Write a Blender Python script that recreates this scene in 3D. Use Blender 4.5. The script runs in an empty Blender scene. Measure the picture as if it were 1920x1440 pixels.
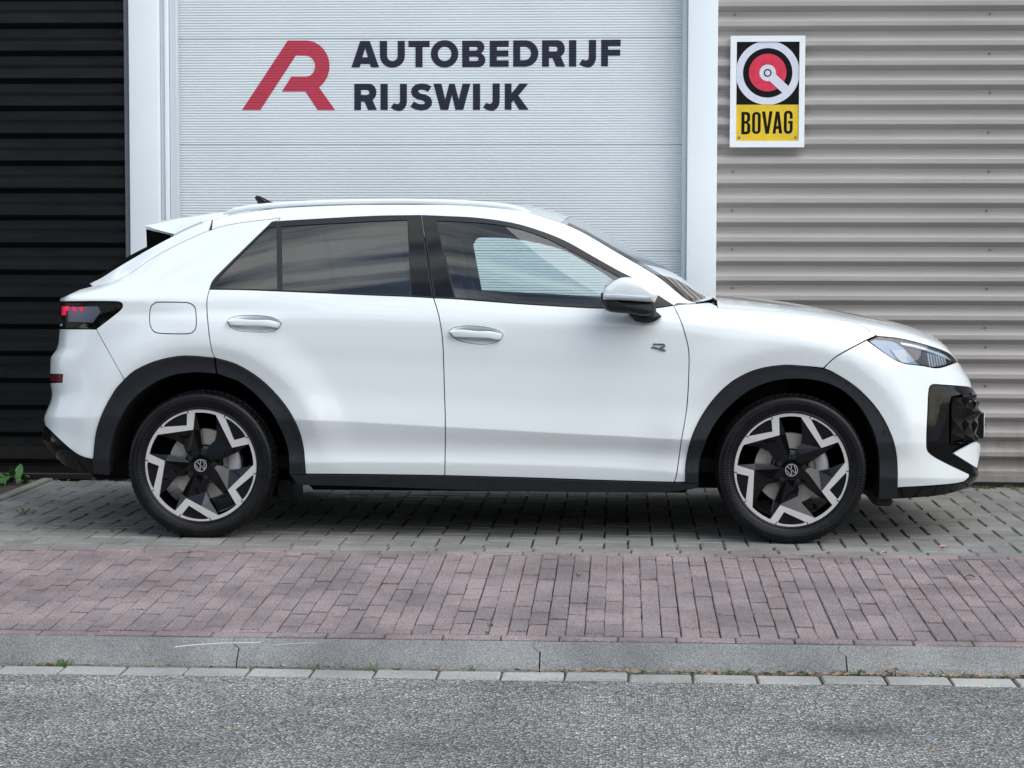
import bpy, bmesh, math, random
import numpy as np
from mathutils import Vector, Matrix, Euler
from mathutils.geometry import delaunay_2d_cdt

random.seed(7)
scene = bpy.context.scene
COL = scene.collection

# ------------------------------------------------------------------ camera
cam_data = bpy.data.cameras.new('camera')
camera = bpy.data.objects.new('camera', cam_data)
COL.objects.link(camera)
scene.camera = camera
cam_data.sensor_width = 36.0
cam_data.sensor_fit = 'HORIZONTAL'
cam_data.lens = 3900.0 / 1920.0 * 36.0
cam_data.clip_start = 0.1
cam_data.clip_end = 2000.0
YAW, PITCH, ROLL = math.radians(3.0320), math.radians(3.6678), 0.0023
fwd_h = Vector((-math.sin(YAW), math.cos(YAW), 0))
right0 = Vector((math.cos(YAW), math.sin(YAW), 0))
fwd = fwd_h * math.cos(PITCH) - Vector((0, 0, math.sin(PITCH)))
up0 = Vector((0, 0, math.cos(PITCH))) + fwd_h * math.sin(PITCH)
rt = right0 * math.cos(ROLL) + up0 * math.sin(ROLL)
up = up0 * math.cos(ROLL) - right0 * math.sin(ROLL)
camera.matrix_world = Matrix(((rt.x, up.x, -fwd.x, 0), (rt.y, up.y, -fwd.y, 0), (rt.z, up.z, -fwd.z, 1.29), (0, 0, 0, 1)))

# ------------------------------------------------------------------ sky, sun, exposure
SUN_EL, SUN_AZ = math.radians(47), math.radians(128)      # azimuth clockwise from +Y (seen from above)
world = bpy.data.worlds.new('World')
scene.world = world
world.use_nodes = True
wn, wl = world.node_tree.nodes, world.node_tree.links
wn.clear()
w_out = wn.new('ShaderNodeOutputWorld')
w_bg = wn.new('ShaderNodeBackground')
w_bg.inputs['Strength'].default_value = 0.105
sky = wn.new('ShaderNodeTexSky')
sky.sky_type = 'NISHITA'
sky.sun_disc = False
sky.sun_elevation = SUN_EL
sky.sun_rotation = SUN_AZ
sky.air_density = 1.0
sky.dust_density = 1.2
# broken cloud over the whole sky
w_tc = wn.new('ShaderNodeTexCoord')
w_sep = wn.new('ShaderNodeSeparateXYZ')
w_den = wn.new('ShaderNodeMath'); w_den.operation = 'ADD'; w_den.inputs[1].default_value = 0.22
w_abs = wn.new('ShaderNodeMath'); w_abs.operation = 'ABSOLUTE'
w_dx = wn.new('ShaderNodeMath'); w_dx.operation = 'DIVIDE'
w_dy = wn.new('ShaderNodeMath'); w_dy.operation = 'DIVIDE'
w_cmb = wn.new('ShaderNodeCombineXYZ')
w_noise = wn.new('ShaderNodeTexNoise')
w_noise.inputs['Scale'].default_value = 2.9
w_noise.inputs['Detail'].default_value = 7
w_noise.inputs['Roughness'].default_value = 0.56
w_noise.inputs['Distortion'].default_value = 0.15
w_ramp = wn.new('ShaderNodeValToRGB')
w_ramp.color_ramp.elements[0].position = 0.46
w_ramp.color_ramp.elements[1].position = 0.62
w_mix = wn.new('ShaderNodeMix'); w_mix.data_type = 'RGBA'
w_cloud = (10.4, 10.9, 10.7, 1)
w_mix.inputs[7].default_value = w_cloud
wl.new(w_tc.outputs['Generated'], w_sep.inputs[0])
wl.new(w_sep.outputs['Z'], w_abs.inputs[0])
wl.new(w_abs.outputs[0], w_den.inputs[0])
wl.new(w_sep.outputs['X'], w_dx.inputs[0]); wl.new(w_den.outputs[0], w_dx.inputs[1])
w_st = wn.new('ShaderNodeMath'); w_st.operation = 'MULTIPLY'; w_st.inputs[1].default_value = 3.4
wl.new(w_sep.outputs['Y'], w_st.inputs[0]); wl.new(w_st.outputs[0], w_dy.inputs[0]); wl.new(w_den.outputs[0], w_dy.inputs[1])
wl.new(w_dx.outputs[0], w_cmb.inputs[0]); wl.new(w_dy.outputs[0], w_cmb.inputs[1])
wl.new(w_cmb.outputs[0], w_noise.inputs['Vector'])
wl.new(w_noise.outputs[0], w_ramp.inputs[0])
wl.new(w_ramp.outputs[0], w_mix.inputs[0])
wl.new(sky.outputs[0], w_mix.inputs[6])
wl.new(w_mix.outputs[2], w_bg.inputs[0])
wl.new(w_bg.outputs[0], w_out.inputs[0])

sun_data = bpy.data.lights.new('sun', 'SUN')
sun_data.energy = 1.25
sun_data.angle = math.radians(62)
sun_data.color = (1.0, 0.98, 0.955)
sun = bpy.data.objects.new('sun', sun_data)
COL.objects.link(sun)
sd = Vector((math.sin(SUN_AZ) * math.cos(SUN_EL), math.cos(SUN_AZ) * math.cos(SUN_EL), math.sin(SUN_EL)))
sun.rotation_euler = sd.to_track_quat('Z', 'Y').to_euler()
sun.location = (3, -6, 12)

vs = scene.view_settings
vs.view_transform = 'Standard'
vs.look = 'None'
vs.gamma = 1.0
vs.exposure = 0.84
vs.use_curve_mapping = False

# ------------------------------------------------------------------ helpers
def link(o, parent=None):
    COL.objects.link(o)
    if parent is not None:
        o.parent = parent
    return o

def tag(o, label=None, category=None, group=None, kind=None):
    if label: o['label'] = label
    if category: o['category'] = category
    if group: o['group'] = group
    if kind: o['kind'] = kind
    return o

def empty(name, loc=(0, 0, 0), rz=0.0):
    o = bpy.data.objects.new(name, None)
    o.empty_display_size = 0.2
    o.location = loc
    o.rotation_euler = (0, 0, rz)
    COL.objects.link(o)
    return o

def mesh_obj(name, verts, faces, mat, parent=None, smooth=False):
    me = bpy.data.meshes.new(name)
    me.from_pydata([tuple(v) for v in verts], [], faces)
    me.validate()
    if mat is not None:
        for m in (mat if isinstance(mat, (list, tuple)) else [mat]):
            me.materials.append(m)
    if smooth:
        me.polygons.foreach_set('use_smooth', [True] * len(me.polygons))
    me.update()
    return link(bpy.data.objects.new(name, me), parent)

def bm_obj(name, bm, mat, parent=None, smooth=False, angle=None):
    me = bpy.data.meshes.new(name)
    bmesh.ops.recalc_face_normals(bm, faces=bm.faces[:])
    bm.to_mesh(me); bm.free()
    if mat is not None: me.materials.append(mat)
    if smooth:
        me.polygons.foreach_set('use_smooth', [True] * len(me.polygons))
        if angle is not None:
            me.set_sharp_from_angle(angle=math.radians(angle))
    return link(bpy.data.objects.new(name, me), parent)

def add_box(bm, lo, hi, bevel=0.0, seg=1):
    r = bmesh.ops.create_cube(bm, size=1.0)
    vs_ = r['verts']
    for v in vs_:
        v.co = Vector([lo[k] + (v.co[k] + .5) * (hi[k] - lo[k]) for k in range(3)])
    if bevel > 0:
        es = list({e for v in vs_ for e in v.link_edges})
        bmesh.ops.bevel(bm, geom=es, offset=bevel, segments=seg, affect='EDGES', profile=0.6)

def box(name, lo, hi, mat, parent=None, bevel=0.0, seg=1):
    bm = bmesh.new(); add_box(bm, lo, hi, bevel, seg)
    return bm_obj(name, bm, mat, parent, smooth=bevel > 0, angle=40)

def add_tube(bm, pts, radii, seg=8, flat=1.0):
    """swept tube through pts"""
    rings = []
    pts = [Vector(p) for p in pts]
    for i, p in enumerate(pts):
        d = (pts[min(i + 1, len(pts) - 1)] - pts[max(i - 1, 0)]).normalized()
        a = d.orthogonal().normalized() if abs(d.y) > .9 else d.cross(Vector((0, 1, 0))).normalized()
        b = d.cross(a).normalized()
        r = radii[i] if isinstance(radii, (list, tuple)) else radii
        rings.append([bm.verts.new(p + a * (r * math.cos(2 * math.pi * k / seg)) + b * (r * flat * math.sin(2 * math.pi * k / seg))) for k in range(seg)])
    for i in range(len(rings) - 1):
        for k in range(seg):
            bm.faces.new((rings[i][k], rings[i][(k + 1) % seg], rings[i + 1][(k + 1) % seg], rings[i + 1][k]))
    bm.faces.new(rings[0][::-1]); bm.faces.new(rings[-1])

def in_poly(x, y, poly):
    c = False; n = len(poly); j = n - 1
    for i in range(n):
        xi, yi = poly[i]; xj, yj = poly[j]
        if (yi > y) != (yj > y) and x < (xj - xi) * (y - yi) / (yj - yi + 1e-15) + xi:
            c = not c
        j = i
    return c

def triangulate(outer, holes=(), inner=()):
    """2D constrained triangulation -> (points, triangles, boundary loops of indices)"""
    pts, edges, loops = [], [], []
    for lp in [outer] + list(holes):
        s = len(pts); n = len(lp)
        pts += [Vector((p[0], p[1])) for p in lp]
        edges += [(s + i, s + (i + 1) % n) for i in range(n)]
        loops.append(list(range(s, s + n)))
    pts += [Vector((p[0], p[1])) for p in inner]
    vo, eo, fo, ov, oe, of = delaunay_2d_cdt(pts, edges, [], 0, 1e-7)
    vmap = {}
    for i, src in enumerate(ov):
        for s in src: vmap[s] = i
    tris = []
    for f in fo:
        cx = sum(vo[i].x for i in f) / len(f); cy = sum(vo[i].y for i in f) / len(f)
        if in_poly(cx, cy, outer) and not any(in_poly(cx, cy, h) for h in holes):
            tris.append(tuple(f))
    return [(v.x, v.y) for v in vo], tris, [[vmap[i] for i in lp] for lp in loops]

def plate(name, outer, holes, frame, depth, mat, parent=None, bevel=0.0):
    """flat cut-out with real thickness; frame(a,b,d)->3D point, d runs from the face inwards"""
    p2, tr, loops = triangulate(outer, holes)
    V = [frame(a, b, 0.0) for a, b in p2]; F = [list(t) for t in tr]
    n = len(V)
    if depth:
        V += [frame(a, b, depth) for a, b in p2]
        F += [[n + i for i in t[::-1]] for t in tr]
        for lp in loops:
            for i in range(len(lp)):
                a, b = lp[i], lp[(i + 1) % len(lp)]
                F.append([a, b, n + b, n + a])
    bm = bmesh.new()
    bv = [bm.verts.new(v) for v in V]
    for f in F:
        try: bm.faces.new([bv[i] for i in f])
        except ValueError: pass
    return bm_obj(name, bm, mat, parent)

# ------------------------------------------------------------------ materials
MATS = {}
def principled(name, color, rough=0.5, metal=0.0, spec=0.5, coat=0.0, coat_rough=0.03):
    m = bpy.data.materials.new(name); m.use_nodes = True
    b = m.node_tree.nodes['Principled BSDF']
    b.inputs['Base Color'].default_value = (*color, 1)
    b.inputs['Roughness'].default_value = rough
    b.inputs['Metallic'].default_value = metal
    b.inputs['Specular IOR Level'].default_value = spec
    b.inputs['Coat Weight'].default_value = coat
    b.inputs['Coat Roughness'].default_value = coat_rough
    MATS[name] = m
    return m

def nd(m, t, **kw):
    n = m.node_tree.nodes.new(t)
    for k, v in kw.items():
        if k.startswith('_'): setattr(n, k[1:], v)
        else: n.inputs[k.replace('__', ' ')].default_value = v
    return n
def ln(m, a, b): m.node_tree.links.new(a, b)

def add_variation(m, color, scale=3.0, amount=0.12, bump=0.0, bscale=200.0, detail=5, space='Object', stretch=None, rough_var=0.0):
    """colour mottling, fine relief and uneven gloss for a Principled material"""
    b = m.node_tree.nodes['Principled BSDF']
    tc = nd(m, 'ShaderNodeTexCoord')
    src = tc.outputs[space]
    if stretch:
        mp = nd(m, 'ShaderNodeMapping'); mp.inputs['Scale'].default_value = stretch
        ln(m, src, mp.inputs[0]); src = mp.outputs[0]
    n = nd(m, 'ShaderNodeTexNoise', Scale=scale, Detail=detail, Roughness=0.6)
    ln(m, src, n.inputs['Vector'])
    r = nd(m, 'ShaderNodeMapRange'); r.inputs[1].default_value = .3; r.inputs[2].default_value = .7
    r.inputs[3].default_value = 1 - amount; r.inputs[4].default_value = 1 + amount
    ln(m, n.outputs[0], r.inputs[0])
    mx = nd(m, 'ShaderNodeVectorMath', _operation='SCALE'); mx.inputs[0].default_value = color
    ln(m, r.outputs[0], mx.inputs['Scale']); ln(m, mx.outputs[0], b.inputs['Base Color'])
    if rough_var:
        rr = nd(m, 'ShaderNodeMapRange'); base = b.inputs['Roughness'].default_value
        rr.inputs[1].default_value = .3; rr.inputs[2].default_value = .7
        rr.inputs[3].default_value = base - rough_var; rr.inputs[4].default_value = base + rough_var
        ln(m, n.outputs[0], rr.inputs[0]); ln(m, rr.outputs[0], b.inputs['Roughness'])
    if bump:
        n2 = nd(m, 'ShaderNodeTexNoise', Scale=bscale, Detail=3)
        ln(m, src, n2.inputs['Vector'])
        bp = nd(m, 'ShaderNodeBump', Strength=bump, Distance=0.002)
        ln(m, n2.outputs[0], bp.inputs['Height']); ln(m, bp.outputs[0], b.inputs['Normal'])
    return m

def stone_material(name, base, tint, speck_scale, dark_amt=0.35, light_amt=0.5, stain=0.25, rough=0.85):
    """cast concrete / fired clay: per-piece tone, fine aggregate, soft stains, grainy relief"""
    m = principled(name, base, rough)
    b = m.node_tree.nodes['Principled BSDF']
    tc = nd(m, 'ShaderNodeTexCoord'); geo = nd(m, 'ShaderNodeNewGeometry'); oi = nd(m, 'ShaderNodeObjectInfo')
    # position-based coordinates keep the grain continuous and different on every piece
    add = nd(m, 'ShaderNodeMath', _operation='ADD'); ln(m, geo.outputs['Random Per Island'], add.inputs[0]); ln(m, oi.outputs['Random'], add.inputs[1])
    fr = nd(m, 'ShaderNodeMath', _operation='FRACT'); ln(m, add.outputs[0], fr.inputs[0])
    ramp = nd(m, 'ShaderNodeMix', _data_type='RGBA')
    ramp.inputs[6].default_value = (*base, 1); ramp.inputs[7].default_value = (*tint, 1)
    ln(m, fr.outputs[0], ramp.inputs[0])
    pos = geo.outputs['Position']
    # aggregate
    v = nd(m, 'ShaderNodeTexNoise', Scale=speck_scale, Detail=2, Roughness=0.7); ln(m, pos, v.inputs['Vector'])
    mr = nd(m, 'ShaderNodeMapRange'); mr.inputs[1].default_value = .36; mr.inputs[2].default_value = .66
    mr.inputs[3].default_value = 1 - dark_amt; mr.inputs[4].default_value = 1 + light_amt
    ln(m, v.outputs[0], mr.inputs[0])
    # stains
    s = nd(m, 'ShaderNodeTexNoise', Scale=2.3, Detail=6, Roughness=0.65); ln(m, pos, s.inputs['Vector'])
    sr = nd(m, 'ShaderNodeMapRange'); sr.inputs[1].default_value = .35; sr.inputs[2].default_value = .62
    sr.inputs[3].default_value = 1 - stain; sr.inputs[4].default_value = 1.06
    ln(m, s.outputs[0], sr.inputs[0])
    # small dark spots
    k = nd(m, 'ShaderNodeTexNoise', Scale=11.0, Detail=4, Roughness=0.7); ln(m, pos, k.inputs['Vector'])
    kr = nd(m, 'ShaderNodeMapRange'); kr.inputs[1].default_value = .64; kr.inputs[2].default_value = .74
    kr.inputs[3].default_value = 1.0; kr.inputs[4].default_value = .55
    ln(m, k.outputs[0], kr.inputs[0])
    m1 = nd(m, 'ShaderNodeMath', _operation='MULTIPLY'); ln(m, mr.outputs[0], m1.inputs[0]); ln(m, sr.outputs[0], m1.inputs[1])
    m2 = nd(m, 'ShaderNodeMath', _operation='MULTIPLY'); ln(m, m1.outputs[0], m2.inputs[0]); ln(m, kr.outputs[0], m2.inputs[1])
    sc = nd(m, 'ShaderNodeVectorMath', _operation='SCALE'); ln(m, ramp.outputs[2], sc.inputs[0]); ln(m, m2.outputs[0], sc.inputs['Scale'])
    ln(m, sc.outputs[0], b.inputs['Base Color'])
    bp = nd(m, 'ShaderNodeBump', Strength=0.5, Distance=0.0015); ln(m, v.outputs[0], bp.inputs['Height'])
    ln(m, bp.outputs[0], b.inputs['Normal'])
    return m

def add_sheet_waviness(m, tone=.05, strength=.25):
    b = m.node_tree.nodes['Principled BSDF']
    src = b.inputs['Base Color'].links[0].from_socket
    oi = nd(m, 'ShaderNodeObjectInfo'); r = nd(m, 'ShaderNodeMapRange'); r.inputs[3].default_value = 1 - tone; r.inputs[4].default_value = 1 + tone
    ln(m, oi.outputs['Random'], r.inputs[0])
    sc = nd(m, 'ShaderNodeVectorMath', _operation='SCALE'); ln(m, src, sc.inputs[0]); ln(m, r.outputs[0], sc.inputs['Scale']); ln(m, sc.outputs[0], b.inputs['Base Color'])
    geo = nd(m, 'ShaderNodeNewGeometry'); mp = nd(m, 'ShaderNodeMapping'); mp.inputs['Scale'].default_value = (1.6, 1, 5); ln(m, geo.outputs['Position'], mp.inputs[0])
    n = nd(m, 'ShaderNodeTexNoise', Scale=1.3, Detail=2); ln(m, mp.outputs[0], n.inputs['Vector'])
    bp = nd(m, 'ShaderNodeBump', Strength=strength, Distance=.03); ln(m, n.outputs[0], bp.inputs['Height'])
    if b.inputs['Normal'].links: ln(m, b.inputs['Normal'].links[0].from_socket, bp.inputs['Normal'])
    ln(m, bp.outputs[0], b.inputs['Normal'])

def add_ground_dirt(m, height, color=(.10, .085, .065), amount=.75):
    """splash dirt and run marks that get denser towards the foot of a wall"""
    b = m.node_tree.nodes['Principled BSDF']
    src = b.inputs['Base Color'].links[0].from_socket
    geo = nd(m, 'ShaderNodeNewGeometry'); sp = nd(m, 'ShaderNodeSeparateXYZ'); ln(m, geo.outputs['Position'], sp.inputs[0])
    f = nd(m, 'ShaderNodeMapRange'); f.inputs[1].default_value = 0; f.inputs[2].default_value = height; f.inputs[3].default_value = .62; f.inputs[4].default_value = -.12
    ln(m, sp.outputs['Z'], f.inputs[0])
    mp = nd(m, 'ShaderNodeMapping'); mp.inputs['Scale'].default_value = (5, 5, 1.2); ln(m, geo.outputs['Position'], mp.inputs[0])
    n = nd(m, 'ShaderNodeTexNoise', Scale=3.0, Detail=7, Roughness=.7); ln(m, mp.outputs[0], n.inputs['Vector'])
    a = nd(m, 'ShaderNodeMath', _operation='ADD'); ln(m, f.outputs[0], a.inputs[0]); ln(m, n.outputs[0], a.inputs[1])
    r = nd(m, 'ShaderNodeMapRange'); r.inputs[1].default_value = .56; r.inputs[2].default_value = 1.05; r.inputs[3].default_value = 0; r.inputs[4].default_value = amount
    ln(m, a.outputs[0], r.inputs[0])
    mx = nd(m, 'ShaderNodeMix', _data_type='RGBA'); mx.inputs[7].default_value = (*color, 1)
    ln(m, r.outputs[0], mx.inputs[0]); ln(m, src, mx.inputs[6]); ln(m, mx.outputs[2], b.inputs['Base Color'])

def glass_material(name, tint, rough=0.0, spec=1.0):
    m = bpy.data.materials.new(name); m.use_nodes = True
    n = m.node_tree.nodes; n.clear()
    out = n.new('ShaderNodeOutputMaterial'); mix = n.new('ShaderNodeMixShader')
    tr = n.new('ShaderNodeBsdfTransparent'); gl = n.new('ShaderNodeBsdfGlossy'); fr = n.new('ShaderNodeFresnel')
    tr.inputs[0].default_value = (*tint, 1); gl.inputs['Roughness'].default_value = rough
    gl.inputs['Color'].default_value = (1, 1, 1, 1)
    fr.inputs[0].default_value = 1.52
    k = n.new('ShaderNodeMath'); k.operation = 'MULTIPLY'; k.inputs[1].default_value = spec; k.use_clamp = True
    l = m.node_tree.links
    l.new(fr.outputs[0], k.inputs[0]); l.new(k.outputs[0], mix.inputs[0])
    l.new(tr.outputs[0], mix.inputs[1]); l.new(gl.outputs[0], mix.inputs[2]); l.new(mix.outputs[0], out.inputs[0])
    MATS[name] = m
    return m

M_white = principled('car_white_paint', (0.73, 0.775, 0.785), 0.40, spec=.2, coat=1.0, coat_rough=0.015)
M_plast = add_variation(principled('black_trim_plastic', (0.014, 0.016, 0.020), 0.45, spec=.3), (0.014, 0.016, 0.020), 30, .2, bump=.25, bscale=900)
M_gloss = principled('black_gloss_paint', (0.003, 0.003, 0.004), 0.05, spec=.36)
M_satin = principled('black_satin_trim', (0.012, 0.013, 0.015), 0.38, spec=.35)
M_dark = principled('dark_void_plastic', (0.006, 0.006, 0.007), 0.8, spec=.2)
M_rub = add_variation(principled('tyre_rubber', (0.0042, 0.0045, 0.0055), 0.38, spec=.24), (0.0042, 0.0045, 0.0055), 14, .35, bump=.3, bscale=400, rough_var=.10)
def tyre_relief(m):
    """fine radial ribs pressed into a band of the sidewall"""
    b = m.node_tree.nodes['Principled BSDF']
    tc = nd(m, 'ShaderNodeTexCoord'); sp = nd(m, 'ShaderNodeSeparateXYZ'); ln(m, tc.outputs['Object'], sp.inputs[0])
    at = nd(m, 'ShaderNodeMath', _operation='ARCTAN2'); ln(m, sp.outputs['X'], at.inputs[0]); ln(m, sp.outputs['Z'], at.inputs[1])
    k = nd(m, 'ShaderNodeMath', _operation='MULTIPLY'); k.inputs[1].default_value = 150; ln(m, at.outputs[0], k.inputs[0])
    sn = nd(m, 'ShaderNodeMath', _operation='SINE'); ln(m, k.outputs[0], sn.inputs[0])
    cb = nd(m, 'ShaderNodeCombineXYZ'); ln(m, sp.outputs['X'], cb.inputs[0]); ln(m, sp.outputs['Z'], cb.inputs[1])
    le = nd(m, 'ShaderNodeVectorMath', _operation='LENGTH'); ln(m, cb.outputs[0], le.inputs[0])
    rp = nd(m, 'ShaderNodeValToRGB'); e = rp.color_ramp.elements
    e[0].position = .272; e[0].color = (0, 0, 0, 1); e[1].position = .300; e[1].color = (0, 0, 0, 1)
    for pos_, v in ((.274, 1), (.279, 1), (.281, 0), (.291, 0), (.292, 1), (.2985, 1)):
        q = e.new(pos_); q.color = (v, v, v, 1)
    ln(m, le.outputs['Value'], rp.inputs[0])
    mu = nd(m, 'ShaderNodeMath', _operation='MULTIPLY'); ln(m, sn.outputs[0], mu.inputs[0]); ln(m, rp.outputs[0], mu.inputs[1])
    bp = nd(m, 'ShaderNodeBump', Strength=.6, Distance=.0012); ln(m, mu.outputs[0], bp.inputs['Height'])
    old = b.inputs['Normal'].links[0].from_node; ln(m, old.outputs[0], bp.inputs['Normal']); ln(m, bp.outputs[0], b.inputs['Normal'])
tyre_relief(M_rub)
M_alloy = add_variation(principled('machined_alloy', (0.74, 0.73, 0.72), 0.42, metal=0.55), (0.74, 0.73, 0.72), 6, .04, rough_var=.05)
M_chrome = principled('chrome', (0.85, 0.86, 0.88), 0.08, metal=1.0)
M_disc = add_variation(principled('brake_steel', (0.52, 0.49, 0.45), 0.45, metal=.6), (0.52, 0.49, 0.45), 40, .12)
M_calip = principled('caliper_grey', (0.45, 0.46, 0.48), 0.45, metal=0.5)
M_seat = principled('seat_fabric', (0.05, 0.052, 0.056), 0.85)
M_inner = principled('interior_trim_grey', (0.10, 0.105, 0.11), 0.8)
M_glass_f = glass_material('window_glass_clear', (0.85, 0.95, 0.95), spec=1.5)
M_glass_r = glass_material('window_glass_privacy', (0.11, 0.13, 0.165), spec=1.8)
M_glass_w = glass_material('windscreen_glass', (0.24, 0.29, 0.29), spec=1.2)
M_lens = glass_material('lamp_cover_clear', (0.86, 0.90, 0.94), spec=1.3)
M_lensd = glass_material('tail_lamp_cover_smoked', (0.74, 0.78, 0.84), spec=1.4)
M_silver = principled('lamp_reflector_silver', (0.17, 0.23, 0.33), 0.2, metal=0.3)
M_lampgrey = principled('lamp_inner_grey', (0.60, 0.66, 0.74), 0.25, metal=0.2)
M_red = principled('red_reflector', (0.16, 0.006, 0.008), 0.15, coat=1.0)
M_led = principled('tail_led_red', (0.8, 0.02, 0.08), 0.3)
_b = M_led.node_tree.nodes['Principled BSDF']; _b.inputs['Emission Color'].default_value = (1.0, 0.03, 0.10, 1); _b.inputs['Emission Strength'].default_value = 0.5
M_grey = principled('grey_metal_badge', (0.16, 0.18, 0.19), 0.3, metal=0.6)
# ------------------------------------------------------------------ setting: facade materials
M_black_clad = add_variation(principled('black_cladding_paint', (0.0050, 0.0057, 0.0072), 0.40, spec=.30), (0.0050, 0.0057, 0.0072), 2.0, .18, bump=.1, bscale=300, stretch=(1, 1, 6), rough_var=.06)
M_taupe = add_variation(principled('taupe_cladding_paint', (0.385, 0.358, 0.338), 0.36), (0.385, 0.358, 0.338), 1.6, .05, bump=.05, bscale=200, stretch=(1, 1, 5), rough_var=.05)
M_door = add_variation(principled('door_panel_paint', (0.72, 0.76, 0.775), 0.42), (0.72, 0.76, 0.775), 1.3, .03, rough_var=.04)
M_pillar = add_variation(principled('pillar_white_paint', (0.75, 0.80, 0.825), 0.40), (0.75, 0.80, 0.825), 1.1, .025, bump=.06, bscale=80, rough_var=.05)
add_sheet_waviness(M_taupe, .03); add_sheet_waviness(M_black_clad, .10)
add_ground_dirt(M_taupe, .5, (.13, .115, .095), .6); add_ground_dirt(M_pillar, .8, (.30, .28, .25), .5); add_ground_dirt(M_black_clad, .4, (.03, .027, .022), .5)
M_rail = principled('guide_rail_grey', (0.55, 0.60, 0.635), 0.4)
M_red_vinyl = add_variation(principled('red_vinyl', (0.50, 0.045, 0.085), 0.38), (0.50, 0.045, 0.085), 8, .06)
M_navy_vinyl = principled('navy_vinyl', (0.016, 0.018, 0.040), 0.36)
M_screw = principled('screw_head_grey', (0.20, 0.19, 0.19), 0.5, metal=.4)
M_screw_black = principled('screw_head_black', (0.004, 0.004, 0.005), 0.4)

# ground far and wide
GROUND_Z = -0.40
ground = mesh_obj('ground', [(-400, -400, GROUND_Z), (400, -400, GROUND_Z), (400, 400, GROUND_Z), (-400, 400, GROUND_Z)], [(0, 1, 2, 3)],
                  add_variation(principled('earth', (0.12, 0.11, 0.09), 0.95), (0.12, 0.11, 0.09), .4, .3))
tag(ground, kind='structure')

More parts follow.
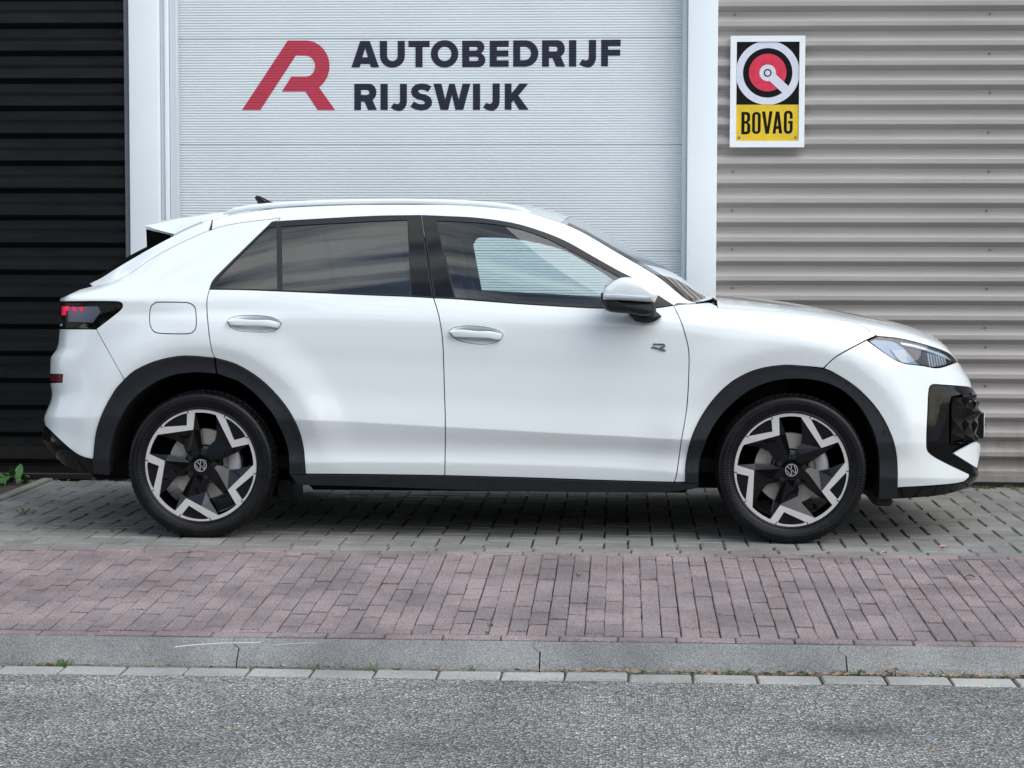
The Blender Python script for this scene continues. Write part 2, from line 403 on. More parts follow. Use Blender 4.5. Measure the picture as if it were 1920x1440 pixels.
# ------------------------------------------------------------------ asphalt road
def asphalt_material():
    m = principled('asphalt_exposed_aggregate', (0.16, 0.16, 0.17), 0.85)
    b = m.node_tree.nodes['Principled BSDF']
    geo = nd(m, 'ShaderNodeNewGeometry'); pos = geo.outputs['Position']
    dn = nd(m, 'ShaderNodeTexNoise', Scale=34.0, Detail=3); ln(m, pos, dn.inputs['Vector'])
    dv = nd(m, 'ShaderNodeVectorMath', _operation='MULTIPLY_ADD'); dv.inputs[1].default_value = (.010, .010, .010)
    ln(m, dn.outputs['Color'], dv.inputs[0]); ln(m, pos, dv.inputs[2])
    def cells(scale):
        v = nd(m, 'ShaderNodeTexVoronoi', Scale=scale, Randomness=1.0); v.voronoi_dimensions = '2D'
        ln(m, dv.outputs[0], v.inputs['Vector']); return v
    v1, v2 = cells(104.0), cells(220.0)
    def stone_tone(v, lo, hi, bias):
        s = nd(m, 'ShaderNodeSeparateColor'); ln(m, v.outputs['Color'], s.inputs[0])
        r = nd(m, 'ShaderNodeValToRGB'); e = r.color_ramp.elements
        e[0].position = 0.0; e[0].color = (lo, lo, lo, 1)
        e[1].position = 1.0; e[1].color = (hi * 1.03, hi, hi * .91, 1)
        a = e.new(bias); a.color = ((lo * .66 + hi * .34), (lo * .66 + hi * .34), (lo * .66 + hi * .34) * .98, 1)
        c = e.new(.95); c.color = (hi * .62, hi * .60, hi * .57, 1)
        ln(m, s.outputs[0], r.inputs[0]); return r
    r1 = stone_tone(v1, .075, .85, .60); r2 = stone_tone(v2, .030, .24, .6)
    # matrix between the chips
    g = nd(m, 'ShaderNodeMapRange'); g.inputs[1].default_value = .30; g.inputs[2].default_value = .55
    g.inputs[3].default_value = 0; g.inputs[4].default_value = 1
    ln(m, v1.outputs['Distance'], g.inputs[0])
    mx = nd(m, 'ShaderNodeMix', _data_type='RGBA'); ln(m, g.outputs[0], mx.inputs[0]); ln(m, r1.outputs[0], mx.inputs[6]); ln(m, r2.outputs[0], mx.inputs[7])
    s = nd(m, 'ShaderNodeTexNoise', Scale=1.7, Detail=7, Roughness=.68); ln(m, pos, s.inputs['Vector'])
    sr = nd(m, 'ShaderNodeMapRange'); sr.inputs[1].default_value = .34; sr.inputs[2].default_value = .6; sr.inputs[3].default_value = .66; sr.inputs[4].default_value = 1.08
    ln(m, s.outputs[0], sr.inputs[0])
    # oil drips (fixed places on the road)
    def blot(cx, cy, rx, ry, amount):
        mp = nd(m, 'ShaderNodeVectorMath', _operation='SUBTRACT'); mp.inputs[1].default_value = (cx, cy, 0)
        ln(m, pos, mp.inputs[0])
        wob = nd(m, 'ShaderNodeTexNoise', Scale=14.0, Detail=3); ln(m, pos, wob.inputs['Vector'])
        sc = nd(m, 'ShaderNodeVectorMath', _operation='MULTIPLY'); sc.inputs[1].default_value = (1 / rx, 1 / ry, 0); ln(m, mp.outputs[0], sc.inputs[0])
        le = nd(m, 'ShaderNodeVectorMath', _operation='LENGTH'); ln(m, sc.outputs[0], le.inputs[0])
        ad = nd(m, 'ShaderNodeMath', _operation='ADD'); ln(m, le.outputs['Value'], ad.inputs[0]); ln(m, wob.outputs[0], ad.inputs[1])
        rr = nd(m, 'ShaderNodeMapRange'); rr.inputs[1].default_value = .6; rr.inputs[2].default_value = 1.5; rr.inputs[3].default_value = amount; rr.inputs[4].default_value = 1.0
        ln(m, ad.outputs[0], rr.inputs[0]); return rr.outputs[0]
    sp_ = nd(m, 'ShaderNodeSeparateXYZ'); ln(m, pos, sp_.inputs[0])
    pt = nd(m, 'ShaderNodeTexNoise', Scale=.55, Detail=3); ln(m, pos, pt.inputs['Vector'])
    pr = nd(m, 'ShaderNodeMapRange'); pr.inputs[1].default_value = .42; pr.inputs[2].default_value = .58; pr.inputs[3].default_value = .86; pr.inputs[4].default_value = 1.06
    ln(m, pt.outputs[0], pr.inputs[0])
    fm = nd(m, 'ShaderNodeMath', _operation='MULTIPLY'); ln(m, sr.outputs[0], fm.inputs[0]); ln(m, pr.outputs[0], fm.inputs[1])
    fac = fm.outputs[0]
    for bl in ((0.70, 6.26, .19, .16, .50), (0.47, 5.95, .09, .07, .55), (0.35, 6.55, .07, .09, .75), (-1.98, 6.45, .22, .18, .75), (-.55, 5.99, .05, .05, .7)):
        mm = nd(m, 'ShaderNodeMath', _operation='MULTIPLY'); ln(m, fac, mm.inputs[0]); ln(m, blot(*bl), mm.inputs[1]); fac = mm.outputs[0]
    sc = nd(m, 'ShaderNodeVectorMath', _operation='SCALE'); ln(m, mx.outputs[2], sc.inputs[0]); ln(m, fac, sc.inputs['Scale'])
    ln(m, sc.outputs[0], b.inputs['Base Color'])
    inv = nd(m, 'ShaderNodeMath', _operation='SUBTRACT'); inv.inputs[0].default_value = 1.0; ln(m, v1.outputs['Distance'], inv.inputs[1])
    bp = nd(m, 'ShaderNodeBump', Strength=.9, Distance=.004); ln(m, inv.outputs[0], bp.inputs['Height']); ln(m, bp.outputs[0], b.inputs['Normal'])
    return m
ROAD_Z, ROAD_Y = -0.157, 6.925
road = mesh_obj('road', [(-90, -14, ROAD_Z), (90, -14, ROAD_Z), (90, ROAD_Y, ROAD_Z), (-90, ROAD_Y, ROAD_Z)], [(0, 1, 2, 3)], asphalt_material())
tag(road, kind='structure')

# ------------------------------------------------------------------ gutter stones and kerb stones
M_gutter = stone_material('gutter_concrete', (0.31, 0.305, 0.29), (0.385, 0.38, 0.36), 170, .26, .25, .28)
M_kerb = stone_material('kerb_concrete', (0.190, 0.196, 0.196), (0.218, 0.222, 0.218), 210, .42, .5, .30)
M_joint = add_variation(principled('joint_sand', (0.060, 0.055, 0.046), 0.95), (0.060, 0.055, 0.046), 9, .5)
gutter = mesh_obj('gutter', [(-90, ROAD_Y, -.162), (90, ROAD_Y, -.162), (90, 7.09, -.162), (-90, 7.09, -.162)], [(0, 1, 2, 3)], M_joint)
tag(gutter, kind='structure')
def chamfer_block(name, sx, sy, h, ch=0.004, seed=0, rough_edge=0.0012):
    """a paving block, origin at the middle of its top, 24 triangles or so, slightly uneven"""
    rnd = random.Random(seed)
    j = lambda: rnd.uniform(-rough_edge, rough_edge)
    hx, hy = sx / 2, sy / 2
    V = []
    for (ix, iy, z) in ((hx - ch, hy - ch, 0), (hx, hy, -ch), (hx, hy, -h)):
        for sgx, sgy in ((-1, -1), (1, -1), (1, 1), (-1, 1)):
            V.append((sgx * ix + j(), sgy * iy + j(), z + (j() * .6 if z == 0 else 0)))
    F = [(0, 1, 2, 3)]
    for r in (0, 4):
        for k in range(4):
            F.append((r + k, r + 4 + k, r + 4 + (k + 1) % 4, r + (k + 1) % 4))
    me = bpy.data.meshes.new(name); me.from_pydata(V, [], F); me.update()
    return me
def piece(name, me, loc, rot, parent):
    o = bpy.data.objects.new(name, me); o.location = loc; o.rotation_euler = rot
    COL.objects.link(o); o.parent = parent
    return o
gm = []
for s in range(5):
    me = chamfer_block('gutter_stone', .208, .112, .06, .006, s, .0022); me.materials.append(M_gutter); gm.append(me)
k0 = -0.8394 + .2166 / 2
for k in range(-12, 14):
    piece('gutter_stone', random.choice(gm), (k0 + k * .2166, 6.988, -.150 + random.uniform(-.0025, .0015)), (random.uniform(-.012, .012), random.uniform(-.008, .008), random.uniform(-.012, .012)), gutter)

kerb = mesh_obj('kerb', [(-90, 7.09, -.2), (90, 7.09, -.2), (90, 7.22, -.2), (-90, 7.22, -.2), (-90, 7.22, -.12), (90, 7.22, -.12)], [(0, 1, 2, 3), (3, 2, 5, 4)], M_joint)
tag(kerb, kind='structure')
KERB_PROFILE = [(7.198, -.100), (7.197, -.078), (7.193, -.0735), (7.186, -.072), (7.172, -.0735), (7.150, -.092), (7.120, -.117), (7.098, -.1365), (7.086, -.152), (7.083, -.21)]
def kerb_stone(x0, x1, seed):
    rnd = random.Random(seed)
    prof = []
    for i in range(len(KERB_PROFILE) - 1):
        a, b = KERB_PROFILE[i], KERB_PROFILE[i + 1]
        for t in range(3): prof.append((a[0] + (b[0] - a[0]) * t / 3, a[1] + (b[1] - a[1]) * t / 3))
    prof.append(KERB_PROFILE[-1])
    def tongue(y):
        d = (y - 7.163) / .021
        return -.024 * math.sqrt(max(0, 1 - d * d)) if abs(d) < 1 else 0.0
    V, F = [], []
    xs = 10
    for (y, z) in prof:
        a, b = x0 + .003 + tongue(y), x1 - .002 + tongue(y)
        for k in range(xs + 1):
            V.append((a + (b - a) * k / xs, y + rnd.uniform(-.0006, .0006), z + rnd.uniform(-.0006, .0006)))
    w = xs + 1
    for r in range(len(prof) - 1):
        for k in range(xs):
            F.append((r * w + k, r * w + k + 1, (r + 1) * w + k + 1, (r + 1) * w + k))
    n = len(V)
    for side in (0, xs):            # end faces
        c = [r * w + side for r in range(len(prof))]
        F.append(c if side else c[::-1])
    o = mesh_obj('kerb_stone', V, F, M_kerb, kerb, smooth=True)
    o.data.set_sharp_from_angle(angle=math.radians(35))
    return o
KJ = -0.279
for k in range(-4, 4):
    kerb_stone(KJ + k * 1.054, KJ + (k + 1) * 1.054, 50 + k)

# white scrape marks on the kerb
M_chalk = principled('white_scrape', (0.55, 0.57, 0.58), .9)
def kerb_y_z(s):   # s = 0 back edge, 1 front foot, along the sloped face
    i = 4 + s * 4
    k = int(min(i, 7.999)); f = i - k
    a, b = KERB_PROFILE[k], KERB_PROFILE[k + 1]
    return a[0] + (b[0] - a[0]) * f, a[1] + (b[1] - a[1]) * f
def scrape(pts, w):
    V, F = [], []
    for (x, s) in pts:
        for ds in (-w, w):
            y, z = kerb_y_z(s + ds); V.append((x, y - .0012, z + .0012))
    for i in range(len(pts) - 1): F.append((2 * i, 2 * i + 2, 2 * i + 3, 2 * i + 1))
    return mesh_obj('scrape_mark', V, F, M_chalk, kerb)
scrape([(-1.56, .32), (-1.50, .26), (-1.42, .19), (-1.36, .16), (-1.30, .15), (-1.26, .13)], .014)
scrape([(-1.21, .22), (-1.16, .17), (-1.10, .13), (-1.06, .12)], .007)

# ------------------------------------------------------------------ purple clay pavement
PY0, PY1, SLOPE = 7.205, 8.87, .042
pz = lambda y: -(PY1 - y) * SLOPE
M_clay = stone_material('purple_clay_brick', (0.172, 0.143, 0.146), (0.222, 0.175, 0.173), 230, .42, 1.0, .36)
purple = mesh_obj('purple_pavement', [(-30, PY0 - .006, pz(PY0) - .013), (30, PY0 - .006, pz(PY0) - .013), (30, PY1, -.013), (-30, PY1, -.013)], [(0, 1, 2, 3)], M_joint)
tag(purple, kind='structure')
def block_variants(name, sx, sy, h, ch, mat, n=6, rough=.0014):
    out = []
    for s in range(n):
        me = chamfer_block(name, sx, sy, h, ch, 100 + s, rough); me.materials.append(mat); out.append(me)
    return out
clay_long = block_variants('brick', .0658, .2005, .045, .0028, M_clay)
clay_cross = block_variants('brick', .2005, .0600, .045, .0035, M_clay)
view = lambda x, y, m=0.0: (-(960 + 207) / 3900 * y - .03 - m) < x < ((960 - 207) / 3900 * y + .04 + m)
spots = []
PITCH_X, PITCH_Y = .0685, .2055
col = 0
x = -3.45
while x < 2.6:
    off = ((0.5 if col % 2 else 0.0) * PITCH_Y + random.uniform(-.03, .03) + .09) % PITCH_Y
    y = 8.796
    yy = y + off
    drift = random.uniform(-.001, .001)
    while yy > 7.27:
        top = min(yy, y); bot = max(yy - PITCH_Y, 7.272)
        if top - bot > .03:
            spots.append((x + drift, (top + bot) / 2, top - bot - .0125, 'long'))
        yy -= PITCH_Y
    x += PITCH_X; col += 1
for yc in (8.833, 7.2385):
    xx = -3.5
    while xx < 2.7:
        spots.append((xx + .1, yc, .2005, 'cross')); xx += .2055
def lay(spots, meshes_of, parent, slope, limit=300):
    vis = [s for s in spots if view(s[0], s[1])]
    vis.sort(key=lambda s: s[1])
    solo = set(map(id, vis[:limit]))
    bm = bmesh.new()
    for s in spots:
        x, y, L, kind = s
        if not view(x, y, .9): continue
        me = random.choice(meshes_of[kind])
        ref = meshes_of['len_' + kind]
        scl = L / ref[0]
        z = (pz(y) if slope else 0) + random.uniform(-.0022, .0022) * (1.0 if slope else .5)
        jt = 1.0 if slope else .35
        rot = (math.atan(slope if slope else 0) + jt * random.uniform(-.016, .016), jt * random.uniform(-.014, .014), random.uniform(-.010, .010))
        sc = [1, 1, 1]; sc[ref[1]] = scl
        if id(s) in solo:
            o = piece('brick', me, (x, y, z), rot, parent); o.scale = sc
        else:
            mt = Matrix.LocRotScale(Vector((x, y, z)), Euler(rot), Vector(sc))
            vv = [bm.verts.new(mt @ v.co) for v in me.vertices]
            for p in me.polygons: bm.faces.new([vv[i] for i in p.vertices])
    me = bpy.data.meshes.new('far_bricks'); bm.to_mesh(me); bm.free()
    me.materials.append(meshes_of['mat'])
    o = link(bpy.data.objects.new('far_bricks', me), parent)
    tag(o, kind='stuff')
lay(spots, {'long': clay_long, 'cross': clay_cross, 'len_long': (.2005, 1), 'len_cross': (.2005, 0), 'mat': M_clay}, purple, SLOPE)

# ------------------------------------------------------------------ grey concrete pavers in herringbone
GY0, GY1 = 8.875, 11.47
M_conc = stone_material('grey_concrete_paver', (0.195, 0.191, 0.180), (0.245, 0.240, 0.225), 190, .24, .32, .30)
def joint_moss():
    m = principled('mossy_joint', (0.05, 0.05, 0.04), .95)
    b = m.node_tree.nodes['Principled BSDF']
    geo = nd(m, 'ShaderNodeNewGeometry')
    n = nd(m, 'ShaderNodeTexNoise', Scale=3.2, Detail=5, Roughness=.7); ln(m, geo.outputs['Position'], n.inputs['Vector'])
    r = nd(m, 'ShaderNodeValToRGB'); e = r.color_ramp.elements
    e[0].position = .45; e[0].color = (.035, .034, .028, 1); e[1].position = .58; e[1].color = (.035, .062, .018, 1)
    ln(m, n.outputs[0], r.inputs[0]); ln(m, r.outputs[0], b.inputs['Base Color'])
    return m
M_moss = joint_moss()
greyp = mesh_obj('grey_pavement', [(-30, PY1 - .001, -.014), (30, PY1 - .001, -.014), (30, 11.9, -.014), (-30, 11.9, -.014)], [(0, 1, 2, 3)], M_moss)
tag(greyp, kind='structure')
U_ = .1055
pav_x = block_variants('brick', .2050, .0985, .05, .005, M_conc, rough=.0018)
pav_y = block_variants('brick', .0985, .2050, .05, .005, M_conc, rough=.0018)
gs = []
xx = -4.4 + .012
while xx < 3.2:
    gs.append((xx + .1055, GY0 + .049, .205, 'x')); xx += .211
for j in range(0, 25):
    for i in range(-46, 34):
        t = (i - j) % 4
        yb = GY0 + U_ + j * U_
        if t == 0:
            gs.append((i * U_ + U_ + .03, yb + U_ / 2, .205, 'x'))
        elif t == 2 and j >= 1:
            gs.append((i * U_ + U_ / 2 + .03, yb, .205, 'y'))
        elif t == 2 and j == 0:
            gs.append((i * U_ + U_ / 2 + .03, yb + U_ / 2, .0985, 'y'))
lay([g for g in gs if g[1] < GY1], {'x': pav_x, 'y': pav_y, 'len_x': (.205, 0), 'len_y': (.205, 1), 'mat': M_conc}, greyp, 0)

# ------------------------------------------------------------------ corrugated walls
def trapezoid_strip(name, x0, x1, zc, pieces, mat, parent, y_valley, nx=1, jitter=0.0):
    """pieces: list of (z, depth towards the street) from top to bottom; one rolled course with a folded end"""
    V, F = [], []
    for i, (z, d) in enumerate(pieces):
        for k in range(nx + 1):
            V.append((x0 + (x1 - x0) * k / nx, y_valley - d, zc + z))
    w = nx + 1
    for i in range(len(pieces) - 1):
        for k in range(nx):
            F.append((i * w + k, (i + 1) * w + k, (i + 1) * w + k + 1, i * w + k + 1))
    return mesh_obj(name, V, F, mat, parent)
def screw(name, loc, r, mat, parent):
    bm = bmesh.new()
    bmesh.ops.create_cone(bm, cap_ends=True, segments=6, radius1=r, radius2=r, depth=.006, matrix=Matrix.Translation(loc) @ Matrix.Rotation(math.pi / 2, 4, 'X'))
    bmesh.ops.create_cone(bm, cap_ends=True, segments=10, radius1=r * 1.6, radius2=r * 1.6, depth=.002, matrix=Matrix.Translation((loc[0], loc[1] + .003, loc[2])) @ Matrix.Rotation(math.pi / 2, 4, 'X'))
    return bm_obj(name, bm, mat, parent)

WALL_Y = 11.50
bw = empty('black_cladding_wall', (-3.9, WALL_Y, 0))
tag(bw, 'black horizontal ribbed metal wall at the left behind the rear of the white car', 'wall')
def child_of(o, root):
    o.parent = root; o.matrix_parent_inverse = Matrix.Translation(-Vector(root.location)); return o
BP = .1515
z = 0.048 + BP * 0
top = 0.0
for k in range(0, 27):
    zb = 0.085 + k * BP       # foot of the valley flat
    prof = [(BP + .0005, .004), (BP - .044, .004), (BP - .046, .0065), (BP - .0475, .006), (BP - .063, .036), (BP - .0655, .040), (BP - .067, .0395), (.034, .0395), (.031, .037), (.004, .004), (0.0, .004)]
    s = trapezoid_strip('cladding_slat', -9.0, -2.757, zb, prof, M_black_clad, None, WALL_Y)
    child_of(s, bw)
    if 3 < k < 18:
        child_of(screw('screw', (-2.785 + random.uniform(-.003, .003), WALL_Y - .008, zb + BP - .022), .0055, M_screw_black, None), bw)
b = box('base_flashing', (-9.0, WALL_Y - .055, .004), (-2.757, WALL_Y + .02, .040), M_black_clad, None, .004); child_of(b, bw)
b = box('backing_wall', (-9.0, WALL_Y + .012, -.3), (-2.74, WALL_Y + .30, 4.3), M_black_clad, None); child_of(b, bw)
b = box('edge_flashing', (-2.752, WALL_Y - .075, -.01), (-2.7225, WALL_Y + .011, 4.3), add_variation(principled('edge_flashing_grey', (.12, .13, .145), .4), (.12, .13, .145), 3, .1), None, .003); child_of(b, bw)

tw = empty('taupe_corrugated_wall', (2.4, WALL_Y, 0))
tag(tw, 'taupe corrugated metal wall at the right, carrying the yellow and black sign', 'wall')
TP = .1063
def taupe_prof(n):
    out = []
    for q in range(n):
        zz = (n - q) * TP
        # from the top: underside, valley flat, sunlit upper slope, crest
        out += [(zz, .046), (zz - .0025, .045), (zz - .0255, .004), (zz - .0280, .002), (zz - .0500, .002), (zz - .0525, .004), (zz - .0545, .0045), (zz - .0800, .044), (zz - .0825, .046)]
    out.append((0, .046))
    return out
T_TOP = 2.6071 + .0125     # z where one dark underside begins
kk = 0
bottom_z = T_TOP - 24 * TP
zb = bottom_z
for n in (7, 8, 8, 8, 8):
    s = trapezoid_strip('cladding_sheet', .505, 9.0, zb, taupe_prof(n), M_taupe, None, WALL_Y - (.0012 if n == 8 else 0)); child_of(s, tw)
    for q in range(n):
        if q % 2 == 0:
            zs = zb + (q + 1) * TP - .044
            if .2 < zs < 2.75:
                for xs in (.60 + random.uniform(-.004, .004), 1.99 + random.uniform(-.012, .012)):
                    child_of(screw('screw', (xs, WALL_Y - .008, zs), .0042, M_screw, None), tw)
    zb += n * TP
b = box('base_flashing', (.505, WALL_Y - .050, .030), (9.0, WALL_Y + .01, bottom_z + .001), M_taupe, None, .003); child_of(b, tw)
b = box('backing_wall', (.52, WALL_Y + .012, -.3), (9.0, WALL_Y + .30, 4.3), M_taupe, None); child_of(b, tw)

# white door pillars
def pillar(x0, x1, label, rail_side):
    root = empty('door_pillar', ((x0 + x1) / 2, 11.40, 0))
    tag(root, label, 'pillar', 'white pillars framing the roller door')
    child_of(box('post', (x0, 11.40, -.01), (x1, 11.70, 4.3), M_pillar, None, .006, 2), root)
    if rail_side > 0:
        child_of(box('guide_rail', (x1 + .0015, 11.455, .01), (x1 + .026, 11.62, 4.3), M_rail, None, .002), root)
        child_of(box('guide_rail', (x1 + .0275, 11.440, .01), (x1 + .046, 11.62, 4.3), M_pillar, None, .002), root)
        child_of(box('door_seal', (x1 + .0475, 11.475, .01), (x1 + .088, 11.53, 4.3), M_rail, None, .003), root)
    else:
        child_of(box('guide_rail', (x0 - .026, 11.45, .01), (x0 - .0015, 11.62, 4.3), M_rail, None, .002), root)
pillar(-2.7195, -2.5565, 'white square pillar left of the door, beside the black ribbed wall', 1)
pillar(.3475, .5090, 'white square pillar right of the door, beside the taupe corrugated wall', -1)

# ------------------------------------------------------------------ sectional door with micro ribs
DOOR_Y = 11.56
RIB = .585 / 40
RIB_PROF = [(0.0, 0.0), (.0076, .0004), (.0092, .0058), (.0128, .0058), (RIB, 0.0)]   # (z above foot, depth into the door)
def rib_depth(z):
    t = (z - DOOR_Z0) % RIB
    for i in range(4):
        a, b = RIB_PROF[i], RIB_PROF[i + 1]
        if t <= b[0]: return a[1] + (b[1] - a[1]) * (t - a[0]) / (b[0] - a[0] + 1e-9)
    return 0
DOOR_Z0 = 2.4617 - .585 * 4 - .585     # foot grid
sd_root = empty('sectional_door', (-1.09, DOOR_Y, 0))
tag(sd_root, 'pale grey ribbed sectional garage door with red emblem and dark company name', 'garage door')
for k in range(7):
    z0 = DOOR_Z0 + .585 * k
    lo = max(z0, .01)
    V, F = [], []
    zs = [(z0 + .0008, .0045), (z0 + .0018, 0.0)]
    for r in range(40):
        for (dz, dd) in RIB_PROF[:4]:
            q = z0 + r * RIB + dz
            if z0 + .003 < q < z0 + .582: zs.append((q, dd))
    zs += [(z0 + .5835, 0.0), (z0 + .5846, .0045)]
    zs = [q for q in zs if q[0] >= .004]
    if len(zs) < 3: continue
    for (q, d) in zs: V += [(-2.53, DOOR_Y + d, q), (.35, DOOR_Y + d, q)]
    for i in range(len(zs) - 1): F.append((2 * i, 2 * i + 1, 2 * i + 3, 2 * i + 2))
    child_of(mesh_obj('door_panel', V, F, M_door, None), sd_root)
child_of(box('door_backing', (-2.55, DOOR_Y + .0065, 0.0), (.36, DOOR_Y + .05, 4.3), principled('door_joint_dark', (.25, .27, .28), .8), None), sd_root)
child_of(box('bottom_seal', (-2.53, DOOR_Y - .004, .0), (.35, DOOR_Y + .011, .02), M_dark, None), sd_root)

# lettering: outlines in sign-layout units, laid on the ribs
def arc(cx, cy, rx, ry, a0, a1, n=10):
    return [(cx + rx * math.cos(math.radians(a0 + (a1 - a0) * i / n)), cy + ry * math.sin(math.radians(a0 + (a1 - a0) * i / n))) for i in range(n + 1)]
def letter_R(x, y, w, h):
    f = lambda px, py: (x + px * w, y + py * h)
    out = [f(0, 0), f(.66, 0)] + [f(*p) for p in arc(.66, .325, .325, .325, -90, 62, 12)] + [f(1, 1), f(.61, 1), f(.45, .68), f(.30, .68), f(.30, 1), f(0, 1)]
    hole = [f(.30, .24), f(.56, .24)] + [f(*p) for p in arc(.56, .335, .11, .095, -90, 90, 8)] + [f(.30, .43)]
    return out, [hole]
def letter_I(x, y, w, h): return [(x, y), (x + w, y), (x + w, y + h), (x, y + h)], []
def letter_J(x, y, w, h):
    f = lambda px, py: (x + px * w, y + py * h)
    return [f(.57, 0), f(1, 0), f(1, .62)] + [f(*p) for p in arc(.52, .64, .48, .38, 0, 100, 10)] + [f(.22, .98), f(0, .90), f(.18, .72), f(.30, .75)] + [f(*p) for p in arc(.40, .64, .17, .12, 90, 0, 6)], []
def letter_O(cx, cy, rx, ry, ix, iy): return arc(cx, cy, rx, ry, 0, 354, 40), [arc(cx, cy, ix, iy, 0, 352, 32)]
S1, S2 = 7.11, 6.857
L1 = lambda pts: [(650 + p[0] / S1, 60 + p[1] / S1) for p in pts]
L2 = lambda pts: [(900 + p[0] / S2, 60 + p[1] / S2) for p in pts]
L0 = lambda pts: [(430 + p[0] / 8.727, 60 + p[1] / 8.727) for p in pts]
def pack(fn, ol): return fn(ol[0]), [fn(h) for h in ol[1]]
LETTERS = [
    ('letter_a', pack(L1, ([(60, 460), (180, 108), (308, 108), (432, 460), (322, 460), (308, 415), (185, 415), (172, 460)], [[(245, 205), (208, 328), (283, 328)]]))),
    ('letter_u', pack(L1, ([(442, 108), (540, 108), (540, 308)] + arc(611, 308, 71, 70, 180, 0, 10)[1:] + [(682, 108), (778, 108), (778, 308)] + arc(611, 308, 167, 157, 0, 180, 14)[1:], []))),
    ('letter_t', pack(L1, ([(825, 108), (1110, 108), (1110, 192), (1015, 192), (1015, 460), (920, 460), (920, 192), (825, 192)], []))),
    ('letter_o', pack(L1, letter_O(1310, 283, 184, 182, 91, 95))),
    ('letter_b', pack(L1, ([(1545, 108), (1752, 108)] + arc(1752, 196, 90, 88, -90, 40, 8)[1:] + [(1802, 276)] + arc(1760, 366, 95, 94, -50, 90, 9)[1:] + [(1545, 460)],
                           [[(1640, 190), (1725, 190)] + arc(1725, 215, 28, 25, -90, 90, 6)[1:] + [(1640, 240)], [(1640, 322), (1735, 322)] + arc(1735, 350, 28, 28, -90, 90, 6)[1:] + [(1640, 378)]]))),
    ('letter_e', pack(L2, ([(130, 105), (375, 105), (375, 185), (222, 185), (222, 230), (370, 230), (370, 308), (222, 308), (222, 358), (375, 358), (375, 440), (130, 440)], []))),
    ('letter_d', pack(L2, ([(432, 102), (585, 102)] + arc(585, 271, 170, 169, -90, 90, 18)[1:] + [(432, 440)], [[(522, 185), (576, 185)] + arc(576, 271, 86, 86, -90, 90, 12)[1:] + [(522, 357)]]))),
    ('letter_r', pack(L2, letter_R(803, 102, 297, 338))),
    ('letter_i', pack(L2, letter_I(1148, 102, 94, 338))),
    ('letter_j', pack(L2, letter_J(1280, 100, 215, 345))),
    ('letter_f', pack(L2, ([(1560, 98), (1810, 98), (1808, 180), (1648, 180), (1648, 225), (1805, 225), (1803, 302), (1648, 302), (1648, 438), (1560, 438)], []))),
    ('letter_r', pack(L1, letter_R(98, 678, 302, 350))),
    ('letter_i', pack(L1, letter_I(450, 680, 98, 347))),
    ('letter_j', pack(L1, letter_J(588, 680, 217, 355))),
    ('letter_s', pack(L1, ([(1135, 715), (1075, 685), (1000, 675), (920, 690), (872, 735), (860, 790), (880, 845), (940, 885), (1020, 905), (1050, 930), (1030, 950), (985, 950), (940, 940), (900, 912), (850, 985), (910, 1020), (1000, 1035), (1085, 1020), (1135, 970), (1144, 915), (1120, 860), (1060, 825), (985, 808), (955, 785), (965, 765), (1000, 758), (1045, 765), (1090, 787)], []))),
    ('letter_w', pack(L1, ([(1160, 680), (1268, 680), (1318, 890), (1372, 680), (1445, 680), (1500, 890), (1550, 680), (1655, 680), (1560, 1028), (1455, 1028), (1408, 830), (1358, 1028), (1255, 1028)], []))),
    ('letter_i', pack(L1, letter_I(1690, 680, 95, 347))),
    ('letter_j', pack(L2, letter_J(45, 652, 215, 345))),
    ('letter_k', pack(L2, ([(325, 655), (412, 655), (412, 780), (515, 655), (628, 655), (500, 808), (632, 990), (510, 990), (437, 872), (412, 900), (412, 990), (325, 990)], []))),
    ('emblem', pack(L0, ([(180, 1258), (945, 122), (1240, 122)] + arc(1240, 540, 392, 418, -90, 52, 18)[1:] + [(1460, 888), (1722, 1262), (1435, 1262), (1232, 955), (845, 955), (1000, 715), (1240, 715)] + arc(1240, 543, 155, 172, 90, -90, 14)[1:] + [(1075, 370), (485, 1258)], []))),
]
for nm, (outer, holes) in LETTERS:
    tx = lambda p: (-1.5125 + (p[0] - 657) * .0029495, 2.4525 - (p[1] - 73.5) * .00294)
    outer = [tx(p) for p in outer]; holes = [[tx(p) for p in h] for h in holes]
    p2, tr, loops = triangulate(outer, holes)
    bm = bmesh.new()
    bv = [bm.verts.new((a, 0, b)) for a, b in p2]
    for t in tr: bm.faces.new([bv[i] for i in t])
    zmin, zmax = min(p[1] for p in outer), max(p[1] for p in outer)
    k = int((zmin - DOOR_Z0) / RIB)
    while DOOR_Z0 + k * RIB < zmax:
        for (dz, dd) in RIB_PROF[:4]:
            q = DOOR_Z0 + k * RIB + dz
            if zmin < q < zmax:
                bmesh.ops.bisect_plane(bm, geom=bm.verts[:] + bm.edges[:] + bm.faces[:], plane_co=(0, 0, q), plane_no=(0, 0, 1), dist=1e-6)
        k += 1
    for v in bm.verts: v.co.y = DOOR_Y + rib_depth(v.co.z) * .55 - .0014
    child_of(bm_obj('emblem' if nm == 'emblem' else 'letter', bm, M_red_vinyl if nm == 'emblem' else M_navy_vinyl, None), sd_root)

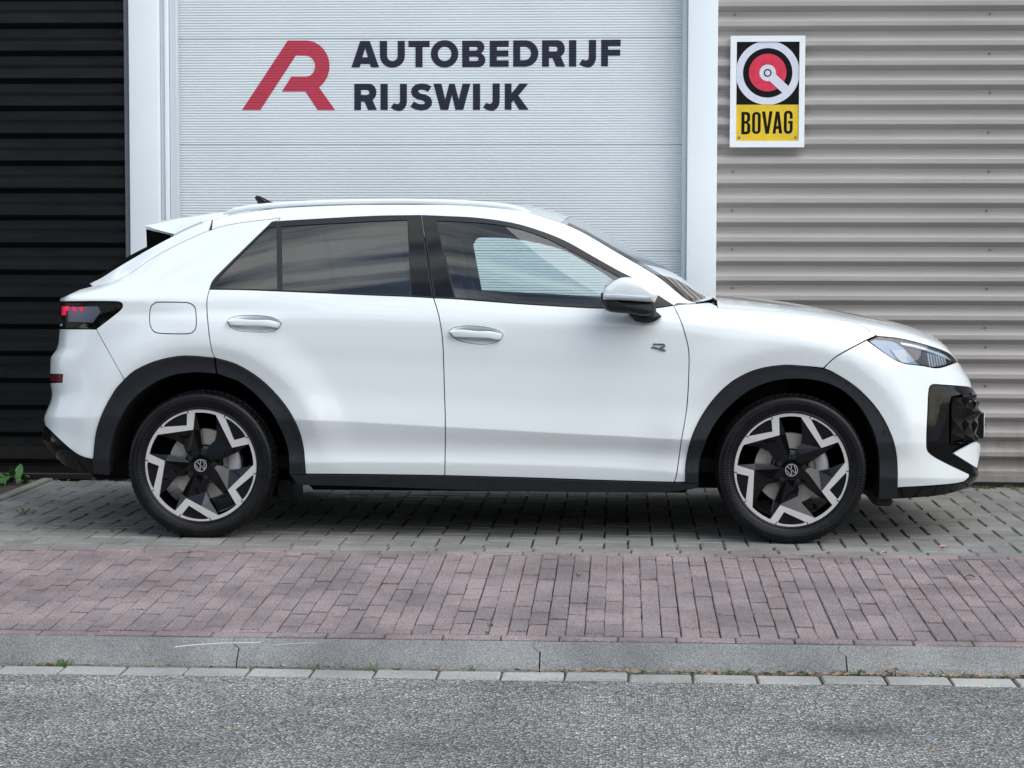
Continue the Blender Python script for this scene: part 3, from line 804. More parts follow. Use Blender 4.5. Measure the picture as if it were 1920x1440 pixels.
# ------------------------------------------------------------------ yellow and black trade sign
sg = empty('trade_sign', (.7805, 11.452, 2.156))
tag(sg, 'white framed sign with red dial emblem above yellow lettered field on the taupe wall', 'sign')
fr3 = lambda y: (lambda a, b, d: (a, y + d, b))
M_sign_w = principled('sign_white', (.80, .82, .84), .3)
M_sign_w2 = add_variation(principled('sign_white_print', (.64, .66, .74), .22), (.64, .66, .74), 20, .05)
M_sign_k = principled('sign_black', (.010, .011, .012), .12, coat=.6)
M_sign_y = add_variation(principled('sign_yellow', (.72, .50, .035), .25), (.72, .50, .035), 9, .12)
M_sign_r = add_variation(principled('sign_red', (.62, .045, .085), .22), (.62, .045, .085), 28, .18)
SX0, SX1, SZ0, SZ1 = .5785, .9812, 1.8545, 2.4555
PX0, PX1, PZ0, PZ1 = .6118, .9505, 1.8885, 2.4235
def rect(x0, x1, z0, z1): return [(x0, z0), (x1, z0), (x1, z1), (x0, z1)]
child_of(plate('frame', rect(SX0, SX1, SZ0, SZ1), [rect(PX0, PX1, PZ0, PZ1)], fr3(11.424), .030, M_sign_w), sg)
child_of(plate('upper_field', rect(PX0 + .0005, PX1 - .0005, 2.0850, PZ1 - .0005), [], fr3(11.430), .02, M_sign_k), sg)
child_of(plate('lower_field', rect(PX0 + .0005, PX1 - .0005, PZ0 + .0005, 2.0845), [], fr3(11.430), .02, M_sign_y), sg)
CX, CZ = .7800, 2.2560
clampsq = lambda pts: [(min(max(p[0], PX0 + .002), PX1 - .002), min(max(p[1], 2.0855), PZ1 - .002)) for p in pts]
ring_out = clampsq(arc(CX, CZ, .1725, .1725, 0, 357, 120))
child_of(plate('dial_ring', ring_out, [arc(CX, CZ, .1335, .1335, 0, 354, 60)], fr3(11.4285), .001, M_sign_w2), sg)
child_of(plate('red_disc', arc(CX, CZ + .0015, .1015, .1015, 0, 354, 60), [], fr3(11.4280), .0015, M_sign_r), sg)
# pointer: hub circle with an arm to the lower right
ad = Vector((math.cos(math.radians(-43)), math.sin(math.radians(-43)))); an = Vector((-ad.y, ad.x))
hub = arc(CX, CZ, .0445, .0445, -43 + 33, 360 - 43 - 33, 40)
tip = [tuple(Vector((CX, CZ)) + ad * .1365 - an * .0243), tuple(Vector((CX, CZ)) + ad * .1365 + an * .0243)]
child_of(plate('pointer', hub + tip, [], fr3(11.4274), .001, M_sign_w2), sg)
child_of(plate('pointer_ring', arc(CX, CZ, .0212, .0212, 0, 350, 36), [arc(CX, CZ, .0143, .0143, 0, 350, 36)], fr3(11.4268), .0005, M_sign_k), sg)
TS = lambda pts: [(PX0 + (p[0] - 672) / (1237 - 672) * (PX1 - PX0), PZ1 - (p[1] - 372) / (1275 - 372) * (PZ1 - PZ0)) for p in pts]
def cond_O(x, w, y0, y1, st):
    r = w / 2; c = x + r
    o = arc(c, y0 + r, r, r * .85, 180, 360, 12) + arc(c, y1 - r, r, r * .85, 0, 180, 12)
    q = r - st
    i = arc(c, y0 + r, q, q * .9, 180, 360, 10) + arc(c, y1 - r, q, q * .9, 0, 180, 10)
    return o, [i]
SIGN = [
    ('letter_b', ([(720, 1010), (768, 1010)] + arc(768, 1048, 32, 38, -90, 20, 6)[1:] + [(798, 1085), (782, 1104), (800, 1125)] + [(802, 1170)] + arc(768, 1176, 34, 38, 0, 90, 6)[1:] + [(720, 1214)],
                  [[(748, 1034), (762, 1034), (771, 1042), (771, 1085), (762, 1093), (748, 1093)], [(748, 1117), (764, 1117), (773, 1126), (773, 1180), (764, 1189), (748, 1189)]])),
    ('letter_o', cond_O(817, 77, 1004, 1216, 26)),
    ('letter_v', ([(905, 1006), (934, 1006), (954, 1148), (972, 1004), (1001, 1004), (969, 1209), (938, 1210)], [])),
    ('letter_a', ([(1002, 1208), (1030, 1006), (1062, 1006), (1090, 1206), (1060, 1206), (1056, 1166), (1034, 1166), (1030, 1208)], [[(1037, 1140), (1053, 1140), (1046, 1070)]])),
    ('letter_g', ([(1182, 1072), (1182, 1034), (1176, 1014), (1160, 1001), (1142, 998), (1122, 1002), (1109, 1014), (1103, 1034), (1103, 1172), (1109, 1192), (1122, 1206), (1143, 1210), (1164, 1206), (1177, 1193), (1183, 1172), (1183, 1092), (1143, 1092), (1143, 1116), (1157, 1116), (1157, 1172), (1152, 1184), (1143, 1186), (1134, 1183), (1130, 1172), (1130, 1036), (1134, 1025), (1143, 1022), (1152, 1026), (1156, 1036), (1156, 1072)], [])),
]
for nm, (o, h) in SIGN:
    child_of(plate('letter', TS(o), [TS(q) for q in h], fr3(11.4293), .0006, M_sign_k), sg)
for sx_ in (.6285, .9335):
    child_of(screw('screw', (sx_, 11.427, 1.907), .0045, M_screw, None), sg)
# ================================================================== the car
# body side as a lofted skin: 15 lengthwise lines (sill ... roof edge) measured at 24 cross-sections, metres,
# x forward from mid-wheelbase, half-width outwards, z up.  Panels are cut out of it along outlines in (section, line) coordinates.
SECTION_U = [30.0,60.0,85.0,120.0,215.0,300.0,375.0,450.0,560.0,700.0,820.0,960.0,1060.0,1160.0,1233.0,1290.0,1345.0,1484.0,1600.0,1690.0,1750.0,1790.0,1830.0,1880.0]
SECTION_ROWS = [[[-2.0932,0.0,0.273],[-2.0482,0.56,0.273],[-1.9894,0.72,0.2853],[-1.9138,0.8,0.2748],[-1.723,0.83,0.2335],[-1.5125,0.845,0.2296],[-1.3293,0.85,0.2269],[-1.1475,0.85,0.2236],[-0.8817,0.85,0.2186],[-0.5445,0.85,0.2118],[-0.2564,0.85,0.207],[0.0785,0.85,0.2002],[0.3169,0.85,0.1951],[0.5548,0.85,0.19],[0.728,0.85,0.1867],[0.863,0.85,0.1831],[0.9931,0.85,0.1794],[1.3211,0.85,0.168],[1.5962,0.83,0.1584],[1.8128,0.79,0.165],[1.9628,0.73,0.1734],[2.0714,0.64,0.1877],[2.1587,0.5,0.2015],[2.2037,0.0,0.2015]],[[-2.1721,0.0,0.4072],[-2.1271,0.56,0.4072],[-2.0696,0.72,0.4172],[-1.9819,0.815,0.3973],[-1.7127,0.868,0.3368],[-1.5046,0.876,0.3368],[-1.3219,0.882,0.3364],[-1.1409,0.882,0.3378],[-0.8762,0.882,0.3398],[-0.5404,0.882,0.3424],[-0.2536,0.882,0.3423],[0.0799,0.882,0.3377],[0.3173,0.882,0.3324],[0.5541,0.882,0.3247],[0.7266,0.882,0.3142],[0.8611,0.882,0.3058],[0.9906,0.882,0.302],[1.3172,0.882,0.2976],[1.5898,0.872,0.2939],[1.8042,0.842,0.2877],[1.9531,0.785,0.2802],[2.094,0.67,0.2688],[2.1988,0.5,0.2657],[2.2438,0.0,0.2657]],[[-2.1639,0.0,0.4596],[-2.1189,0.56,0.4596],[-2.0615,0.72,0.4712],[-1.9764,0.815,0.4532],[-1.712,0.868,0.3995],[-1.5059,0.868,0.3962],[-1.3231,0.874,0.3957],[-1.1421,0.874,0.3946],[-0.8772,0.874,0.3942],[-0.5412,0.874,0.3943],[-0.2543,0.874,0.394],[0.0793,0.874,0.3917],[0.3168,0.874,0.3887],[0.5537,0.874,0.3834],[0.7263,0.874,0.3752],[0.8608,0.874,0.3691],[0.9904,0.874,0.3677],[1.3171,0.874,0.3607],[1.5897,0.866,0.3572],[1.8033,0.842,0.3517],[1.9521,0.785,0.347],[2.0929,0.67,0.3363],[2.1954,0.5,0.3197],[2.2404,0.0,0.3197]],[[-2.1634,0.0,0.5019],[-2.1184,0.56,0.5019],[-2.061,0.72,0.5128],[-1.9742,0.82,0.5191],[-1.7064,0.885,0.5381],[-1.4974,0.9,0.5407],[-1.315,0.9085,0.5402],[-1.1348,0.9085,0.5366],[-0.8712,0.9085,0.5336],[-0.5368,0.9085,0.5203],[-0.2512,0.9085,0.5068],[0.0809,0.9085,0.4913],[0.3174,0.9085,0.4798],[0.5533,0.9085,0.4697],[0.7252,0.9085,0.4614],[0.8591,0.9085,0.4576],[0.9881,0.9085,0.4562],[1.3134,0.908,0.4514],[1.5856,0.893,0.4449],[1.8003,0.855,0.4406],[1.95,0.79,0.4356],[2.0851,0.68,0.4264],[2.194,0.5,0.4104],[2.239,0.0,0.4104]],[[-2.1607,0.0,0.5194],[-2.1157,0.56,0.5194],[-2.0583,0.72,0.53],[-1.974,0.82,0.536],[-1.7063,0.885,0.5451],[-1.4973,0.9,0.5477],[-1.3149,0.9085,0.5472],[-1.1347,0.9085,0.5436],[-0.8711,0.9085,0.5406],[-0.5368,0.9085,0.5273],[-0.2512,0.9085,0.5138],[0.0809,0.9085,0.4983],[0.3174,0.9085,0.4868],[0.5532,0.9085,0.4767],[0.7251,0.9085,0.4684],[0.859,0.9085,0.4646],[0.988,0.9085,0.4632],[1.3132,0.9085,0.4584],[1.5854,0.893,0.4614],[1.8001,0.855,0.4571],[1.9498,0.79,0.4523],[2.0849,0.68,0.4432],[2.1961,0.5,0.4276],[2.2411,0.0,0.4276]],[[-2.1242,0.0,0.6216],[-2.0792,0.56,0.6216],[-2.0249,0.72,0.6329],[-1.9497,0.815,0.6399],[-1.707,0.878,0.6528],[-1.4982,0.892,0.6646],[-1.317,0.894,0.6729],[-1.1366,0.894,0.6764],[-0.8728,0.894,0.6827],[-0.5383,0.894,0.6703],[-0.2525,0.894,0.6601],[0.0798,0.894,0.6479],[0.3164,0.894,0.6398],[0.5524,0.894,0.6318],[0.7243,0.894,0.6234],[0.8583,0.894,0.6195],[0.9874,0.894,0.6155],[1.3123,0.9,0.6109],[1.5844,0.886,0.5998],[1.7989,0.85,0.589],[1.9486,0.785,0.5778],[2.0877,0.68,0.561],[2.2039,0.5,0.5403],[2.2489,0.0,0.5403]],[[-2.1358,0.0,0.7061],[-2.0908,0.56,0.7061],[-2.0338,0.72,0.7159],[-1.9523,0.82,0.7224],[-1.7061,0.878,0.7488],[-1.4976,0.891,0.7626],[-1.316,0.895,0.7757],[-1.1358,0.895,0.7814],[-0.8722,0.895,0.7899],[-0.538,0.895,0.7797],[-0.2524,0.895,0.7694],[0.0796,0.895,0.7593],[0.316,0.895,0.7535],[0.5518,0.895,0.7476],[0.7235,0.895,0.7415],[0.8574,0.895,0.7375],[0.9863,0.895,0.7335],[1.3112,0.898,0.7261],[1.5834,0.882,0.7125],[1.7981,0.845,0.6878],[1.948,0.78,0.6677],[2.0816,0.68,0.645],[2.193,0.5,0.6136],[2.238,0.0,0.6136]],[[-2.1298,0.0,0.7855],[-2.0848,0.56,0.7855],[-2.0279,0.72,0.7941],[-1.9465,0.82,0.7996],[-1.7049,0.879,0.8374],[-1.4966,0.892,0.851],[-1.3141,0.901,0.8642],[-1.1341,0.901,0.8722],[-0.8709,0.901,0.8805],[-0.537,0.901,0.8749],[-0.2519,0.901,0.8668],[0.0797,0.901,0.8613],[0.3157,0.901,0.8577],[0.5512,0.901,0.8518],[0.7227,0.901,0.8455],[0.8564,0.901,0.8415],[0.9852,0.901,0.8374],[1.3102,0.897,0.8271],[1.5827,0.878,0.7993],[1.7979,0.84,0.7535],[1.9479,0.775,0.722],[2.073,0.67,0.6922],[2.1681,0.5,0.6599],[2.2131,0.0,0.6599]],[[-2.0965,0.0,0.8403],[-2.0515,0.56,0.8403],[-1.9977,0.72,0.8479],[-1.9277,0.815,0.8526],[-1.7041,0.878,0.9474],[-1.4956,0.892,0.9583],[-1.313,0.903,0.9666],[-1.1332,0.903,0.9697],[-0.8702,0.903,0.9731],[-0.5366,0.903,0.965],[-0.2517,0.903,0.9591],[0.0796,0.903,0.9534],[0.3154,0.903,0.9497],[0.5507,0.903,0.9437],[0.722,0.903,0.9374],[0.8557,0.903,0.9262],[0.9844,0.903,0.915],[1.3097,0.894,0.8926],[1.5827,0.872,0.8577],[1.7979,0.835,0.8004],[1.9483,0.768,0.762],[2.0605,0.67,0.733],[2.153,0.5,0.7013],[2.198,0.0,0.7013]],[[-2.088,0.0,0.9221],[-2.043,0.56,0.9221],[-1.9893,0.72,0.9283],[-1.9282,0.8085,0.9319],[-1.7044,0.871,1.0117],[-1.4967,0.882,1.0153],[-1.3146,0.89,1.0186],[-1.1347,0.89,1.0216],[-0.8715,0.8916,1.0274],[-0.5377,0.893,1.0192],[-0.2526,0.893,1.0108],[0.0789,0.893,1.005],[0.315,0.893,0.9989],[0.5504,0.893,0.9927],[0.7219,0.893,0.984],[0.8556,0.893,0.9728],[0.9845,0.893,0.9593],[1.31,0.886,0.9322],[1.5833,0.862,0.8949],[1.7986,0.825,0.8424],[1.9494,0.757,0.8018],[2.0489,0.665,0.7686],[2.1257,0.5,0.7451],[2.1707,0.0,0.7451]],[[-2.084,0.0,1.0557],[-2.039,0.56,1.0557],[-1.9878,0.72,1.0596],[-1.9329,0.809,1.0594],[-1.7061,0.873,1.0617],[-1.499,0.881,1.0602],[-1.3178,0.884,1.0609],[-1.1376,0.884,1.064],[-0.874,0.8796,1.0696],[-0.5397,0.876,1.059],[-0.2541,0.876,1.0505],[0.0779,0.876,1.0376],[0.3144,0.876,1.0267],[0.5502,0.876,1.0181],[0.722,0.876,1.0117],[0.8559,0.876,1.0005],[0.985,0.876,0.9845],[1.3105,0.874,0.967],[1.5844,0.847,0.9366],[1.801,0.8,0.9074],[1.9516,0.735,0.8696],[2.0407,0.65,0.835],[2.0984,0.5,0.7938],[2.1434,0.0,0.7938]],[[-2.0687,0.0,1.073],[-2.0237,0.56,1.073],[-1.978,0.71,1.0765],[-1.9292,0.8,1.0786],[-1.7095,0.85,1.0948],[-1.5022,0.857,1.1052],[-1.3207,0.86,1.1058],[-1.1399,0.862,1.1089],[-0.876,0.862,1.105],[-0.5413,0.862,1.0942],[-0.2554,0.862,1.081],[0.0771,0.862,1.0632],[0.3139,0.862,1.0499],[0.5501,0.862,1.0413],[0.7221,0.862,1.0325],[0.8562,0.862,1.026],[0.9855,0.862,1.0076],[1.3116,0.858,0.99],[1.5862,0.828,0.9571],[1.804,0.775,0.9253],[1.9503,0.71,0.8828],[2.038,0.62,0.8455],[2.0942,0.48,0.8025],[2.1392,0.0,0.8025]],[[-2.0336,0.0,1.0976],[-1.9886,0.55,1.0976],[-1.941,0.7,1.1007],[-1.8867,0.775,1.1023],[-1.7166,0.82,1.1254],[-1.5127,0.807,1.1905],[-1.333,0.795,1.2389],[-1.1528,0.787,1.2632],[-0.8873,0.785,1.2758],[-0.5508,0.78,1.2719],[-0.2627,0.78,1.2654],[0.0727,0.787,1.2424],[0.3116,0.8,1.198],[0.5495,0.825,1.1327],[0.7221,0.842,1.0745],[0.8614,0.843,1.0396],[0.9867,0.83,1.0326],[1.3144,0.82,1.0124],[1.5907,0.785,0.9769],[1.8098,0.73,0.9378],[1.9489,0.67,0.8954],[2.032,0.58,0.8605],[2.0867,0.45,0.8131],[2.1317,0.0,0.8131]],[[-1.9934,0.0,1.1174],[-1.9484,0.54,1.1174],[-1.8978,0.685,1.12],[-1.8405,0.735,1.1235],[-1.7274,0.775,1.1487],[-1.5259,0.745,1.2719],[-1.3485,0.715,1.3616],[-1.168,0.7,1.4151],[-0.9014,0.69,1.447],[-0.5618,0.685,1.4596],[-0.2711,0.685,1.46],[0.0674,0.695,1.4291],[0.3087,0.715,1.3503],[0.5489,0.77,1.2198],[0.7224,0.81,1.114],[0.8713,0.825,1.051],[0.9893,0.77,1.0524],[1.3206,0.74,1.029],[1.5999,0.7,0.9883],[1.8216,0.64,0.9464],[1.9572,0.58,0.9037],[2.0296,0.5,0.8715],[2.0821,0.4,0.8254],[2.1271,0.0,0.8254]],[[-1.9786,0.0,1.1267],[-1.9336,0.5,1.1267],[-1.8822,0.64,1.134],[-1.8395,0.69,1.1471],[-1.7132,0.7,1.2204],[-1.5243,0.695,1.3275],[-1.3451,0.67,1.4128],[-1.1761,0.655,1.4569],[-0.9083,0.645,1.4865],[-0.5671,0.64,1.4967],[-0.2751,0.64,1.497],[0.0647,0.645,1.4756],[0.2974,0.665,1.4131],[0.5629,0.725,1.2696],[0.7392,0.775,1.1657],[0.8837,0.805,1.06],[0.9941,0.66,1.0688],[1.3358,0.55,1.0407],[1.6217,0.5,0.9965],[1.8467,0.45,0.953],[1.9784,0.4,0.9136],[2.0401,0.35,0.8772],[2.0828,0.3,0.8355],[2.1078,0.0,0.8355]]]
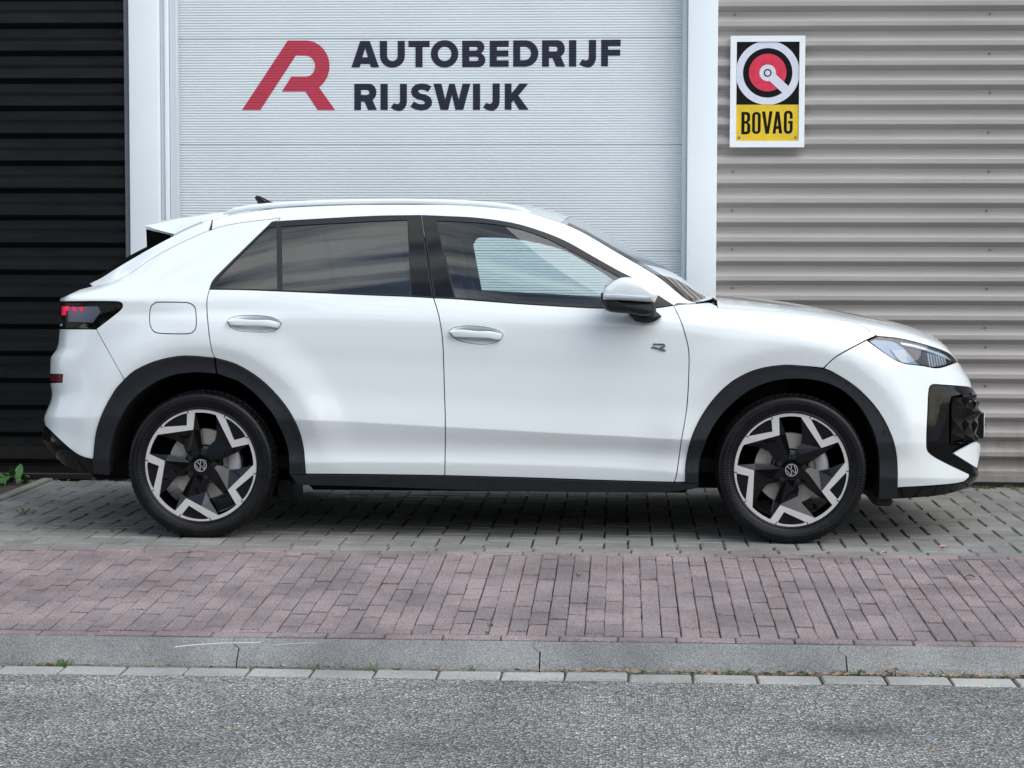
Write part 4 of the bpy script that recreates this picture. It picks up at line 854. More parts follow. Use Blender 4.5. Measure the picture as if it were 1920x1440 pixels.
OUTLINE = {
 'front_bumper': [[1624.79,9.346],[1629.53,9.232],[1634.26,9.123],[1638.97,9.019],[1643.69,8.891],[1648.43,8.762],[1653.19,8.64],[1658.01,8.526],[1662.87,8.42],[1668.07,8.31],[1673.33,8.202],[1678.68,8.106],[1684.18,8.035],[1689.88,7.998],[1695.41,7.996],[1701.08,8.014],[1706.85,8.047],[1712.66,8.091],[1718.49,8.14],[1724.29,8.187],[1730.05,8.228],[1736.06,8.254],[1742.09,8.27],[1748.1,8.295],[1754.0,8.349],[1759.88,8.455],[1765.99,8.626],[1772.53,8.854],[1779.66,9.063],[1787.81,9.207],[1797.8,9.369],[1814.47,9.672],[1880.0,9.609],[1880.0,9.375],[1880.0,9.125],[1880.0,8.875],[1880.0,8.625],[1880.0,8.25],[1880.0,8.0],[1880.0,7.652],[1821.15,7.235],[1810.54,7.215],[1802.63,7.092],[1795.6,6.986],[1789.01,6.916],[1783.02,6.867],[1777.75,6.825],[1772.8,6.788],[1767.97,6.752],[1763.26,6.718],[1758.49,6.687],[1753.24,6.663],[1748.14,6.594],[1744.65,6.447],[1742.6,6.254],[1741.85,6.009],[1741.27,5.854],[1740.85,5.702],[1740.54,5.549],[1740.3,5.395],[1740.09,5.242],[1739.87,5.089],[1739.61,4.954],[1739.29,4.849],[1738.96,4.743],[1738.63,4.637],[1738.32,4.531],[1738.03,4.424],[1737.77,4.318],[1737.57,4.213],[1737.43,4.107],[1737.38,4.001],[1737.43,3.192],[1737.6,2.892],[1738.39,2.748],[1740.48,2.629],[1744.11,2.524],[1748.16,2.43],[1752.31,2.344],[1756.41,2.264],[1760.14,2.189],[1763.99,2.113],[1767.77,2.039],[1771.61,1.958],[1775.52,1.868],[1779.65,1.778],[1783.96,1.688],[1788.81,1.595],[1793.96,1.499],[1799.2,1.4],[1804.52,1.292],[1804.45,1.097],[1800.85,0.924],[1797.13,0.815],[1791.44,0.793],[1785.78,0.778],[1780.43,0.766],[1775.34,0.756],[1770.42,0.748],[1765.56,0.74],[1760.65,0.732],[1756.1,0.724],[1751.22,0.716],[1746.01,0.71],[1740.56,0.705],[1734.95,0.7],[1729.19,0.696],[1723.33,0.692],[1717.4,0.687],[1711.43,0.683],[1705.47,0.678],[1699.54,0.673],[1693.67,0.668],[1687.84,0.662],[1682.05,0.656],[1682.12,0.784],[1682.29,0.912],[1682.48,1.074],[1682.64,1.311],[1682.73,1.548],[1682.69,1.784],[1682.49,2.015],[1682.03,2.184],[1681.36,2.352],[1680.51,2.523],[1679.47,2.693],[1678.22,2.862],[1676.74,3.147],[1675.0,4.0],[1672.97,4.104],[1670.7,4.206],[1668.3,4.306],[1665.74,4.406],[1663.01,4.505],[1660.13,4.602],[1657.07,4.697],[1653.88,4.79],[1650.52,4.88],[1646.98,4.967],[1643.54,5.058],[1639.92,5.155],[1636.17,5.249],[1632.27,5.34],[1628.26,5.428],[1624.17,5.513],[1619.95,5.595],[1615.67,5.675],[1611.34,5.751],[1606.95,5.825],[1602.48,5.895],[1597.82,5.961],[1593.03,6.031],[1588.14,6.108],[1583.17,6.181],[1578.14,6.251],[1573.08,6.319],[1568.0,6.384],[1562.94,6.449],[1557.11,6.508],[1551.01,6.553],[1544.9,6.597],[1549.21,6.719],[1553.47,6.843],[1557.81,6.967],[1562.36,7.132],[1567.63,7.313],[1573.29,7.483],[1579.16,7.646],[1584.76,7.8],[1590.42,7.956],[1596.14,8.177],[1601.87,8.424],[1607.57,8.675],[1613.3,8.931],[1619.05,9.15]],
 'front_fender': [[1262.18,11.793],[1267.3,12.006],[1272.12,12.28],[1276.63,12.568],[1280.75,12.806],[1284.95,13.021],[1289.38,13.188],[1294.12,13.316],[1299.61,13.466],[1305.77,13.574],[1312.62,13.605],[1319.9,13.556],[1327.17,13.438],[1333.58,13.211],[1339.44,12.912],[1344.9,12.597],[1344.95,12.274],[1351.26,12.265],[1357.52,12.26],[1363.75,12.257],[1369.96,12.256],[1376.14,12.255],[1382.3,12.255],[1388.45,12.255],[1394.57,12.255],[1400.67,12.253],[1406.65,12.252],[1412.63,12.253],[1418.6,12.256],[1424.56,12.26],[1430.51,12.265],[1436.46,12.27],[1442.4,12.276],[1448.34,12.282],[1454.27,12.287],[1460.21,12.292],[1466.15,12.295],[1472.09,12.296],[1478.02,12.295],[1483.95,12.292],[1489.81,12.288],[1495.67,12.285],[1501.53,12.283],[1507.39,12.282],[1513.25,12.282],[1519.11,12.281],[1524.97,12.28],[1530.82,12.278],[1536.67,12.274],[1542.52,12.268],[1548.35,12.26],[1554.18,12.247],[1560.0,12.232],[1565.65,12.216],[1571.31,12.198],[1576.98,12.175],[1582.64,12.142],[1588.25,12.097],[1593.82,12.036],[1599.33,11.927],[1604.68,11.781],[1609.93,11.625],[1614.9,11.449],[1619.72,11.238],[1624.42,11.008],[1629.06,10.659],[1633.69,10.353],[1638.33,10.073],[1643.01,9.905],[1636.96,9.734],[1630.89,9.566],[1624.8,9.392],[1619.07,9.199],[1613.32,8.993],[1607.59,8.738],[1601.88,8.486],[1596.16,8.239],[1590.44,7.996],[1584.77,7.839],[1579.17,7.685],[1573.29,7.521],[1567.62,7.352],[1562.34,7.17],[1557.55,6.988],[1552.97,6.861],[1548.46,6.733],[1543.89,6.608],[1537.71,6.61],[1531.52,6.614],[1525.33,6.618],[1519.14,6.621],[1512.94,6.622],[1507.19,6.623],[1501.44,6.626],[1495.67,6.629],[1489.9,6.632],[1484.12,6.633],[1478.4,6.631],[1472.69,6.625],[1466.99,6.612],[1460.93,6.594],[1454.84,6.575],[1448.74,6.553],[1442.64,6.527],[1436.57,6.499],[1430.55,6.467],[1424.6,6.43],[1418.74,6.389],[1412.99,6.342],[1407.57,6.293],[1402.18,6.239],[1396.83,6.18],[1391.55,6.117],[1386.36,6.05],[1381.28,5.982],[1376.34,5.916],[1371.56,5.847],[1366.95,5.774],[1362.45,5.698],[1358.06,5.618],[1353.77,5.534],[1349.6,5.448],[1345.55,5.36],[1341.59,5.269],[1337.75,5.176],[1334.03,5.081],[1330.45,4.989],[1326.99,4.915],[1323.41,4.834],[1319.98,4.751],[1316.68,4.666],[1313.53,4.581],[1310.53,4.494],[1307.69,4.406],[1304.99,4.318],[1302.43,4.23],[1300.05,4.141],[1298.03,4.059],[1296.17,3.469],[1294.49,2.884],[1292.97,2.726],[1291.58,2.566],[1290.31,2.406],[1289.14,2.247],[1288.07,2.094],[1287.1,1.918],[1286.32,1.699],[1285.83,1.483],[1285.57,1.267],[1285.44,1.05],[1285.38,0.91],[1285.28,0.793],[1285.07,0.676],[1279.78,0.67],[1274.51,0.665],[1269.25,0.659],[1264.0,0.653],[1266.25,0.763],[1267.99,0.875],[1268.99,0.994],[1269.93,1.215],[1270.82,1.441],[1271.66,1.667],[1272.48,1.898],[1273.27,2.091],[1274.06,2.256],[1274.86,2.426],[1275.68,2.599],[1276.53,2.772],[1277.42,2.943],[1278.41,4.016],[1279.45,4.108],[1280.53,4.199],[1281.64,4.291],[1282.74,4.382],[1283.82,4.473],[1284.85,4.565],[1285.81,4.656],[1286.66,4.748],[1287.38,4.84],[1287.99,4.933],[1288.53,5.034],[1289.01,5.156],[1289.43,5.277],[1289.81,5.399],[1290.15,5.52],[1290.44,5.642],[1290.72,5.763],[1290.98,5.884],[1291.23,6.006],[1291.47,6.144],[1291.69,6.273],[1291.87,6.402],[1291.98,6.531],[1292.03,6.661],[1291.99,6.79],[1291.86,6.919],[1291.61,7.058],[1290.92,7.243],[1289.72,7.426],[1288.14,7.606],[1286.52,7.775],[1284.82,7.943],[1283.03,8.197],[1281.16,8.49],[1279.17,8.787],[1277.02,9.14],[1274.96,9.547],[1272.7,9.95],[1270.31,10.397],[1267.86,10.869],[1265.16,11.349]],
 'front_door': [[812.98,10.933],[818.83,10.934],[824.73,10.936],[830.62,10.938],[836.51,10.94],[842.38,10.942],[848.26,10.942],[854.13,10.94],[860.0,10.935],[866.05,10.928],[872.1,10.92],[878.14,10.911],[884.19,10.901],[890.24,10.891],[896.28,10.88],[902.32,10.869],[908.37,10.857],[914.41,10.845],[920.46,10.833],[926.5,10.821],[932.54,10.809],[938.58,10.797],[944.62,10.785],[950.65,10.774],[956.65,10.763],[962.69,10.753],[968.78,10.744],[974.85,10.737],[980.9,10.731],[986.95,10.727],[993.0,10.724],[999.09,10.722],[1005.17,10.72],[1011.26,10.718],[1017.35,10.716],[1023.44,10.714],[1029.53,10.711],[1035.62,10.708],[1041.71,10.705],[1047.8,10.701],[1053.89,10.696],[1059.98,10.692],[1066.07,10.686],[1072.16,10.681],[1078.25,10.676],[1084.35,10.671],[1090.44,10.667],[1096.53,10.664],[1102.63,10.662],[1108.72,10.662],[1114.81,10.663],[1120.91,10.666],[1127.0,10.671],[1132.88,10.679],[1138.76,10.689],[1144.65,10.702],[1150.55,10.718],[1156.48,10.737],[1162.38,10.76],[1168.22,10.786],[1174.08,10.815],[1179.96,10.848],[1185.85,10.885],[1191.73,10.925],[1197.61,10.968],[1203.5,11.006],[1209.38,11.027],[1215.25,11.051],[1221.11,11.08],[1226.95,11.113],[1232.87,11.162],[1238.94,11.234],[1244.93,11.33],[1250.81,11.454],[1256.58,11.607],[1262.18,11.793],[1265.16,11.349],[1267.86,10.869],[1270.31,10.397],[1272.7,9.95],[1274.96,9.547],[1277.02,9.14],[1279.17,8.787],[1281.16,8.49],[1283.03,8.197],[1284.82,7.943],[1286.52,7.775],[1288.14,7.606],[1289.72,7.426],[1290.92,7.243],[1291.61,7.058],[1291.86,6.919],[1291.99,6.79],[1292.03,6.661],[1291.98,6.531],[1291.87,6.402],[1291.69,6.273],[1291.47,6.144],[1291.23,6.006],[1290.98,5.884],[1290.72,5.763],[1290.44,5.642],[1290.15,5.52],[1289.81,5.399],[1289.43,5.277],[1289.01,5.156],[1288.53,5.034],[1287.99,4.933],[1287.38,4.84],[1286.66,4.748],[1285.81,4.656],[1284.85,4.565],[1283.82,4.473],[1282.74,4.382],[1281.64,4.291],[1280.53,4.199],[1279.45,4.108],[1278.41,4.016],[1277.42,2.943],[1276.53,2.772],[1275.68,2.599],[1274.86,2.426],[1274.06,2.256],[1273.27,2.091],[1272.48,1.898],[1271.66,1.667],[1270.82,1.441],[1269.93,1.215],[1268.99,0.994],[1267.99,0.875],[1266.25,0.763],[1264.0,0.653],[1258.0,0.649],[1252.0,0.644],[1245.98,0.64],[1239.94,0.636],[1233.86,0.632],[1227.92,0.629],[1221.97,0.625],[1215.99,0.622],[1210.0,0.618],[1204.0,0.615],[1198.0,0.611],[1192.0,0.608],[1186.0,0.605],[1180.0,0.603],[1174.01,0.6],[1168.03,0.598],[1162.08,0.596],[1156.06,0.595],[1150.02,0.594],[1144.01,0.593],[1138.0,0.592],[1132.0,0.591],[1126.0,0.591],[1120.0,0.59],[1114.0,0.59],[1108.0,0.59],[1102.0,0.59],[1096.0,0.59],[1090.0,0.59],[1084.0,0.59],[1078.0,0.59],[1072.0,0.59],[1066.0,0.591],[1060.0,0.591],[1054.0,0.591],[1048.0,0.591],[1042.0,0.592],[1036.0,0.592],[1030.0,0.592],[1024.0,0.592],[1018.0,0.592],[1012.0,0.593],[1006.0,0.593],[1000.0,0.593],[994.07,0.593],[988.14,0.593],[982.21,0.593],[976.28,0.593],[970.34,0.593],[964.37,0.593],[958.42,0.593],[952.54,0.593],[946.64,0.593],[940.72,0.593],[934.79,0.593],[928.86,0.593],[922.94,0.593],[917.01,0.593],[911.08,0.593],[905.15,0.593],[899.22,0.593],[893.29,0.593],[887.36,0.593],[881.43,0.593],[875.51,0.593],[869.58,0.593],[863.65,0.593],[857.72,0.594],[851.79,0.594],[845.86,0.595],[839.93,0.596],[834.0,0.597],[834.07,0.703],[834.14,0.81],[834.23,0.917],[834.32,1.059],[834.42,1.325],[834.51,1.591],[834.6,1.86],[834.69,2.062],[834.78,2.189],[834.85,2.318],[834.92,2.449],[834.97,2.581],[835.0,2.713],[835.02,2.845],[835.02,2.976],[835.0,4.03],[834.94,4.129],[834.86,4.228],[834.74,4.327],[834.59,4.425],[834.42,4.524],[834.24,4.623],[834.04,4.722],[833.83,4.821],[833.62,4.921],[833.41,5.027],[833.2,5.161],[833.0,5.295],[832.82,5.423],[832.66,5.552],[832.52,5.68],[832.39,5.809],[832.25,5.938],[832.11,6.074],[831.96,6.218],[831.79,6.363],[831.59,6.507],[831.36,6.651],[831.09,6.795],[830.78,6.938],[830.42,7.086],[829.99,7.237],[829.47,7.388],[828.84,7.538],[828.09,7.689],[827.24,7.84],[826.29,7.99],[825.26,8.247],[824.15,8.508],[822.96,8.771],[821.6,9.049],[820.01,9.382],[818.29,9.719],[816.5,10.07],[814.7,10.501]],
 'rear_door': [[392.95,11.056],[399.04,11.052],[405.14,11.048],[411.24,11.045],[417.33,11.041],[423.43,11.038],[429.52,11.035],[435.62,11.033],[441.73,11.03],[447.86,11.028],[453.93,11.026],[459.99,11.024],[465.85,11.022],[471.73,11.019],[477.62,11.017],[483.5,11.015],[489.39,11.013],[495.27,11.012],[501.16,11.01],[507.04,11.008],[512.93,11.006],[518.81,11.004],[524.7,11.003],[530.58,11.001],[536.47,10.997],[542.35,10.989],[548.24,10.982],[554.13,10.974],[560.02,10.967],[566.1,10.96],[572.19,10.953],[578.27,10.947],[584.36,10.941],[590.45,10.935],[596.54,10.93],[602.62,10.925],[608.71,10.921],[614.79,10.917],[620.88,10.914],[626.97,10.911],[633.05,10.909],[639.14,10.907],[645.23,10.905],[651.31,10.903],[657.4,10.902],[663.48,10.901],[669.57,10.901],[675.66,10.9],[681.74,10.9],[687.83,10.899],[693.94,10.899],[700.05,10.899],[706.11,10.9],[712.19,10.903],[718.27,10.906],[724.36,10.91],[730.45,10.914],[736.55,10.919],[742.64,10.925],[748.73,10.93],[754.82,10.935],[760.91,10.939],[767.0,10.942],[772.75,10.944],[778.5,10.944],[784.25,10.943],[790.0,10.941],[795.75,10.939],[801.5,10.937],[807.25,10.935],[812.98,10.933],[814.7,10.501],[816.5,10.07],[818.29,9.719],[820.01,9.382],[821.6,9.049],[822.96,8.771],[824.15,8.508],[825.26,8.247],[826.29,7.99],[827.24,7.84],[828.09,7.689],[828.84,7.538],[829.47,7.388],[829.99,7.237],[830.42,7.086],[830.78,6.938],[831.09,6.795],[831.36,6.651],[831.59,6.507],[831.79,6.363],[831.96,6.218],[832.11,6.074],[832.25,5.938],[832.39,5.809],[832.52,5.68],[832.66,5.552],[832.82,5.423],[833.0,5.295],[833.2,5.161],[833.41,5.027],[833.62,4.921],[833.83,4.821],[834.04,4.722],[834.24,4.623],[834.42,4.524],[834.59,4.425],[834.74,4.327],[834.86,4.228],[834.94,4.129],[835.0,4.03],[835.02,2.976],[835.02,2.845],[835.0,2.713],[834.97,2.581],[834.92,2.449],[834.85,2.318],[834.78,2.189],[834.69,2.062],[834.6,1.86],[834.51,1.591],[834.42,1.325],[834.32,1.059],[834.23,0.917],[834.14,0.81],[834.07,0.703],[834.0,0.597],[827.89,0.596],[821.78,0.596],[815.7,0.596],[809.63,0.596],[803.54,0.596],[797.45,0.596],[791.36,0.596],[785.27,0.596],[779.18,0.596],[773.09,0.596],[767.0,0.596],[760.91,0.597],[754.82,0.597],[748.73,0.597],[742.64,0.597],[736.55,0.597],[730.45,0.597],[724.36,0.596],[718.27,0.596],[712.19,0.596],[706.11,0.596],[700.05,0.595],[693.98,0.595],[687.91,0.595],[681.86,0.594],[675.81,0.594],[669.77,0.593],[663.73,0.593],[657.69,0.592],[651.65,0.592],[645.61,0.592],[639.58,0.591],[633.54,0.591],[627.51,0.591],[621.47,0.59],[615.42,0.59],[609.38,0.59],[603.33,0.589],[597.26,0.588],[591.2,0.588],[585.13,0.587],[579.07,0.586],[573.01,0.586],[572.47,0.704],[572.01,0.823],[571.6,0.942],[571.19,1.132],[570.75,1.388],[570.26,1.643],[569.69,1.9],[569.02,2.062],[568.19,2.162],[567.16,2.262],[565.86,2.365],[564.31,2.469],[562.52,2.572],[560.51,2.673],[558.28,2.773],[555.85,2.87],[553.25,2.965],[550.5,4.004],[547.59,4.09],[544.53,4.175],[541.32,4.26],[537.97,4.342],[534.49,4.424],[530.88,4.504],[527.15,4.582],[523.12,4.664],[518.98,4.745],[514.74,4.825],[510.41,4.905],[505.99,4.984],[501.47,5.08],[496.86,5.178],[492.14,5.274],[487.33,5.366],[482.83,5.448],[478.21,5.528],[473.48,5.604],[468.65,5.679],[463.74,5.75],[458.77,5.819],[453.75,5.885],[448.68,5.947],[443.51,6.008],[438.04,6.072],[432.42,6.127],[426.69,6.175],[420.89,6.219],[415.07,6.262],[409.27,6.307],[403.55,6.355],[401.53,6.481],[399.51,6.608],[398.18,6.739],[397.26,6.906],[396.31,7.065],[395.25,7.212],[394.23,7.359],[393.25,7.506],[392.31,7.653],[391.44,7.801],[390.63,7.949],[389.93,8.156],[389.18,8.411],[388.5,8.668],[388.0,8.924],[387.83,9.222],[388.02,9.533],[388.38,9.848],[388.68,10.15],[389.53,10.492],[391.15,10.834]],
 'quarter_panel': [[120.0,13.0],[133.31,13.021],[149.61,12.992],[167.98,12.91],[184.71,12.812],[197.02,12.769],[207.3,12.775],[216.07,12.816],[223.5,12.859],[230.13,12.894],[236.16,12.918],[241.79,12.934],[247.13,12.94],[252.06,12.944],[256.77,12.951],[261.33,12.961],[265.81,12.974],[270.25,12.986],[274.69,12.996],[279.17,13.005],[283.74,13.011],[288.44,13.013],[293.32,13.009],[298.3,13.004],[303.44,13.001],[308.67,12.999],[313.93,12.997],[319.21,12.995],[324.52,12.993],[329.84,12.991],[335.19,12.989],[340.55,12.987],[345.92,12.987],[351.31,12.987],[356.72,12.988],[362.14,12.99],[367.56,12.994],[373.0,12.999],[378.79,13.009],[384.63,13.021],[390.52,13.031],[396.47,13.039],[402.5,13.042],[408.57,13.041],[414.68,13.036],[420.82,13.027],[426.99,13.012],[433.04,12.999],[439.12,12.993],[445.24,12.989],[451.37,12.985],[457.44,12.982],[463.55,12.979],[469.68,12.976],[475.82,12.973],[481.97,12.97],[488.12,12.968],[494.28,12.966],[500.43,12.965],[506.58,12.964],[512.72,12.965],[518.86,12.968],[524.99,12.971],[523.98,12.906],[516.97,12.888],[509.97,12.871],[505.66,12.812],[501.35,12.752],[497.05,12.696],[492.74,12.639],[488.44,12.584],[484.14,12.529],[479.84,12.474],[475.54,12.419],[471.24,12.364],[466.94,12.309],[462.64,12.253],[458.34,12.197],[454.06,12.14],[449.79,12.082],[445.44,12.023],[441.11,11.963],[436.79,11.902],[432.49,11.841],[428.19,11.779],[423.89,11.718],[419.61,11.656],[415.33,11.593],[411.07,11.53],[406.82,11.466],[403.09,11.404],[399.7,11.337],[396.82,11.263],[394.58,11.163],[392.95,11.056],[391.15,10.834],[389.53,10.492],[388.68,10.15],[388.38,9.848],[388.02,9.533],[387.83,9.222],[388.0,8.924],[388.5,8.668],[389.18,8.411],[389.93,8.156],[390.63,7.949],[391.44,7.801],[392.31,7.653],[393.25,7.506],[394.23,7.359],[395.25,7.212],[396.31,7.065],[397.26,6.906],[398.18,6.739],[399.51,6.608],[401.53,6.481],[403.55,6.355],[397.53,6.371],[391.53,6.39],[385.53,6.411],[379.55,6.434],[373.58,6.456],[367.62,6.477],[361.66,6.496],[355.72,6.512],[349.78,6.524],[343.85,6.53],[337.56,6.529],[331.26,6.523],[324.96,6.51],[318.69,6.491],[312.44,6.468],[306.22,6.439],[300.03,6.405],[294.05,6.368],[288.18,6.325],[282.33,6.274],[276.53,6.218],[270.79,6.156],[265.15,6.089],[259.62,6.018],[254.21,5.948],[248.87,5.865],[243.91,5.765],[239.11,5.659],[234.27,5.556],[231.64,5.693],[228.98,5.829],[226.08,5.964],[223.08,6.109],[220.04,6.256],[216.99,6.404],[213.87,6.552],[210.67,6.702],[207.46,6.853],[204.26,7.004],[201.06,7.133],[197.83,7.266],[194.58,7.405],[191.32,7.55],[188.02,7.705],[184.7,7.869],[181.5,8.056],[178.36,8.287],[183.7,8.329],[188.99,8.378],[194.23,8.44],[199.43,8.514],[204.55,8.604],[209.62,8.71],[214.93,8.832],[220.17,8.969],[225.1,9.155],[229.23,9.369],[230.3,9.596],[228.74,9.804],[222.97,9.908],[215.92,9.929],[209.78,9.936],[203.69,9.943],[197.65,9.949],[191.65,9.955],[185.63,9.96],[179.57,9.964],[173.44,9.967],[167.21,9.97],[160.84,9.972],[154.29,9.973],[147.45,9.974],[140.25,9.974],[132.57,9.974],[123.95,9.973],[113.51,9.969],[95.82,9.957],[75.01,9.949],[69.91,10.435],[84.46,10.749],[98.17,11.074],[107.24,11.278],[108.76,11.517],[106.85,11.792],[105.29,12.07],[101.46,12.346],[103.68,12.531],[106.48,12.717],[111.47,12.88]],
 'rear_bumper': [[76.44,9.005],[93.94,9.001],[109.58,9.002],[120.54,8.993],[129.12,8.956],[136.98,8.89],[144.38,8.807],[151.47,8.711],[158.33,8.606],[165.07,8.496],[171.74,8.383],[178.36,8.27],[181.5,8.04],[184.71,7.858],[188.04,7.694],[191.34,7.541],[194.6,7.396],[197.85,7.258],[201.07,7.126],[204.27,6.998],[207.47,6.846],[210.68,6.696],[213.88,6.547],[216.99,6.399],[220.05,6.252],[223.08,6.106],[226.08,5.962],[228.98,5.828],[231.64,5.692],[234.27,5.556],[230.17,5.453],[226.0,5.351],[222.02,5.245],[218.47,5.13],[215.16,5.005],[211.85,4.89],[208.67,4.775],[205.71,4.657],[202.9,4.538],[200.32,4.417],[197.93,4.294],[195.72,4.17],[193.78,4.046],[191.8,3.0],[189.96,2.893],[188.28,2.783],[186.73,2.669],[185.35,2.553],[184.15,2.436],[183.17,2.316],[182.43,2.194],[181.87,2.071],[181.46,1.9],[181.13,1.659],[180.83,1.419],[180.51,1.179],[179.69,0.96],[174.15,0.948],[168.58,0.933],[163.3,0.931],[158.27,0.945],[153.59,0.972],[149.27,1.025],[145.11,1.102],[140.89,1.185],[136.62,1.274],[132.3,1.369],[127.83,1.468],[123.24,1.573],[118.46,1.677],[113.25,1.78],[107.51,1.868],[101.33,1.952],[94.55,2.044],[87.1,2.187],[78.59,2.406],[74.23,2.838],[30.0,3.625],[30.0,4.0],[30.0,4.25],[30.0,4.375],[30.0,4.5],[30.0,4.625],[30.0,4.75],[30.0,4.875],[30.0,5.057],[30.0,5.25],[30.0,5.375],[68.26,5.615],[85.64,5.598],[97.32,5.609],[107.22,5.619],[115.36,5.623],[116.27,5.769],[117.0,5.915],[117.52,6.065],[109.63,6.078],[100.28,6.084],[89.06,6.086],[75.39,6.109],[75.56,6.298],[75.26,6.488],[74.44,6.681],[73.18,6.88],[30.0,7.116],[72.51,7.336],[72.24,7.562],[70.69,7.793],[73.16,8.017],[74.92,8.181],[75.45,8.346],[75.32,8.513],[75.11,8.679],[75.3,8.844]],
 'rear_skirt': [[78.59,2.346],[87.11,2.13],[94.58,1.995],[101.4,1.909],[107.61,1.825],[113.34,1.737],[118.55,1.635],[123.33,1.531],[127.92,1.426],[132.37,1.327],[136.68,1.233],[140.94,1.144],[145.15,1.061],[149.08,0.99],[153.09,0.946],[157.81,0.919],[162.89,0.904],[168.24,0.907],[173.86,0.923],[179.43,0.935],[178.31,0.78],[177.1,0.626],[175.63,0.47],[173.99,0.313],[167.49,0.298],[160.66,0.277],[153.55,0.252],[146.2,0.228],[138.85,0.207],[131.74,0.195],[125.15,0.195],[119.22,0.208],[112.96,0.236],[106.86,0.274],[101.24,0.323],[96.2,0.38],[91.59,0.442],[87.99,0.506],[85.04,0.576],[82.87,0.658],[81.23,0.743],[80.1,0.83],[79.47,0.919],[79.66,1.032],[71.71,1.285],[30.0,1.5],[30.0,1.75],[72.84,2.044]],
 'reflector': [[75.38,6.063],[88.55,6.04],[99.45,6.037],[108.56,6.032],[116.29,6.02],[115.73,5.843],[114.87,5.668],[106.96,5.677],[97.45,5.682],[86.32,5.686],[72.59,5.715],[74.77,5.885]],
 'tail_light': [[30.0,9.875],[82.0,9.906],[102.01,9.922],[116.64,9.932],[126.32,9.935],[134.41,9.935],[141.84,9.933],[148.82,9.93],[155.46,9.926],[161.82,9.921],[168.02,9.915],[174.11,9.908],[180.11,9.9],[186.05,9.892],[191.95,9.882],[197.86,9.873],[203.79,9.865],[209.78,9.859],[215.82,9.854],[222.26,9.849],[227.7,9.779],[228.78,9.416],[224.72,9.205],[219.91,9.011],[214.79,8.87],[209.61,8.747],[204.55,8.637],[199.42,8.544],[194.23,8.466],[188.99,8.401],[183.7,8.348],[178.36,8.304],[171.75,8.418],[165.09,8.531],[158.37,8.642],[151.51,8.747],[144.44,8.844],[137.05,8.929],[129.17,8.996],[120.61,9.022],[109.65,9.028],[94.0,9.027],[76.37,9.032],[74.31,9.143],[72.25,9.25],[30.0,9.356],[30.0,9.5],[30.0,9.625],[30.0,9.75]],
 'tail_panel': [[112.57,9.763],[122.65,9.766],[130.86,9.762],[138.26,9.753],[145.14,9.742],[151.65,9.728],[157.75,9.713],[163.73,9.695],[169.61,9.675],[175.4,9.652],[181.14,9.626],[183.22,9.434],[185.35,9.234],[181.29,9.123],[177.23,9.025],[173.13,8.931],[169.02,8.838],[162.54,8.947],[155.96,9.04],[149.21,9.108],[142.19,9.164],[134.78,9.209],[126.75,9.241],[117.43,9.257],[105.09,9.261],[106.55,9.36],[107.97,9.459],[109.49,9.559],[111.01,9.66]],
 'tail_dark': [[104.99,9.234],[117.32,9.229],[126.63,9.213],[134.65,9.18],[142.06,9.133],[149.1,9.076],[155.86,9.004],[162.46,8.899],[168.96,8.789],[164.05,8.753],[159.06,8.719],[152.08,8.825],[144.87,8.924],[137.31,9.006],[129.27,9.049],[120.42,9.072],[108.99,9.078]],
 'tail_led1': [[79.43,9.765],[98.69,9.784],[114.67,9.799],[113.99,9.651],[99.73,9.631],[97.59,9.474],[79.41,9.465],[79.47,9.563],[79.49,9.663]],
 'tail_led2': [[128.26,9.771],[134.36,9.774],[136.05,9.711],[135.58,9.601],[129.71,9.622]],
 'tail_led3': [[145.39,9.743],[151.12,9.741],[151.62,9.569],[147.04,9.577]],
 'fuel_flap': [[280.83,9.007],[282.01,9.303],[284.32,9.572],[291.6,9.863],[295.99,9.914],[300.57,9.921],[306.24,9.924],[311.89,9.925],[317.53,9.925],[323.16,9.923],[328.78,9.919],[334.41,9.913],[340.03,9.904],[345.64,9.893],[351.24,9.873],[356.56,9.807],[360.83,9.681],[364.21,9.5],[366.01,9.269],[366.84,9.005],[367.44,8.763],[368.02,8.519],[368.5,8.274],[368.77,8.031],[368.84,7.891],[367.11,7.708],[361.32,7.576],[355.57,7.546],[349.4,7.543],[343.39,7.549],[337.37,7.555],[331.32,7.564],[325.26,7.573],[319.2,7.584],[313.13,7.596],[307.04,7.609],[300.94,7.624],[295.12,7.649],[289.83,7.701],[286.26,7.782],[283.56,7.882],[281.76,7.98],[280.81,8.153],[280.37,8.365],[280.17,8.579],[280.32,8.794]],
